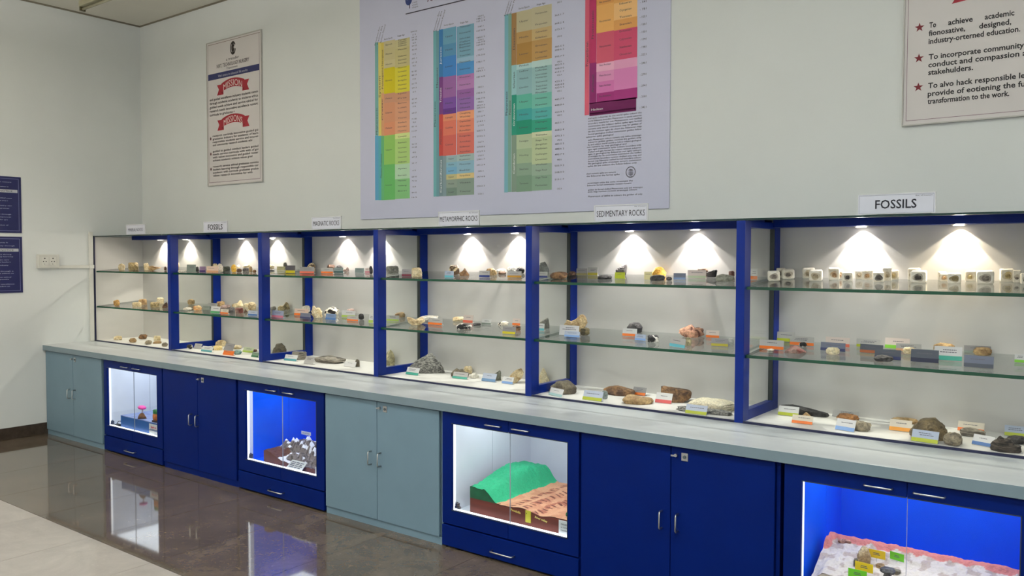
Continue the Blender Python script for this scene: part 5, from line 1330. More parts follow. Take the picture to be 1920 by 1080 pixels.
ROCKS = [
 ('two-toned cream stone nearest the side wall, top shelf, corner case', 0.3223, -0.3988, 1.5736, 1.087, 0.0661, 0.0463, 0.0674, 'lump', 'cream', 'T', '1'),
 ('olive and tan blocky stone, top shelf, corner case', 0.4109, -0.3274, 1.5797, 1.076, 0.0951, 0.0666, 0.0722, 'block', 'olive', 'T', '1'),
 ('pale cream squarish stone in the back corner, top shelf, corner case', 0.6645, -0.3336, 1.5791, 1.063, 0.0488, 0.0342, 0.0664, 'block', 'cream', 'T', '1'),
 ('tan horn-shaped stone tapering to the right, top shelf, corner case', 0.895, -0.3782, 1.5753, 1.054, 0.1116, 0.0558, 0.0491, 'spike', 'tan', 'T', '1'),
 ('tiny dark stone half hidden by the blue post, top shelf, corner case', 0.9873, -0.326, 1.5798, 1.044, 0.0254, 0.0178, 0.0349, 'lump', 'dkbrown', 'T', '1'),
 ('ochre knob-like stone nearest the side wall, middle shelf, corner case', 0.267, -0.4281, 1.2181, 1.093, 0.0583, 0.0408, 0.0621, 'lump', 'ochre', 'M', '1'),
 ('pale square-cut stone with a dark end, middle shelf, corner case', 0.6506, -0.4282, 1.2181, 1.073, 0.0859, 0.0601, 0.049, 'block', 'cream', 'M', '1'),
 ('tan flat-topped stone behind the pale square one, middle shelf, corner case', 0.489, -0.2778, 1.2309, 1.067, 0.0766, 0.0536, 0.056, 'block', 'tan', 'M', '1'),
 ('olive-tan oblong stone in front, middle shelf, corner case', 0.8649, -0.3652, 1.2235, 1.055, 0.084, 0.0588, 0.0536, 'block', 'olive', 'M', '1'),
 ('cream cube-like stone at the back, middle shelf, corner case', 0.61, -0.1631, 1.2406, 1.049, 0.0688, 0.0482, 0.0616, 'block', 'cream', 'M', '1'),
 ('dark brown stone touching the blue post, middle shelf, corner case', 1.0352, -0.362, 1.2237, 1.045, 0.0503, 0.0352, 0.054, 'wedge', 'dkbrown', 'M', '1'),
 ('pale flat stone nearest the side wall, counter level, corner case', 0.181, -0.3781, 0.868, 1.092, 0.0802, 0.0562, 0.0418, 'slab', 'cream', 'B', '1'),
 ('tan hollowed stone at the front left, counter level, corner case', 0.5287, -0.411, 0.868, 1.078, 0.0697, 0.0488, 0.044, 'lump', 'tan', 'B', '1'),
 ('brown oval stone at the back, counter level, corner case', 0.2704, -0.1641, 0.868, 1.068, 0.0851, 0.0596, 0.0475, 'lump', 'brown', 'B', '1'),
 ('grey-tan oval stone at the front, counter level, corner case', 0.8063, -0.4061, 0.868, 1.062, 0.0663, 0.0464, 0.04, 'lump', 'greytan', 'B', '1'),
 ('cream upright stone at the back right, counter level, corner case', 0.5395, -0.1637, 0.868, 1.053, 0.0665, 0.0466, 0.0493, 'block', 'cream', 'B', '1'),
 ('thin tan flake in front of the upright stone, counter level, corner case', 0.7992, -0.3116, 0.868, 1.053, 0.0797, 0.0558, 0.0243, 'slab', 'tan', 'B', '1'),
 ('grey-tan round stone beside the blue post, counter level, corner case', 1.1083, -0.4124, 0.868, 1.045, 0.0548, 0.0383, 0.0363, 'lump', 'greytan', 'B', '1'),
 ('white-topped tan stone seen through the side opening, top shelf, left fossils case', 0.8427, -0.1216, 1.5972, 1.032, 0.0523, 0.0366, 0.0637, 'lump', 'tan', 'T', '2'),
 ('low heap of white chips at the left end, top shelf, left fossils case', 1.4598, -0.4392, 1.5702, 1.027, 0.0753, 0.0452, 0.0183, 'chips', 'white', 'T', '2'),
 ('black lump left of the purple card, top shelf, left fossils case', 1.6311, -0.3948, 1.5739, 1.011, 0.0311, 0.0218, 0.0471, 'lump', 'black', 'T', '2'),
 ('cream stone peeping over the peach card, top shelf, left fossils case', 1.4391, -0.0866, 1.6001, 0.992, 0.0442, 0.0309, 0.0468, 'lump', 'cream', 'T', '2'),
 ('knobbly white stone right of the peach card, top shelf, left fossils case', 1.9875, -0.392, 1.5742, 0.986, 0.0442, 0.0309, 0.078, 'lump', 'white', 'T', '2'),
 ('dark green-black flat rock, top shelf, left fossils case', 1.9031, -0.2784, 1.5838, 0.98, 0.0663, 0.0464, 0.0411, 'block', 'dkgreen', 'T', '2'),
 ('yellow-orange upright stone, top shelf, left fossils case', 2.1487, -0.3698, 1.5761, 0.972, 0.046, 0.0322, 0.0679, 'lump', 'yellow', 'T', '2'),
 ('pale stone behind the brown one, top shelf, left fossils case', 1.7868, -0.0748, 1.6011, 0.967, 0.0342, 0.024, 0.0334, 'lump', 'cream', 'T', '2'),
 ('dark brown oval stone at the front, top shelf, left fossils case', 2.2131, -0.3611, 1.5768, 0.966, 0.0458, 0.0321, 0.0309, 'lump', 'dkbrown', 'T', '2'),
 ('dark grey flat stone, top shelf, left fossils case', 2.1745, -0.27, 1.5846, 0.959, 0.0557, 0.039, 0.0312, 'slab', 'dkgrey', 'T', '2'),
 ('pale crumbly stone at the back right, top shelf, left fossils case', 1.8861, -0.0563, 1.6027, 0.958, 0.068, 0.0476, 0.0374, 'lump', 'cream', 'T', '2'),
 ('tan upright stone near the right end, top shelf, left fossils case', 2.3557, -0.3457, 1.5781, 0.953, 0.0295, 0.0206, 0.0514, 'lump', 'tan', 'T', '2'),
 ('brown-grey pebble at the right end, top shelf, left fossils case', 2.4508, -0.3777, 1.5754, 0.949, 0.0314, 0.022, 0.0274, 'lump', 'brown', 'T', '2'),
 ('round tan stone at the back seen through the opening, middle shelf, left fossils case', 1.0598, -0.1043, 1.2456, 1.017, 0.0685, 0.048, 0.0531, 'lump', 'tan', 'M', '2'),
 ('heap of small white chips at the left, middle shelf, left fossils case', 1.4584, -0.3885, 1.2215, 1.021, 0.0849, 0.0509, 0.0283, 'chips', 'white', 'M', '2'),
 ('tan-orange lump at the left, middle shelf, left fossils case', 1.5742, -0.3591, 1.224, 1.011, 0.0747, 0.0523, 0.0459, 'lump', 'orange', 'M', '2'),
 ('tan-grey stone behind the green-striped card, middle shelf, left fossils case', 1.5143, -0.0814, 1.2476, 0.986, 0.0723, 0.0506, 0.0451, 'block', 'tan', 'M', '2'),
 ('low pinkish grey stone, middle shelf, left fossils case', 1.7301, -0.1789, 1.2393, 0.981, 0.097, 0.0679, 0.0321, 'slab', 'pinkgrey', 'M', '2'),
 ('dark grey wedge beside the orange-striped card, middle shelf, left fossils case', 2.059, -0.3366, 1.2259, 0.975, 0.0581, 0.0407, 0.0446, 'wedge', 'dkgrey', 'M', '2'),
 ('large cream rock with a raised peak, middle shelf, left fossils case', 1.7665, -0.0733, 1.2483, 0.968, 0.1046, 0.0732, 0.0591, 'peak', 'cream', 'M', '2'),
 ('pale flat stone behind, middle shelf, left fossils case', 1.8774, -0.0595, 1.2494, 0.959, 0.052, 0.0364, 0.0352, 'slab', 'cream', 'M', '2'),
 ('grey stone with a red-brown base at the front, middle shelf, left fossils case', 2.2021, -0.3561, 1.2242, 0.966, 0.0687, 0.0481, 0.0481, 'block', 'redbrown', 'M', '2'),
 ('small dark brown pyramid-shaped rock, middle shelf, left fossils case', 2.2075, -0.2971, 1.2292, 0.959, 0.0346, 0.0242, 0.0312, 'pyr', 'dkbrown', 'M', '2'),
 ('cream striped rock at the right end, middle shelf, left fossils case', 2.1285, -0.1719, 1.2399, 0.952, 0.0752, 0.0527, 0.0728, 'lump', 'creamtan', 'M', '2'),
 ('black stone with a white face, counter level, left fossils case', 1.4923, -0.3944, 0.868, 1.02, 0.0528, 0.0369, 0.043, 'lump', 'bw', 'B', '2'),
 ('tiny dark block beside the white card, counter level, left fossils case', 1.7208, -0.3092, 0.868, 0.996, 0.0192, 0.0134, 0.034, 'block', 'black', 'B', '2'),
 ('small white stone at the back, counter level, left fossils case', 1.3451, -0.0668, 0.868, 0.996, 0.0527, 0.0369, 0.0241, 'lump', 'white', 'B', '2'),
 ('stacked cream and tan slab at the back, counter level, left fossils case', 1.4948, -0.0743, 0.868, 0.987, 0.1023, 0.0716, 0.0569, 'slab', 'creamtan', 'B', '2'),
 ('pale yellow block, counter level, left fossils case', 1.7619, -0.2793, 0.868, 0.99, 0.0766, 0.0536, 0.0391, 'block', 'yellowp', 'B', '2'),
 ('teal-green crystalline stone, counter level, left fossils case', 2.1842, -0.365, 0.868, 0.969, 0.0688, 0.0481, 0.0375, 'lump', 'tealrock', 'B', '2'),
 ('cream stone behind the teal one, counter level, left fossils case', 1.8193, -0.1197, 0.868, 0.969, 0.0824, 0.0577, 0.0368, 'lump', 'cream', 'B', '2'),
 ('brown stone at the right end, counter level, left fossils case', 2.1352, -0.1573, 0.868, 0.95, 0.0424, 0.0297, 0.0229, 'lump', 'dkbrown', 'B', '2'),
 ('pale crumbly stone at the left end, top shelf, magnatic rocks case', 2.2695, -0.0849, 1.6003, 0.932, 0.0751, 0.0525, 0.0429, 'lump', 'cream', 'T', '3'),
 ('thin dark flake at the left end, top shelf, magnatic rocks case', 2.4382, -0.2088, 1.5897, 0.932, 0.0707, 0.0495, 0.012, 'slab', 'dkgrey', 'T', '3'),
 ('small round grey stone behind the yellow-striped card, top shelf, magnatic rocks case', 2.4532, -0.0631, 1.6021, 0.915, 0.0325, 0.0227, 0.0608, 'lump', 'grey', 'T', '3'),
 ('arched cream rock with a dark hollow, top shelf, magnatic rocks case', 2.7981, -0.0621, 1.6022, 0.886, 0.072, 0.0504, 0.0582, 'arch', 'creamdark', 'T', '3'),
 ('dark rough rock behind the orange-striped card, top shelf, magnatic rocks case', 3.0422, -0.0546, 1.6029, 0.863, 0.0679, 0.0475, 0.0459, 'lump', 'dkbrown', 'T', '3'),
 ('black flat stone behind the grey-teal card, top shelf, magnatic rocks case', 3.1451, -0.0569, 1.6027, 0.854, 0.0568, 0.0398, 0.0403, 'slab', 'black', 'T', '3'),
 ('heap-shaped pinkish pebble rock, top shelf, magnatic rocks case', 3.3265, -0.1445, 1.5952, 0.846, 0.049, 0.0343, 0.0349, 'peak', 'pinkgrey', 'T', '3'),
 ('black rock at the right end by the post, top shelf, magnatic rocks case', 3.7586, -0.279, 1.5838, 0.817, 0.0262, 0.0183, 0.0612, 'lump', 'black', 'T', '3'),
 ('pinkish white stone at the left end, middle shelf, magnatic rocks case', 2.2673, -0.1057, 1.2455, 0.934, 0.0375, 0.0263, 0.0382, 'lump', 'pinkwhite', 'M', '3'),
 ('grey rock beside the pinkish stone, middle shelf, magnatic rocks case', 2.3725, -0.1364, 1.2429, 0.929, 0.0602, 0.0421, 0.0396, 'lump', 'grey', 'M', '3'),
 ('yellow-brown crystalline rock with a jagged top, middle shelf, magnatic rocks case', 2.4371, -0.0718, 1.2484, 0.917, 0.1041, 0.0729, 0.0661, 'peak', 'olive', 'M', '3'),
 ('white stone behind the orange-banded card, middle shelf, magnatic rocks case', 2.7962, -0.1179, 1.2445, 0.892, 0.0733, 0.0513, 0.0576, 'lump', 'white', 'M', '3'),
 ('tall cream skeletal rock full of holes, middle shelf, magnatic rocks case', 3.1701, -0.3124, 1.2279, 0.88, 0.0891, 0.0624, 0.0986, 'skel', 'cream', 'M', '3'),
 ('white arched rock with a black core, middle shelf, magnatic rocks case', 3.1667, -0.1599, 1.2409, 0.863, 0.1246, 0.0872, 0.0639, 'arch', 'whitedark', 'M', '3'),
 ('thin tan flake behind the lime-striped card, middle shelf, magnatic rocks case', 3.2739, -0.0539, 1.2499, 0.841, 0.0691, 0.0484, 0.041, 'slab', 'pinkgrey', 'M', '3'),
 ('black rough rock right of the orange-footed card, middle shelf, magnatic rocks case', 3.6359, -0.2687, 1.2317, 0.829, 0.0428, 0.03, 0.0472, 'lump', 'black', 'M', '3'),
 ('grey-brown boulder seen through the side opening, counter level, magnatic rocks case', 2.4667, -0.1447, 0.868, 0.923, 0.1211, 0.0969, 0.0974, 'boulder', 'greybrown', 'B', '3'),
 ('dark layered rock beside the blue side frame, counter level, magnatic rocks case', 2.8812, -0.2617, 0.868, 0.9, 0.1219, 0.0854, 0.0659, 'block', 'layer', 'B', '3'),
 ('long flat grey slab of rock, counter level, magnatic rocks case', 3.2186, -0.235, 0.868, 0.1, 0.2839, 0.1561, 0.0474, 'slabr', 'layer', 'B', '3'),
 ('small grey-brown stump of rock, counter level, magnatic rocks case', 3.5995, -0.2776, 0.868, 0.834, 0.0368, 0.0258, 0.0564, 'stump', 'greybrown', 'B', '3'),
 ('grey-brown rock at the left end by the post, top shelf, metamorphic rocks case', 3.8046, -0.1921, 1.5912, 0.802, 0.0243, 0.017, 0.0641, 'lump', 'greybrown', 'T', '4'),
 ('square grey block, top shelf, metamorphic rocks case', 3.9027, -0.1986, 1.5906, 0.792, 0.0959, 0.0672, 0.0546, 'block', 'grey', 'T', '4'),
 ('cream block-shaped rock, top shelf, metamorphic rocks case', 4.3511, -0.402, 1.5733, 0.763, 0.0745, 0.0522, 0.066, 'block', 'cream', 'T', '4'),
 ('cream and brown grooved rock, top shelf, metamorphic rocks case', 4.5432, -0.2255, 1.5883, 0.719, 0.0748, 0.0524, 0.0689, 'lump', 'creamdark', 'T', '4'),
 ('brown tent-shaped rock, top shelf, metamorphic rocks case', 4.6715, -0.269, 1.5846, 0.707, 0.0697, 0.0488, 0.053, 'tent', 'brown', 'T', '4'),
 ('tan-brown humped rock, top shelf, metamorphic rocks case', 4.8545, -0.2063, 1.59, 0.676, 0.087, 0.0696, 0.0489, 'boulder', 'tan', 'T', '4'),
 ('dark brown flat piece, top shelf, metamorphic rocks case', 4.9027, -0.1409, 1.5955, 0.662, 0.0547, 0.0383, 0.0202, 'slab', 'dkbrown', 'T', '4'),
 ('white flat stone at the back, top shelf, metamorphic rocks case', 4.8228, -0.0505, 1.6032, 0.663, 0.0707, 0.0495, 0.029, 'slab', 'white', 'T', '4'),
 ('white-grey crystal rock behind the ochre card, top shelf, metamorphic rocks case', 4.9135, -0.0525, 1.603, 0.651, 0.0627, 0.0439, 0.0486, 'lump', 'greywhite', 'T', '4'),
 ('black tilted rock at the right end, top shelf, metamorphic rocks case', 4.996, -0.0567, 1.6027, 0.64, 0.0603, 0.0332, 0.0424, 'slabr', 'black', 'T', '4'),
 ('flat tan stone behind the lime-striped card, middle shelf, metamorphic rocks case', 3.8489, -0.0657, 1.2489, 0.784, 0.0818, 0.0572, 0.0366, 'slab', 'tan', 'M', '4'),
 ('open book-shaped cream rock, middle shelf, metamorphic rocks case', 4.2545, -0.3106, 1.2281, 0.764, 0.131, 0.0917, 0.0567, 'book', 'creamtan', 'M', '4'),
 ('long white rock, middle shelf, metamorphic rocks case', 4.1714, -0.0874, 1.2471, 0.749, 0.144, 0.0792, 0.0306, 'slabr', 'white', 'M', '4'),
 ('cream rough rock at the middle back, middle shelf, metamorphic rocks case', 4.4502, -0.0694, 1.2486, 0.714, 0.0963, 0.0674, 0.0316, 'lump', 'creamtan', 'M', '4'),
 ('black and white rock at the front, middle shelf, metamorphic rocks case', 4.723, -0.3321, 1.2263, 0.707, 0.1084, 0.0596, 0.0337, 'slabr', 'bw', 'M', '4'),
 ('short black bar-shaped rock, middle shelf, metamorphic rocks case', 4.7165, -0.1865, 1.2386, 0.692, 0.0573, 0.0401, 0.0156, 'slab', 'black', 'M', '4'),
 ('white and dark arched stone, middle shelf, metamorphic rocks case', 4.8938, -0.1175, 1.2445, 0.661, 0.0768, 0.0538, 0.0265, 'arch', 'whitedark', 'M', '4'),
 ('rusty brown rock right of the yellow-striped card, middle shelf, metamorphic rocks case', 5.1274, -0.2764, 1.231, 0.645, 0.0583, 0.0408, 0.0354, 'lump', 'brown', 'M', '4'),
 ('upright yellow-grey rock seen through the side opening, counter level, metamorphic rocks case', 3.736, -0.0688, 0.868, 0.796, 0.0826, 0.0578, 0.1216, 'tower', 'olivegrey', 'B', '4'),
 ('large grey pyramid-shaped rock, counter level, metamorphic rocks case', 4.2353, -0.1916, 0.868, 0.753, 0.2776, 0.12, 0.1413, 'bigtri', 'slategrey', 'B', '4'),
 ('grey jagged flat rock, counter level, metamorphic rocks case', 4.5665, -0.1924, 0.868, 0.712, 0.1308, 0.0915, 0.0578, 'jag', 'greybrown', 'B', '4'),
 ('cream rounded stone behind the jagged rock, counter level, metamorphic rocks case', 4.5219, -0.0526, 0.868, 0.703, 0.0653, 0.0457, 0.056, 'lump', 'cream', 'B', '4'),
 ('white chalky stone, counter level, metamorphic rocks case', 4.6909, -0.1847, 0.868, 0.695, 0.0648, 0.0519, 0.0374, 'boulder', 'white', 'B', '4'),
 ('grey-green wedge of rock, counter level, metamorphic rocks case', 4.8763, -0.1693, 0.868, 0.669, 0.0656, 0.0459, 0.0679, 'wedge', 'greygreen', 'B', '4'),
 ('tilted tan layered rock at the right, counter level, metamorphic rocks case', 5.039, -0.1715, 0.868, 0.646, 0.1159, 0.0812, 0.0924, 'slope', 'creamtan', 'B', '4'),
 ('white-grey rock at the left end, top shelf, sedimentary rocks case', 5.1885, -0.0595, 1.6024, 0.613, 0.0811, 0.0649, 0.0803, 'boulder', 'greywhite', 'T', '5'),
 ('brown nodular rock, top shelf, sedimentary rocks case', 5.4985, -0.3291, 1.5795, 0.594, 0.1125, 0.0788, 0.0444, 'lump', 'brown', 'T', '5'),
 ('dark flat stone at the back left, top shelf, sedimentary rocks case', 5.4603, -0.1202, 1.5973, 0.578, 0.05, 0.035, 0.0252, 'slab', 'dkbrown', 'T', '5'),
 ('dark flat elongated rock, top shelf, sedimentary rocks case', 5.8122, -0.2995, 1.582, 0.539, 0.0899, 0.0629, 0.0246, 'slab', 'black', 'T', '5'),
 ('dark grey blade-like rock behind the yellow-green card, top shelf, sedimentary rocks case', 5.7877, -0.0572, 1.6026, 0.52, 0.0738, 0.0295, 0.065, 'blade', 'dkgrey', 'T', '5'),
 ('bright yellow rock, top shelf, sedimentary rocks case', 6.0526, -0.0629, 1.6021, 0.475, 0.0873, 0.0699, 0.0543, 'boulder', 'yellow', 'T', '5'),
 ('black slab in front of the yellow rock, top shelf, sedimentary rocks case', 6.1687, -0.305, 1.5816, 0.477, 0.092, 0.0644, 0.0305, 'slab', 'black', 'T', '5'),
 ('small dark pebble beside the black slab, top shelf, sedimentary rocks case', 6.2445, -0.311, 1.5811, 0.464, 0.0335, 0.0235, 0.0232, 'lump', 'dkgrey', 'T', '5'),
 ('thin brown bar of rock behind the pale pink card, top shelf, sedimentary rocks case', 6.3285, -0.054, 1.6029, 0.426, 0.0753, 0.0527, 0.0484, 'slab', 'dkbrown', 'T', '5'),
 ('black angular rock, top shelf, sedimentary rocks case', 6.4059, -0.0893, 1.5999, 0.415, 0.0651, 0.026, 0.0433, 'blade', 'black', 'T', '5'),
 ('grey-green rough rock at the right end, top shelf, sedimentary rocks case', 6.5691, -0.29, 1.5829, 0.4, 0.1023, 0.0563, 0.041, 'slabr', 'greygreen', 'T', '5'),
 ('small red-brown stone at the back by the right post, top shelf, sedimentary rocks case', 6.5134, -0.0591, 1.6025, 0.393, 0.0338, 0.0237, 0.0355, 'lump', 'redbrown', 'T', '5'),
 ('grey wedge-shaped rock seen through the side opening, middle shelf, sedimentary rocks case', 5.2481, -0.135, 1.243, 0.612, 0.0762, 0.0534, 0.07, 'wedge', 'grey', 'M', '5'),
 ('large tan rock with a raised right end, middle shelf, sedimentary rocks case', 5.5559, -0.2315, 1.2348, 0.574, 0.1642, 0.0345, 0.1182, 'fish', 'tancream', 'M', '5'),
 ('brown-green pebble with a pale top, middle shelf, sedimentary rocks case', 5.6577, -0.2739, 1.2312, 0.562, 0.0625, 0.0437, 0.0492, 'lump', 'olivedk', 'M', '5'),
 ('dark grey ribbed rock, middle shelf, sedimentary rocks case', 5.8977, -0.0862, 1.2472, 0.504, 0.1037, 0.0726, 0.065, 'arch', 'dkgrey', 'M', '5'),
 ('black and white mottled rock, middle shelf, sedimentary rocks case', 6.151, -0.3203, 1.2273, 0.482, 0.0645, 0.0452, 0.0377, 'block', 'bw', 'M', '5'),
 ('large pink-orange cavernous rock, middle shelf, sedimentary rocks case', 6.2842, -0.0936, 1.2465, 0.437, 0.1528, 0.1069, 0.0679, 'jagbig', 'pinkorange', 'M', '5'),
 ('cream-green rock beside the cyan card, middle shelf, sedimentary rocks case', 6.389, -0.3621, 1.2237, 0.441, 0.0415, 0.0291, 0.0479, 'lump', 'olivegrey', 'M', '5'),
 ('small grey-white stump by the right post, middle shelf, sedimentary rocks case', 6.607, -0.2798, 1.2307, 0.392, 0.0307, 0.0215, 0.042, 'stump', 'greywhite', 'M', '5'),
 ('cream pyramid-shaped rock seen through the side opening, counter level, sedimentary rocks case', 5.1956, -0.0625, 0.868, 0.612, 0.0821, 0.0575, 0.1, 'tri', 'cream', 'B', '5'),
 ('big brown-grey boulder, counter level, sedimentary rocks case', 5.5361, -0.3346, 0.868, 0.588, 0.1735, 0.1388, 0.0768, 'boulder', 'greybrown', 'B', '5'),
 ('round grey-green glassy pebble, counter level, sedimentary rocks case', 5.8547, -0.3629, 0.868, 0.538, 0.0365, 0.0255, 0.0519, 'lump', 'greyteal', 'B', '5'),
 ('long brown rock, counter level, sedimentary rocks case', 5.8486, -0.1853, 0.868, 0.1, 0.2069, 0.0853, 0.0549, 'slabr', 'brown', 'B', '5'),
 ('tan flat rock at the front, counter level, sedimentary rocks case', 6.0868, -0.3775, 0.868, 0.499, 0.1829, 0.1097, 0.0457, 'slabl', 'tan', 'B', '5'),
 ('brown block-shaped rock with a flat pale top, counter level, sedimentary rocks case', 6.2249, -0.1703, 0.868, 0.455, 0.1814, 0.127, 0.0832, 'blockr', 'brown', 'B', '5'),
 ('long dark grey slab at the front, counter level, sedimentary rocks case', 6.5083, -0.4099, 0.868, 0.02, 0.3188, 0.0701, 0.0232, 'plank', 'slategrey', 'B', '5'),
 ('wide cream flat slab at the back, counter level, sedimentary rocks case', 6.497, -0.29, 0.868, -0.02, 0.2617, 0.16, 0.0551, 'slab', 'creamflat', 'B', '5'),
 ('tiny white chips before the left orange card, middle shelf, right fossils case', 6.8482, -0.3408, 1.2255, 0.349, 0.0392, 0.0235, 0.0103, 'chips', 'white', 'M', '6'),
 ('white pebble with a dark eye, middle shelf, right fossils case', 6.9626, -0.1687, 1.2402, 0.313, 0.0412, 0.0288, 0.0229, 'lump', 'bw', 'M', '6'),
 ('reddish brown low rock, middle shelf, right fossils case', 6.9808, -0.3449, 1.2252, 0.321, 0.1092, 0.0765, 0.0339, 'tri', 'redbrown', 'M', '6'),
 ('small brown rock between two cards, middle shelf, right fossils case', 7.0937, -0.0628, 1.2492, 0.28, 0.0503, 0.0352, 0.0298, 'lump', 'brown', 'M', '6'),
 ('cream clam shell, middle shelf, right fossils case', 7.1617, -0.3204, 1.2273, 0.282, 0.0671, 0.0403, 0.0365, 'shell', 'creamw', 'M', '6'),
 ('cream shell right of the dark cards, middle shelf, right fossils case', 7.4868, -0.1741, 1.2397, 0.204, 0.058, 0.0348, 0.0337, 'shell', 'cream', 'M', '6'),
 ('black rock with a thin shaft, middle shelf, right fossils case', 7.42, -0.3961, 1.2208, 0.229, 0.0865, 0.0476, 0.0285, 'slabr', 'black', 'M', '6'),
 ('slim white-edged dark shell, middle shelf, right fossils case', 7.6073, -0.3134, 1.2279, 0.184, 0.0781, 0.0273, 0.0175, 'slab', 'bw', 'M', '6'),
 ('tan stone peeping over the big white card, middle shelf, right fossils case', 7.6213, -0.0524, 1.25, 0.171, 0.0975, 0.0683, 0.0434, 'lump', 'tan', 'M', '6'),
 ('tan skull-like shell, middle shelf, right fossils case', 7.794, -0.0834, 1.2474, 0.135, 0.0819, 0.0491, 0.0391, 'shell', 'tan', 'M', '6'),
 ('small black and white shell at the front edge, middle shelf, right fossils case', 7.8349, -0.3377, 1.2258, 0.133, 0.0676, 0.0473, 0.0122, 'slab', 'bw', 'M', '6'),
 ('long black rod-shaped rock, counter level, right fossils case', 6.9583, -0.1271, 0.868, 0.0, 0.26, 0.065, 0.045, 'rod', 'black', 'B', '6'),
 ('small tan triangular chip, counter level, right fossils case', 6.9897, -0.1811, 0.868, 0.309, 0.048, 0.0336, 0.0221, 'tri', 'tan', 'B', '6'),
 ('orange-brown smooth rock, counter level, right fossils case', 7.1948, -0.1571, 0.868, 0.265, 0.1125, 0.0787, 0.0368, 'lump', 'orangebrown', 'B', '6'),
 ('tan-grey angular rock, counter level, right fossils case', 7.3241, -0.3763, 0.868, 0.25, 0.0828, 0.058, 0.0479, 'blockr', 'greytan', 'B', '6'),
 ('thin pale slab at the back behind the orange-striped card, counter level, right fossils case', 7.4456, -0.0477, 0.868, 0.207, 0.1302, 0.0456, 0.0279, 'slab', 'tan', 'B', '6'),
 ('biggest brown boulder, counter level, right fossils case', 7.6192, -0.3774, 0.868, 0.184, 0.1644, 0.1315, 0.0968, 'boulder', 'olivetan', 'B', '6'),
 ('small grey-tan round boulder, counter level, right fossils case', 7.7343, -0.4578, 0.868, 0.161, 0.0789, 0.0552, 0.0601, 'lump', 'greytan', 'B', '6'),
 ('dark wrinkled layered rock behind, counter level, right fossils case', 7.7742, -0.1822, 0.868, 0.142, 0.1106, 0.0608, 0.0397, 'slabr', 'layer', 'B', '6'),
 ('dark charcoal layered rock at the right front, counter level, right fossils case', 7.9408, -0.4432, 0.868, 0.112, 0.1201, 0.0841, 0.0636, 'jag', 'charcoal', 'B', '6'),
 ('black rock at the right edge, counter level, right fossils case', 7.9615, -0.236, 0.868, 0.102, 0.0821, 0.0575, 0.0382, 'lump', 'black', 'B', '6'),
]
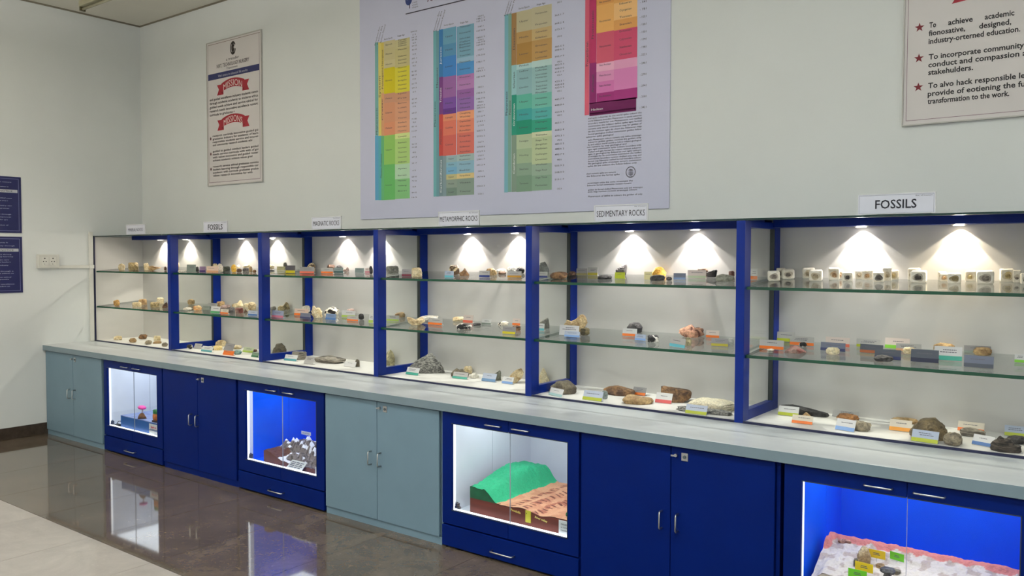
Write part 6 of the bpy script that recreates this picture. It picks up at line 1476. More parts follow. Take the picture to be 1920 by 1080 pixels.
CARDS = [
 ('grey-green name card at the left, top shelf, left fossils case', 1.6207, -0.4476, 1.5695, 0.032, 0.1355, 0.0686, 'greygreen', 'greygreen', 'T', '2'),
 ('purple name card, top shelf, left fossils case', 1.7671, -0.4279, 1.5711, 0.036, 0.0881, 0.0514, 'purple', 'violet', 'T', '2'),
 ('wide peach name card, top shelf, left fossils case', 1.9463, -0.4467, 1.5695, -0.043, 0.1868, 0.0571, 'peach', 'peachd', 'T', '2'),
 ('grey-green clear name card, middle shelf, left fossils case', 1.6511, -0.3236, 1.227, 0.053, 0.1018, 0.0366, 'greygreen', 'greygreen', 'M', '2'),
 ('pale grey name card at the back, middle shelf, left fossils case', 1.4832, -0.1487, 1.2419, 0.023, 0.1418, 0.0338, 'greyl', 'greyl', 'M', '2'),
 ('white name card with a green strip, middle shelf, left fossils case', 1.9738, -0.4435, 1.2168, -0.024, 0.1394, 0.0598, 'white', 'green', 'M', '2'),
 ('pale name card with an orange strip, middle shelf, left fossils case', 2.1006, -0.4372, 1.2173, -0.017, 0.1175, 0.0408, 'pale', 'orange', 'M', '2'),
 ('pale blue name card at the right end, middle shelf, left fossils case', 2.4891, -0.4275, 1.2182, 0.021, 0.1206, 0.0416, 'paleblue', 'blue', 'M', '2'),
 ('grey tent card beside the black stone, counter level, left fossils case', 1.5185, -0.3351, 0.868, -0.023, 0.1165, 0.0443, 'greyl', 'greyl', 'B', '2'),
 ('white name card with a teal foot, counter level, left fossils case', 1.8121, -0.4293, 0.868, 0.038, 0.1551, 0.0475, 'white', 'teal', 'B', '2'),
 ('plain grey name card, counter level, left fossils case', 1.8877, -0.2616, 0.868, -0.053, 0.1488, 0.0623, 'grey', 'grey', 'B', '2'),
 ('low orange name card at the front, counter level, left fossils case', 2.1693, -0.452, 0.868, 0.057, 0.1387, 0.0344, 'orange', 'orange', 'B', '2'),
 ('pale green name card, counter level, left fossils case', 2.1299, -0.2282, 0.868, 0.041, 0.1392, 0.0423, 'palegreen', 'lime', 'B', '2'),
 ('dark green name card at the right front corner, counter level, left fossils case', 2.4748, -0.4028, 0.868, 0.035, 0.0889, 0.0381, 'greengrey', 'dgreen', 'B', '2'),
 ('faint pale yellow name card, top shelf, magnatic rocks case', 2.5248, -0.1643, 1.5935, -0.059, 0.1197, 0.0337, 'paleyel', 'paleyel', 'T', '3'),
 ('dark name card with a yellow strip, top shelf, magnatic rocks case', 2.8813, -0.3438, 1.5783, -0.038, 0.1257, 0.0623, 'dgrey', 'yellow', 'T', '3'),
 ('wide grey name card with a coral strip, top shelf, magnatic rocks case', 3.0806, -0.3374, 1.5788, 0.055, 0.1659, 0.0506, 'grey', 'coral', 'T', '3'),
 ('grey name card with a bright orange strip, top shelf, magnatic rocks case', 3.2904, -0.3079, 1.5813, 0.031, 0.1352, 0.0439, 'greyl', 'orange', 'T', '3'),
 ('grey-teal name card, top shelf, magnatic rocks case', 3.3634, -0.2556, 1.5858, 0.053, 0.1001, 0.0414, 'greyteal', 'dteal', 'T', '3'),
 ('plain grey-teal name card on the right, top shelf, magnatic rocks case', 3.5719, -0.2269, 1.5882, 0.003, 0.0992, 0.0366, 'greyteal', 'greyteal', 'T', '3'),
 ('small pink name card at the right end, top shelf, magnatic rocks case', 3.6487, -0.2163, 1.5891, 0.033, 0.0489, 0.0364, 'pinkw', 'pinkd', 'T', '3'),
 ('blue-grey name card with a pink foot, middle shelf, magnatic rocks case', 2.8281, -0.4344, 1.2176, -0.056, 0.1603, 0.0565, 'bluegrey', 'pinkd', 'M', '3'),
 ('peach name card with an orange band, middle shelf, magnatic rocks case', 2.923, -0.2726, 1.2313, 0.053, 0.1642, 0.0538, 'peach', 'orange', 'M', '3'),
 ('dark slate-blue name card, middle shelf, magnatic rocks case', 3.121, -0.3908, 1.2213, -0.019, 0.1267, 0.0436, 'slate', 'navy', 'M', '3'),
 ('steel-blue name card leaning before the arched rock, middle shelf, magnatic rocks case', 3.3889, -0.3605, 1.2239, -0.019, 0.1181, 0.0447, 'steel', 'blue', 'M', '3'),
 ('white name card with a lime strip, middle shelf, magnatic rocks case', 3.4284, -0.216, 1.2361, 0.051, 0.1439, 0.0516, 'white', 'lime', 'M', '3'),
 ('grey name card with an orange foot, middle shelf, magnatic rocks case', 3.6262, -0.3492, 1.2248, -0.023, 0.1268, 0.0372, 'greyl', 'orange', 'M', '3'),
 ('white and lime card at the right end, middle shelf, magnatic rocks case', 3.8505, -0.372, 1.2229, -0.039, 0.0469, 0.0624, 'white', 'lime', 'M', '3'),
 ('small grey card before the boulder, counter level, magnatic rocks case', 2.3595, -0.123, 0.868, -0.042, 0.1231, 0.0255, 'greyl', 'greyl', 'B', '3'),
 ('white name card with a teal strip, counter level, magnatic rocks case', 2.9101, -0.3768, 0.868, 0.06, 0.1448, 0.0473, 'white', 'teal', 'B', '3'),
 ('plain grey name card before the flat slab, counter level, magnatic rocks case', 3.1847, -0.416, 0.868, -0.041, 0.1126, 0.0584, 'greyl', 'greyl', 'B', '3'),
 ('white name card at the right, counter level, magnatic rocks case', 3.5675, -0.3301, 0.868, 0.058, 0.1195, 0.0398, 'white', 'white', 'B', '3'),
 ('grey name card with a maroon stripe, top shelf, metamorphic rocks case', 4.2488, -0.3998, 1.5735, 0.011, 0.0916, 0.0508, 'grey', 'maroon', 'T', '4'),
 ('pale blue name card with a cyan strip, top shelf, metamorphic rocks case', 4.6538, -0.4056, 1.573, -0.005, 0.0794, 0.0446, 'bluew', 'cyan', 'T', '4'),
 ('grey name card with a dark blue strip, top shelf, metamorphic rocks case', 4.911, -0.3425, 1.5784, 0.05, 0.0864, 0.0434, 'greyl', 'dblue', 'T', '4'),
 ('grey name card with an ochre band, top shelf, metamorphic rocks case', 5.1469, -0.324, 1.58, 0.054, 0.1095, 0.041, 'greyl', 'ochre', 'T', '4'),
 ('clear name card with a lime strip at the left, middle shelf, metamorphic rocks case', 3.9511, -0.2455, 1.2336, 0.016, 0.1248, 0.0424, 'greyl', 'lime', 'M', '4'),
 ('clear name card with a deep orange band, middle shelf, metamorphic rocks case', 4.4064, -0.2774, 1.2309, -0.042, 0.1385, 0.047, 'greyl', 'orange', 'M', '4'),
 ('pink and coral name card, middle shelf, metamorphic rocks case', 4.5797, -0.1229, 1.244, -0.025, 0.0914, 0.0559, 'pinkw', 'coral', 'M', '4'),
 ('pale white-green name card, middle shelf, metamorphic rocks case', 4.76, -0.1374, 1.2428, 0.042, 0.0796, 0.036, 'white', 'greygreen', 'M', '4'),
 ('tilted white and orange name card, middle shelf, metamorphic rocks case', 4.9971, -0.1045, 1.2456, -0.006, 0.0662, 0.0477, 'pinkw', 'orange', 'M', '4'),
 ('grey name card with a bright yellow strip, middle shelf, metamorphic rocks case', 5.169, -0.4109, 1.2196, 0.028, 0.1017, 0.0466, 'grey', 'yellow', 'M', '4'),
 ('white name card with a teal strip before the grey pyramid, counter level, metamorphic rocks case', 4.2479, -0.3506, 0.868, -0.012, 0.1223, 0.0509, 'white', 'tealg', 'B', '4'),
 ('grey name card with a green-teal strip, counter level, metamorphic rocks case', 4.6417, -0.2844, 0.868, 0.059, 0.1272, 0.0441, 'greyl', 'tealg', 'B', '4'),
 ('pale blue name card, counter level, metamorphic rocks case', 4.875, -0.2572, 0.868, 0.015, 0.1167, 0.0529, 'paleblue', 'steelb', 'B', '4'),
 ('white name card with a sky-blue foot, counter level, metamorphic rocks case', 5.0397, -0.2612, 0.868, -0.019, 0.0909, 0.0444, 'white', 'skyb', 'B', '4'),
 ('grey name card with a dark blue strip, top shelf, sedimentary rocks case', 5.3501, -0.2996, 1.582, 0.034, 0.0806, 0.0378, 'greyl', 'dblue', 'T', '5'),
 ('grey name card with an olive strip, top shelf, sedimentary rocks case', 5.5379, -0.1279, 1.5966, 0.034, 0.0782, 0.0449, 'grey', 'olives', 'T', '5'),
 ('clear name card with a yellow band, top shelf, sedimentary rocks case', 5.6127, -0.1164, 1.5976, 0.033, 0.0731, 0.0513, 'greyl', 'yellowd', 'T', '5'),
 ('yellow-green name card block, top shelf, sedimentary rocks case', 5.8943, -0.2623, 1.5852, 0.02, 0.0676, 0.0379, 'limed', 'limed', 'T', '5'),
 ('pale yellow name card, top shelf, sedimentary rocks case', 6.0989, -0.2897, 1.5829, 0.025, 0.0506, 0.0464, 'paleyel', 'paleyel', 'T', '5'),
 ('slate-blue name card, top shelf, sedimentary rocks case', 6.2818, -0.2544, 1.5859, 0.032, 0.0744, 0.0374, 'slate', 'steel', 'T', '5'),
 ('wide pale pink name card, top shelf, sedimentary rocks case', 6.3487, -0.1698, 1.5931, 0.023, 0.1107, 0.0471, 'pinkw', 'palegreen', 'T', '5'),
 ('white name card with a cyan strip seen through the opening, middle shelf, sedimentary rocks case', 5.2835, -0.2276, 1.2352, 0.006, 0.0637, 0.0459, 'white', 'cyan', 'M', '5'),
 ('plain white name card before the large tan rock, middle shelf, sedimentary rocks case', 5.5659, -0.3168, 1.2276, 0.021, 0.1417, 0.0611, 'white', 'white', 'M', '5'),
 ('pale blue name card at the front, middle shelf, sedimentary rocks case', 5.6167, -0.3595, 1.2239, 0.038, 0.1075, 0.0346, 'paleblue', 'skyb', 'M', '5'),
 ('white name card with a bright orange strip, middle shelf, sedimentary rocks case', 5.9339, -0.2097, 1.2367, 0.036, 0.0956, 0.0454, 'white', 'orange', 'M', '5'),
 ('blue name card beside the black and white rock, middle shelf, sedimentary rocks case', 6.0647, -0.3172, 1.2275, -0.018, 0.0713, 0.0344, 'bluew', 'skyb', 'M', '5'),
 ('slanted name card with a cyan strip, middle shelf, sedimentary rocks case', 6.3598, -0.4377, 1.2173, -0.35, 0.1189, 0.0514, 'greyl', 'cyan', 'M', '5'),
 ('pinkish name card with an orange strip, middle shelf, sedimentary rocks case', 6.4135, -0.0882, 1.247, 0.041, 0.0797, 0.0419, 'pinkw', 'orange', 'M', '5'),
 ('grey name card with a yellow strip at the right, middle shelf, sedimentary rocks case', 6.5589, -0.3243, 1.2269, 0.044, 0.0956, 0.0424, 'grey', 'yellowd', 'M', '5'),
 ('white name card with a pale teal foot, counter level, sedimentary rocks case', 5.5678, -0.4681, 0.868, -0.3, 0.1246, 0.0451, 'white', 'paleteal', 'B', '5'),
 ('name card with a yellow-green strip before the long brown rock, counter level, sedimentary rocks case', 5.8282, -0.4655, 0.868, 0.004, 0.1314, 0.0545, 'paleblue', 'limed', 'B', '5'),
 ('clear name card with an orange foot behind the tan rock, counter level, sedimentary rocks case', 5.954, -0.1268, 0.868, -0.003, 0.0888, 0.0469, 'grey', 'orange', 'B', '5'),
 ('white name card with a red strip, counter level, sedimentary rocks case', 6.2002, -0.2867, 0.868, 0.023, 0.102, 0.0565, 'white', 'red', 'B', '5'),
 ('name card with a yellow-green strip before the long dark slab, counter level, sedimentary rocks case', 6.4958, -0.485, 0.868, 0.028, 0.1214, 0.0471, 'paleblue', 'limed', 'B', '5'),
 ('white and orange name card seen through the side opening, top shelf, right fossils case', 6.6933, -0.1816, 1.5921, 0.01, 0.0381, 0.0582, 'white', 'orange', 'T', '6'),
 ('grey name card with an orange strip at the far left, middle shelf, right fossils case', 6.8405, -0.3053, 1.2285, -0.014, 0.1304, 0.0481, 'greyl', 'orange', 'M', '6'),
 ('grey name card with a lime strip at the back, middle shelf, right fossils case', 6.8332, -0.066, 1.2489, 0.011, 0.0975, 0.053, 'greyl', 'limed', 'M', '6'),
 ('grey name card with an orange strip, second from the left, middle shelf, right fossils case', 6.9473, -0.1433, 1.2423, -0.031, 0.1295, 0.0465, 'greyl', 'orange', 'M', '6'),
 ('pale pink name card with a coral corner, middle shelf, right fossils case', 7.1251, -0.1164, 1.2446, -0.011, 0.1238, 0.0492, 'pinkw', 'coral', 'M', '6'),
 ('slate name card with a navy strip behind the clam, middle shelf, right fossils case', 7.1376, -0.2395, 1.2341, -0.011, 0.1237, 0.0422, 'slate', 'navy', 'M', '6'),
 ('framed grey name card with a lime corner, middle shelf, right fossils case', 7.2699, -0.0739, 1.2482, 0.04, 0.1171, 0.0417, 'greyl', 'limed', 'M', '6'),
 ('pale pink name card with a bright green strip, middle shelf, right fossils case', 7.4071, -0.066, 1.2489, -0.015, 0.1177, 0.0536, 'pinkw', 'limeb', 'M', '6'),
 ('dark name card with a rust strip, middle shelf, right fossils case', 7.322, -0.2262, 1.2353, -0.056, 0.1103, 0.0425, 'dslate', 'rust', 'M', '6'),
 ('clear name card with a peach strip, middle shelf, right fossils case', 7.472, -0.1189, 1.2444, 0.014, 0.1169, 0.0385, 'greyl', 'peachd', 'M', '6'),
 ('dark name card with a navy strip behind the black rock, middle shelf, right fossils case', 7.4294, -0.3574, 1.2241, 0.005, 0.1186, 0.0471, 'dslate', 'navy', 'M', '6'),
 ('dark name card behind a slim shell, middle shelf, right fossils case', 7.5929, -0.3627, 1.2237, 0.01, 0.1193, 0.0582, 'dslate', 'dnavy', 'M', '6'),
 ('big white name card with a teal stripe, middle shelf, right fossils case', 7.6776, -0.2801, 1.2307, 0.038, 0.1179, 0.0645, 'white', 'tealg', 'M', '6'),
 ('clear framed name card behind the skull-like shell, middle shelf, right fossils case', 7.7668, -0.05, 1.2502, 0.038, 0.1151, 0.0359, 'grey', 'greygreen', 'M', '6'),
 ('slate name card with a dark strip at the right front, middle shelf, right fossils case', 7.8214, -0.3939, 1.221, -0.016, 0.1185, 0.0518, 'slate', 'dslate', 'M', '6'),
 ('white name card with a green strip at the right edge, middle shelf, right fossils case', 7.9625, -0.2126, 1.2364, 0.012, 0.0425, 0.0383, 'white', 'limeb', 'M', '6'),
 ('white name card with a lime strip before the black rod, counter level, right fossils case', 6.9064, -0.2246, 0.868, 0.055, 0.1074, 0.0486, 'white', 'limed', 'B', '6'),
 ('low orange name card at the left front, counter level, right fossils case', 7.0354, -0.3929, 0.868, 0.013, 0.1039, 0.0406, 'pale', 'orange', 'B', '6'),
 ('faint clear name card at the back, counter level, right fossils case', 7.1611, -0.0809, 0.868, -0.018, 0.1336, 0.0351, 'greyl', 'greyl', 'B', '6'),
 ('white name card with a blue strip, counter level, right fossils case', 7.257, -0.437, 0.868, -0.2, 0.0961, 0.0538, 'white', 'skyb', 'B', '6'),
 ('pale name card with an orange-yellow strip, counter level, right fossils case', 7.4744, -0.2788, 0.868, 0.008, 0.0999, 0.0519, 'pale', 'orangey', 'B', '6'),
 ('blue-white name card with a lime strip before the biggest boulder, counter level, right fossils case', 7.6216, -0.481, 0.868, -0.1, 0.1143, 0.0522, 'bluew', 'limed', 'B', '6'),
 ('pale name card with an orange corner, counter level, right fossils case', 7.7503, -0.0786, 0.868, -0.015, 0.1151, 0.0441, 'pale', 'orange', 'B', '6'),
 ('white name card with a blue foot, slanted, counter level, right fossils case', 7.8439, -0.393, 0.868, -0.35, 0.0946, 0.0449, 'white', 'blue', 'B', '6'),
 ('name card with a lime strip at the right edge, counter level, right fossils case', 7.9369, -0.0696, 0.868, 0.057, 0.0901, 0.0468, 'bluew', 'limed', 'B', '6'),
]
CUBES = [
 ('pale fossil cube nearest the left post, top shelf, right fossils case', 6.8121, -0.2052, 1.5901, 0.346, 0.0604, 0.0543, 0.0518, 'cube', 'fgrey', 'T', '6'),
 ('fossil cube behind the first one at the left, top shelf, right fossils case', 6.8014, -0.063, 1.6021, 0.338, 0.0474, 0.0149, 0.0556, 'cube', 'fgrey', 'T', '6'),
 ('fossil cube with two dark columns, third from the left, top shelf, right fossils case', 6.8486, -0.0879, 1.6, 0.331, 0.0642, 0.0578, 0.0511, 'cube', 'fgrey', 'T', '6'),
 ('fossil cube at the back of the second cluster, top shelf, right fossils case', 6.9492, -0.0512, 1.6032, 0.308, 0.0626, 0.0564, 0.0559, 'cube', 'fcream', 'T', '6'),
 ('cream fossil cube with a coiled shell, top shelf, right fossils case', 7.0234, -0.1642, 1.5935, 0.301, 0.0647, 0.0582, 0.0561, 'cube', 'fcream', 'T', '6'),
 ('fossil cube at the back of the third cluster, top shelf, right fossils case', 7.0988, -0.1029, 1.5988, 0.282, 0.0535, 0.0482, 0.0623, 'cube', 'fbrown', 'T', '6'),
 ('small fossil cube with a tan centre, top shelf, right fossils case', 7.1088, -0.0515, 1.6031, 0.277, 0.0426, 0.0384, 0.0476, 'cube', 'fbrown', 'T', '6'),
 ('fossil cube with a round dark centre, top shelf, right fossils case', 7.1819, -0.155, 1.5943, 0.267, 0.0489, 0.044, 0.046, 'cube', 'fdark', 'T', '6'),
 ('small bright fossil cube under the first lamp, top shelf, right fossils case', 7.2137, -0.0529, 1.603, 0.255, 0.0392, 0.0353, 0.0461, 'cube', 'fcream', 'T', '6'),
 ('warm fossil cube with a tan streak, top shelf, right fossils case', 7.2631, -0.0875, 1.6001, 0.247, 0.0514, 0.0462, 0.0514, 'cube', 'fbrown', 'T', '6'),
 ('fossil cube with the darkest square centre, top shelf, right fossils case', 7.3355, -0.163, 1.5936, 0.236, 0.0512, 0.0461, 0.0488, 'cube', 'fdark', 'T', '6'),
 ('white fossil cube at the back right of the dark-centred one, top shelf, right fossils case', 7.3627, -0.1069, 1.5984, 0.227, 0.0435, 0.0391, 0.0667, 'cube', 'fcream', 'T', '6'),
 ('yellowish fossil cube with a brown fleck, top shelf, right fossils case', 7.3786, -0.0553, 1.6028, 0.222, 0.0539, 0.0485, 0.0491, 'cube', 'fyellow', 'T', '6'),
 ('plain fossil cube at the back between the lamps, top shelf, right fossils case', 7.4763, -0.045, 1.6037, 0.201, 0.0567, 0.051, 0.0593, 'cube', 'fcream', 'T', '6'),
 ('large fossil cube with a star-shaped dark centre, top shelf, right fossils case', 7.5187, -0.149, 1.5948, 0.196, 0.0696, 0.0627, 0.0564, 'cube', 'fdark', 'T', '6'),
 ('small tan fossil cube at the back, top shelf, right fossils case', 7.6046, -0.0455, 1.6036, 0.174, 0.0372, 0.0335, 0.0431, 'cube', 'fbrown', 'T', '6'),
 ('tan fossil cube beside the olive one, top shelf, right fossils case', 7.6201, -0.0793, 1.6008, 0.172, 0.0369, 0.0332, 0.0377, 'cube', 'fbrown', 'T', '6'),
 ('olive-centred fossil cube, top shelf, right fossils case', 7.677, -0.1541, 1.5944, 0.162, 0.0588, 0.0529, 0.0472, 'cube', 'folive', 'T', '6'),
 ('fossil cube with a ribbed oval shell, top shelf, right fossils case', 7.7312, -0.0503, 1.6032, 0.147, 0.0442, 0.0398, 0.0494, 'cube', 'fyellow', 'T', '6'),
 ('large grey-faced fossil cube, top shelf, right fossils case', 7.8064, -0.1458, 1.5951, 0.134, 0.0718, 0.0646, 0.0595, 'cube', 'fgrey', 'T', '6'),
 ('tall yellow fossil cube near the right end, top shelf, right fossils case', 7.8838, -0.0438, 1.6038, 0.114, 0.0585, 0.0527, 0.0595, 'cube', 'fyellow', 'T', '6'),
 ('fossil cube with a grey centre near the right end, top shelf, right fossils case', 7.9292, -0.0794, 1.6008, 0.106, 0.0327, 0.0294, 0.0571, 'cube', 'fgrey', 'T', '6'),
 ('fossil cube cut by the right picture edge, top shelf, right fossils case', 7.9675, -0.1449, 1.5952, 0.099, 0.0333, 0.03, 0.0491, 'cube', 'fgrey', 'T', '6'),
]

# ------------------------------------------------------------------ rock specimens, fossil cubes and name cards
def rock_mat(name, c1, c2, c3=None, scale=18.0, bump=0.7, rough=0.65, stretch=(1, 1, 1), pos=(0.38, 0.62), dist=0.6, speck_shade=0.35):
    if name in MATS: return MATS[name]
    m = bpy.data.materials.new(name); m.use_nodes = True; nt = m.node_tree; b = nt.nodes['Principled BSDF']
    tc = nd(nt, 'ShaderNodeTexCoord'); oi = nd(nt, 'ShaderNodeObjectInfo'); mp = nd(nt, 'ShaderNodeMapping'); mp.inputs['Scale'].default_value = stretch
    vs = nd(nt, 'ShaderNodeVectorMath', operation='SCALE'); vs.inputs[0].default_value = (9, 5, 7); nt.links.new(oi.outputs['Random'], vs.inputs['Scale'])
    ad = nd(nt, 'ShaderNodeVectorMath', operation='ADD'); nt.links.new(tc.outputs['Object'], ad.inputs[0]); nt.links.new(vs.outputs[0], ad.inputs[1]); nt.links.new(ad.outputs[0], mp.inputs['Vector'])
    n1 = nd(nt, 'ShaderNodeTexNoise'); n1.inputs['Scale'].default_value = scale; n1.inputs['Detail'].default_value = 6; n1.inputs['Distortion'].default_value = dist
    nt.links.new(mp.outputs[0], n1.inputs['Vector'])
    cr = nd(nt, 'ShaderNodeValToRGB'); e = cr.color_ramp.elements
    e[0].position, e[1].position = pos; e[0].color, e[1].color = c1, c2
    if c3: x = e.new((pos[0]+pos[1])/2); x.color = c3
    nt.links.new(n1.outputs['Fac'], cr.inputs[0])
    n2 = nd(nt, 'ShaderNodeTexNoise'); n2.inputs['Scale'].default_value = scale*4; n2.inputs['Detail'].default_value = 6; nt.links.new(mp.outputs[0], n2.inputs['Vector'])
    mr = nd(nt, 'ShaderNodeMapRange'); mr.inputs[1].default_value = 0.3; mr.inputs[2].default_value = 0.7; mr.inputs[3].default_value = 1-speck_shade; mr.inputs[4].default_value = 1+speck_shade*0.6  # speckle, with crevice shade put into the colour along the bump
    nt.links.new(n2.outputs['Fac'], mr.inputs[0]); vm = nd(nt, 'ShaderNodeVectorMath', operation='SCALE'); nt.links.new(cr.outputs[0], vm.inputs[0]); nt.links.new(mr.outputs[0], vm.inputs['Scale']); nt.links.new(vm.outputs[0], b.inputs['Base Color'])
    bp = nd(nt, 'ShaderNodeBump'); bp.inputs['Strength'].default_value = bump; bp.inputs['Distance'].default_value = 0.012
    nt.links.new(n2.outputs['Fac'], bp.inputs['Height']); nt.links.new(bp.outputs[0], b.inputs['Normal'])
    b.inputs['Roughness'].default_value = rough
    MATS[name] = m
    return m
RM = {
 'cream': (S(228, 214, 180), S(198, 176, 132)), 'tan': (S(196, 166, 118), S(140, 108, 72)), 'ochre': (S(206, 162, 92), S(150, 110, 60)), 'olive': (S(120, 104, 68), S(198, 176, 128)),
 'brown': (S(150, 112, 74), S(84, 60, 44)), 'dkbrown': (S(70, 50, 40), S(112, 82, 60)), 'greytan': (S(160, 148, 124), S(104, 96, 84)), 'white': (S(234, 230, 218), S(206, 198, 180)),
 'black': (S(34, 34, 36), S(64, 62, 62)), 'dkgrey': (S(58, 56, 58), S(104, 100, 100)), 'grey': (S(112, 110, 102), S(150, 146, 138)), 'dkgreen': (S(40, 46, 38), S(78, 84, 66)),
 'yellow': (S(236, 190, 70), S(206, 150, 50)), 'yellowp': (S(232, 206, 130), S(222, 196, 150)), 'orange': (S(214, 150, 92), S(222, 190, 140)), 'pinkgrey': (S(176, 148, 138), S(120, 104, 98)),
 'redbrown': (S(120, 62, 54), S(150, 126, 116)), 'creamtan': (S(222, 204, 164), S(166, 138, 96)), 'tealrock': (S(84, 130, 130), S(150, 180, 170)), 'pinkwhite': (S(226, 206, 200), S(160, 128, 128)),
 'greybrown': (S(122, 112, 92), S(84, 76, 64)), 'greywhite': (S(196, 198, 192), S(150, 150, 144)), 'greygreen': (S(112, 114, 100), S(150, 150, 136)), 'greyteal': (S(150, 160, 156), S(110, 122, 120)),
 'olivegrey': (S(130, 122, 92), S(206, 194, 152)), 'olivedk': (S(74, 66, 44), S(124, 112, 78)), 'tancream': (S(206, 182, 138), S(156, 126, 88)), 'orangebrown': (S(176, 124, 74), S(122, 82, 54)),
 'olivetan': (S(134, 116, 84), S(98, 86, 64)), 'creamflat': (S(226, 218, 192), S(214, 204, 176)), 'creamw': (S(234, 224, 194), S(216, 202, 164)),
}
def rm(code):
    if code in RM:
        a, b = RM[code]; return rock_mat('rock_'+code, a, b, scale=24)
    if code == 'bw': return rock_mat('rock_bw', S(26, 26, 28), S(226, 222, 214), scale=30, pos=(0.5, 0.54))
    if code == 'creamdark': return rock_mat('rock_creamdark', S(92, 70, 48), S(232, 212, 172), scale=22, pos=(0.42, 0.52))
    if code == 'whitedark': return rock_mat('rock_whitedark', S(36, 30, 28), S(236, 226, 206), scale=16, pos=(0.46, 0.50))
    if code == 'layer': return rock_mat('rock_layer', S(72, 68, 62), S(168, 160, 146), scale=16, stretch=(1, 1, 6))
    if code == 'charcoal': return rock_mat('rock_charcoal', S(48, 44, 40), S(96, 86, 76), scale=18, stretch=(1, 1, 5), bump=1.0)
    if code == 'slategrey': return rock_mat('rock_slategrey', S(74, 74, 72), S(168, 166, 158), scale=26, stretch=(1.0, 1, 2.2), pos=(0.40, 0.68), dist=2.0, bump=0.8)
    if code == 'pinkorange': return rock_mat('rock_pinkorange', S(112, 66, 54), S(226, 170, 140), scale=22, pos=(0.40, 0.54), bump=0.9)
    raise KeyError(code)

SIL = {
 'tri': [(-1, -1), (-.9, -.5), (-.25, .85), (0, 1), (.2, .8), (1, -.7), (1, -1)],
 'pyr': [(-1, -1), (0, 1), (1, -1)],
 'bigtri': [(-1, -1), (-1, -.5), (-.85, -.25), (-.6, .05), (-.1, .62), (.18, .95), (.28, 1), (.45, .62), (.95, -.6), (1, -.9), (.9, -1)],
 'blade': [(-1, -.1), (-.85, .35), (.35, .85), (.9, 1), (1, .7), (.85, -.3), (.7, -1), (-.7, -1)],
 'tent': [(-1, -1), (-.95, -.1), (-.2, .35), (.12, 1), (.3, .7), (1, -.75), (.95, -1)],
 'wedge': [(-1, -.7), (-.7, .1), (.3, .75), (.75, 1), (.95, .6), (1, -1), (-.9, -1)],
 'boulder': [(-1, -.55), (-.85, .1), (-.45, .8), (-.1, .9), (.35, 1), (.7, .5), (1, -.25), (.9, -.85), (.5, -1), (-.75, -1)],
 'fish': [(-1, -.9), (-.95, -.25), (-.6, .5), (-.25, .3), (.1, .5), (.5, 1), (.85, .8), (.98, .2), (.7, -.3), (.4, -.85), (.2, -1), (-.9, -1)],
 'arch': [(-1, -.7), (-.85, .1), (-.45, .75), (.05, 1), (.6, .85), (1, .1), (.92, -.5), (.75, -1), (-.85, -1)],
 'book': [(-1, .95), (-.65, .8), (-.25, .45), (.02, .12), (.3, .45), (.75, .65), (1, -.2), (.5, -.75), (.15, -1), (-.35, -.95), (-.75, -.3)],
 'slab': [(-1, -.6), (-.92, .4), (-.5, .9), (.3, 1), (.85, .75), (1, 0), (.92, -1), (-.9, -1)],
 'slabr': [(-1, .2), (-.7, .7), (-.2, 1), (.5, .6), (1, .25), (1, -.45), (.6, -1), (-.7, -1), (-.95, -.6)],
 'slabl': [(-1, -.1), (-.8, .8), (-.3, .9), (.2, .5), (.9, .35), (1, -.2), (.8, -1), (-.4, -.8), (-.9, -.75)],
 'block': [(-1, -1), (-1, .75), (-.8, 1), (.75, .95), (1, .7), (1, -.9), (.9, -1)],
 'blockr': [(-1, .75), (-.9, 1), (0, .8), (.95, .55), (1, .2), (.85, -.5), (.45, -1), (-.3, -1), (-.9, -1), (-1, -.2)],
 'jag': [(-1, -.7), (-.9, .1), (-.6, .5), (-.4, 1), (-.1, .6), (.3, .75), (.5, .1), (.95, -.1), (1, -.7), (.7, -1), (-.8, -1)],
 'jagbig': [(-1, -.2), (-.95, .35), (-.4, .8), (-.05, 1), (.15, .75), (.3, .45), (.6, .6), (.95, .4), (1, -.4), (.8, -.8), (.1, -1), (-.4, -.9), (-.8, -.75)],
 'peak': [(-1, -1), (-1, -.1), (-.6, .2), (-.1, .1), (.45, 1), (.75, .8), (1, -.3), (1, -1)],
 'slope': [(-1, -.75), (-.9, -.3), (-.3, .4), (.2, .85), (.7, 1), (1, .5), (.9, -.1), (.2, -.8), (0, -1), (-.7, -1)],
 'stump': [(-.9, -1), (-.8, .4), (-.5, 1), (.6, .9), (.85, .4), (1, -1)],
 'tower': [(-1, -1), (-.95, -.1), (-.7, .4), (-.25, .9), (.1, 1), (.6, .7), (.95, 0), (.9, -1)],
 'spike': [(-1, 0), (-.9, .9), (-.4, 1), (0, .5), (1, .15), (1, 0), (.1, -.4), (-.5, -1), (-.8, -.8)],
 'rod': [(-1, -.2), (-.98, .7), (-.5, 1), (.5, .3), (.95, -.1), (1, -.55), (.95, -1), (-.2, -.9), (-.9, -.5)],
 'plank': [(-1, -.5), (-.97, .6), (-.6, 1), (-.1, .75), (.4, 1), (.93, .7), (1, -.2), (.95, -1), (-.95, -1)],
 'lump': None, 'shell': None, 'chips': None, 'skel': [(-1, -.4), (-.8, .2), (-.75, .8), (-.35, 1), (0, .6), (.5, .5), (1, -.1), (.9, -1), (-.2, -1), (-.7, -.7)],
}
_ico = None
def ico():
    global _ico
    if _ico is None:
        bm = bmesh.new(); bmesh.ops.create_icosphere(bm, subdivisions=4, radius=1.0)
        _ico = ([v.co.copy() for v in bm.verts], [tuple(v.index for v in f.verts) for f in bm.faces]); bm.free()
    return _ico
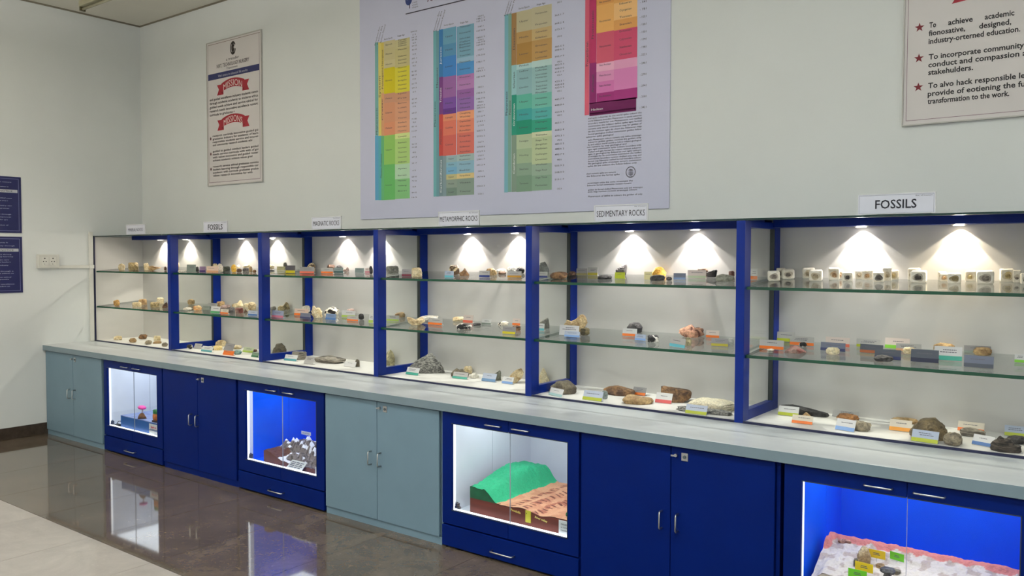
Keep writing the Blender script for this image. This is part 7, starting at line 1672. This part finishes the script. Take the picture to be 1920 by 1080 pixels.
def radial(poly):
    cx = 0.0; cz = -0.1
    pts = [(x-cx, z-cz) for x, z in poly]; N = 96; out = []
    for k in range(N):
        a = 2*math.pi*k/N-math.pi; dx, dz = math.cos(a), math.sin(a); best = 0.0
        for (x0, z0), (x1, z1) in zip(pts, pts[1:]+pts[:1]):
            ex, ez = x1-x0, z1-z0; det = dx*ez-dz*ex
            if abs(det) < 1e-9: continue
            tt = (x0*ez-z0*ex)/det; ss = (x0*dz-z0*dx)/det
            if tt > 0 and -1e-6 <= ss <= 1+1e-6: best = max(best, tt)
        out.append(best or 0.5)
    return out, cz
_rad = {}
SMOOTHK = {'lump', 'shell', 'boulder'}
def rock_mesh(shape, w_, d_, h_, seed):
    rng = random.Random(seed); V0, F = ico(); off = Vector((rng.uniform(-50, 50), rng.uniform(-50, 50), rng.uniform(-50, 50)))
    poly = SIL[shape]
    blocky = shape in ('block', 'blockr', 'slab', 'slabr', 'slabl', 'rod', 'stump', 'plank')
    P = []
    if poly and shape not in _rad: _rad[shape] = radial(poly)
    e = 0.30 if blocky else 0.42
    ey = 0.36 if blocky else 0.55
    amp = {'lump': 0.20, 'shell': 0.05, 'chips': 0.3, 'skel': 0.26, 'jagbig': 0.16, 'rod': 0.04}.get(shape, 0.10)
    for v in V0:
        if poly:
            R, cz = _rad[shape]; rho = min(1.0, math.hypot(v.x, v.z)); a = math.atan2(v.z, v.x)
            f = (a+math.pi)/(2*math.pi)*96; k = int(f) % 96; g = f-int(f); r = R[k]*(1-g)+R[(k+1) % 96]*g
            rr = rho**e*r if rho > 0 else 0
            p = Vector((math.cos(a)*rr, math.copysign(abs(v.y)**ey, v.y), math.sin(a)*rr+cz))
        else:
            n = 2.6; k = (abs(v.x)**n+abs(v.y)**n+abs(v.z)**n)**(-1/n); p = v*k
        q = p*1.6+off
        dsp = noise.noise(q)*amp+noise.noise(q*2.7)*amp*0.6+noise.noise(q*6.5)*amp*0.42+abs(noise.noise(q*13))*amp*0.3
        if shape not in ('shell', 'rod', 'lump'): dsp -= amp*0.9*abs(noise.noise(q*2.1+off*0.3))-amp*0.25
        if shape == 'skel': dsp -= 0.22*max(0, noise.noise(q*3.3+off))
        if shape == 'shell': dsp += 0.035*math.cos(14*math.atan2(v.x, v.z+0.4))
        if shape == 'chips': dsp += 0.25*abs(noise.noise(q*2.2))
        dr = p.normalized() if p.length > 1e-6 else v
        P.append(p+dr*dsp)
    # flat fracture faces
    for _ in range({'lump': 5, 'shell': 0, 'rod': 3, 'chips': 8}.get(shape, 15)):
        n = Vector((rng.uniform(-.75, .75), rng.uniform(-1, -.35), rng.uniform(-.35, .6))).normalized()
        dmax = max(p.dot(n) for p in P); lim = dmax*rng.uniform(.76, .93)
        for p in P:
            s = p.dot(n)-lim
            if s > 0: p -= n*s*0.93
    zmin = min(p.z for p in P); zmax = max(p.z for p in P); cut = zmin+(zmax-zmin)*0.10
    for p in P: p.z = max(p.z, cut)
    xa, xb = min(p.x for p in P), max(p.x for p in P); ya, yb = min(p.y for p in P), max(p.y for p in P); zmax = max(p.z for p in P)
    V = [((p.x-(xa+xb)/2)/(xb-xa)*w_, (p.y-(ya+yb)/2)/(yb-ya)*d_, (p.z-cut)/(zmax-cut)*h_) for p in P]
    me = bpy.data.meshes.new('rock'); me.from_pydata(V, [], F); me.update()
    me.polygons.foreach_set('use_smooth', [True]*len(me.polygons))
    try: me.set_sharp_from_angle(angle=math.radians(32))
    except Exception: pass
    return me
def seat(o, x, y, z, rz, shelf):
    tilt = math.atan(SLOPE) if shelf in 'TM' else 0.0
    o.matrix_world = Matrix.Translation((x, y, z+0.0008)) @ Matrix.Rotation(tilt, 4, 'X') @ Matrix.Rotation(rz, 4, 'Z')

for i, (lab, x, y, z, rz, w_, d_, h_, shape, mt, shelf, unit) in enumerate(ROCKS):
    me = rock_mesh(shape, w_, d_, h_, 100+i)
    nm = {'shell': 'fossil_shell', 'chips': 'stone_chips'}.get(shape, 'rock_specimen')
    o = link(nm, me, rm(mt)); seat(o, x, y, z, rz, shelf)
    tag(o, lab, {'shell': 'shell', 'chips': 'chips'}.get(shape, 'rock'), 'rock specimens in the display cases')

# fossil cubes: rounded plaster block with the fossil showing on its face
CUBEM = {'fgrey': (S(150, 140, 128), S(96, 88, 82)), 'fcream': (S(186, 170, 138), S(140, 126, 104)), 'fbrown': (S(196, 158, 116), S(138, 104, 74)), 'fdark': (S(92, 86, 80), S(50, 46, 44)), 'fyellow': (S(196, 178, 128), S(130, 112, 74)), 'folive': (S(140, 124, 84), S(74, 62, 40))}
m_plaster = rock_mat('plaster_block', S(236, 231, 218), S(222, 214, 196), scale=20, bump=0.25, speck_shade=0.08)
for i, (lab, x, y, z, rz, w_, d_, h_, shape, mt, shelf, unit) in enumerate(CUBES):
    t = thing('fossil_cube', lab, 'fossil', (0, 0, 0), 'fossil cubes on the top shelf'); rng = random.Random(i)
    seat(t, x, y, z, rz+rng.uniform(-.12, .12), shelf)
    V, F = boxes([(-w_/2, w_/2, -d_/2, d_/2, 0, h_)])
    b = raw('block', V, F, m_plaster, t, local=True)
    bm = bmesh.new(); bm.from_mesh(b.data); bmesh.ops.bevel(bm, geom=bm.edges[:], offset=w_*0.12, segments=3, affect='EDGES', profile=0.5); bm.to_mesh(b.data); bm.free()
    b.data.polygons.foreach_set('use_smooth', [True]*len(b.data.polygons))
    a, c = CUBEM[mt]; fm = rock_mat('fossil_'+mt, a, c, scale=40)
    halo = rock_mat('halo_'+mt, S(214, 204, 184), a, scale=14, bump=0.2, speck_shade=0.15)
    n = 22; V = [(0, -0.0016, 0)]; ro = rng.uniform(0, 6)
    for q in range(n):
        an = 2*math.pi*q/n; r = 0.34*w_*(1+0.12*math.sin(3*an+ro)); V.append((r*math.cos(an)*1.05, 0, r*math.sin(an)))
    V = [(vx, vy-d_/2-0.0002, vz*min(1, h_/w_)+h_*0.47) for vx, vy, vz in V]
    hl = raw('matrix_face', V, [(0, 1+(q+1) % n, 1+q) for q in range(n)][::1], halo, t, True, True)
    hl.data.flip_normals()
    fo = link('fossil', rock_mesh('lump' if i % 3 else 'shell', w_*0.44, 0.008, w_*0.40*min(1, h_/w_), 900+i), fm, t); fo.location = (0.03*w_*rng.uniform(-1, 1), -d_/2-0.0015, h_*0.27)

CC = {'white': (226, 226, 226), 'pale': (228, 218, 200), 'greyl': (186, 184, 182), 'grey': (150, 148, 150), 'dgrey': (98, 94, 96), 'greygreen': (136, 148, 140), 'greyteal': (134, 150, 150), 'purple': (142, 118, 150), 'violet': (70, 44, 110),
 'peach': (236, 208, 190), 'peachd': (226, 172, 132), 'paleblue': (190, 200, 220), 'bluew': (178, 190, 212), 'palegreen': (198, 210, 176), 'greengrey': (120, 146, 122), 'paleyel': (222, 212, 160), 'pinkw': (230, 214, 206), 'bluegrey': (150, 160, 186),
 'slate': (112, 118, 138), 'dslate': (80, 86, 98), 'steel': (122, 146, 186), 'green': (96, 176, 118), 'orange': (240, 122, 44), 'orangey': (240, 160, 44), 'blue': (76, 118, 178), 'teal': (96, 166, 172), 'lime': (176, 204, 92), 'dgreen': (60, 112, 78),
 'coral': (226, 112, 88), 'yellow': (214, 200, 40), 'dteal': (50, 92, 92), 'pinkd': (206, 120, 140), 'navy': (52, 60, 104), 'limed': (178, 188, 40), 'limeb': (140, 214, 70), 'tealg': (74, 172, 152), 'steelb': (106, 146, 188), 'skyb': (132, 170, 226),
 'maroon': (124, 56, 72), 'cyan': (104, 190, 206), 'dblue': (40, 60, 130), 'ochre': (190, 136, 38), 'olives': (142, 134, 88), 'yellowd': (186, 174, 60), 'paleteal': (172, 206, 208), 'red': (214, 84, 84), 'rust': (160, 86, 46), 'dnavy': (40, 44, 70)}
m_ink = mat('label_ink', S(92, 92, 102), 0.6)
def colour(o, c): o.color = S(*CC[c], 0.84); return o
def name_card(lab, x, y, z, rz, w_, h_, plate, strip, shelf, unit, i, lean=None, group='name cards in the display cases', pos=None):
    t = thing('name_card', lab, 'card', (0, 0, 0), group)
    if pos is None: seat(t, x, y, z, rz, shelf)
    else: t.matrix_world = pos
    lean = lean if lean is not None else {'T': 0.12, 'M': 0.22, 'B': 0.42}[shelf]
    th = 0.0022; c, s = math.cos(lean), math.sin(lean); L = h_/c
    def P(u, f, o): return (u, f*L*s+o*c*-1, f*L*c+o*s)        # o: out of the face
    def slab(u0, u1, f0, f1, o0, o1):
        V = [P(u0, f0, o0), P(u1, f0, o0), P(u1, f1, o0), P(u0, f1, o0), P(u0, f0, o1), P(u1, f0, o1), P(u1, f1, o1), P(u0, f1, o1)]
        return V, BOXF
    zoff = th*s
    hw = w_/2
    V, F = slab(-hw, hw, 0.0, 1.0, 0, th); V = [(a, b, cc+0.0001) for a, b, cc in V]
    colour(raw('plate', V, F, m_card, t, local=True), plate)
    V, F = slab(-hw*0.998, hw*0.998, 0.02, 0.34, th, th+0.0012)
    colour(raw('strip', V, F, m_card, t, local=True), strip)
    # foot behind the plate
    V, F = boxes([(-hw*0.96, hw*0.96, 0.002, 0.012+h_*s*0.6, 0.0, 0.0025)])
    colour(raw('foot', V, F, m_card, t, local=True), plate)
    rng = random.Random(i*7+1); V, F = [], []
    for row in range(1 if i % 3 else 2):
        f0 = (0.70 if i % 3 else 0.76)-row*0.16; u = -hw*rng.uniform(.35, .7); end = hw*rng.uniform(.3, .7)
        while u < end:
            l = min(rng.uniform(.06, .2)*hw, end-u+0.001); n = len(V)
            V += [P(u, f0-0.03, th+0.0004), P(u+l, f0-0.03, th+0.0004), P(u+l, f0+0.03, th+0.0004), P(u, f0+0.03, th+0.0004)]; F.append((n, n+1, n+2, n+3)); u += l+hw*0.03
    raw('lettering', V, F, m_ink, t, local=True)
    return t
for i, (lab, x, y, z, rz, w_, h_, plate, strip, shelf, unit) in enumerate(CARDS):
    name_card(lab, x, y, z, rz, w_, h_, plate, strip, shelf, unit, i)

# ------------------------------------------------------------------ rocks and tags on the desert model
def on_sand(name, lab, cat, x, y, w_, d_, h_, shape, mt, seed):
    o = link(name, rock_mesh(shape, w_, d_, h_, seed), rm(mt)); o.location = (x, y, dhf(x, y)-0.002); o.rotation_euler = (0, 0, 0.25)
    return tag(o, lab, cat, 'landforms on the desert model')
on_sand('rock_pillar', 'tan rock pillar on the desert model left of the yellow tags', 'rock', 7.452, -0.815, 0.058, 0.05, 0.080, 'tower', 'tancream', 11)
on_sand('rock_specimen', 'small dark stone at the foot of the tan pillar', 'rock', 7.425, -0.835, 0.022, 0.03, 0.03, 'stump', 'greybrown', 13)
on_sand('rock_specimen', 'small pink-brown stone behind the front yellow tag', 'rock', 7.452, -0.925, 0.045, 0.02, 0.022, 'slab', 'brown', 17)
on_sand('rock_specimen', 'small tan stone below the back yellow tag', 'rock', 7.522, -0.815, 0.04, 0.03, 0.022, 'lump', 'tan', 19)
on_sand('rock_specimen', 'flat pale stone lying above the mushroom rock', 'rock', 7.577, -0.83, 0.06, 0.035, 0.02, 'slabr', 'greybrown', 23)
on_sand('rock_specimen', 'pink knob of rock at the back left corner of the desert rim', 'rock', 7.335, -0.69, 0.06, 0.03, 0.018, 'lump', 'pinkorange', 29)
t = thing('mushroom_rock', 'grey mushroom rock with a flat cap on the desert model', 'rock', (7.572, -0.915, dhf(7.572, -0.915)+0.004), 'landforms on the desert model')
link('stem', rock_mesh('stump', 0.035, 0.03, 0.045, 31), rm('dkgrey'), t)
c = link('cap', rock_mesh('slab', 0.062, 0.045, 0.020, 37), rm('dkgrey'), t); c.location = (0, 0, 0.043)
for lab, x, y, w_, h_, c, rz, zt in (('back yellow tag standing on the desert model', 7.497, -0.785, 0.074, 0.036, 'yellowt', 0.0, 0.394), ('back green tag on the desert model by the pane joint', 7.575, -0.757, 0.062, 0.034, 'greent', -0.25, 0.393),
                            ('front yellow tag on the desert model below the pillar', 7.475, -0.90, 0.076, 0.038, 'yellowt', -0.1, 0.364), ('front green tag at the bottom of the desert model', 7.460, -0.945, 0.076, 0.036, 'greent', 0.0, 0.346)):
    CC['yellowt'] = (246, 206, 40); CC['greent'] = (120, 214, 50)
    zz = dhf(x, y)
    t = thing('landform_tag', lab, 'tag', (x, y, zz-0.001), 'tags on the desert model'); t.rotation_euler = (0, 0, rz)
    lift = max(zt-zz, 0.004)
    colour(box('plate', (-w_/2, w_/2, -0.001, 0.001, lift, lift+h_), m_card, t, local=True), c)
    box('stake', (-0.0015, 0.0015, 0.001, 0.003, -0.004, lift+h_*0.6), m_plast, t, local=True)
    multibox('lettering', [(-w_*.18, w_*.16, -0.0014, -0.001, lift+h_*.58, lift+h_*.66), (-w_*.2, w_*.2, -0.0014, -0.001, lift+h_*.40, lift+h_*.48)], m_ink, t, local=True)
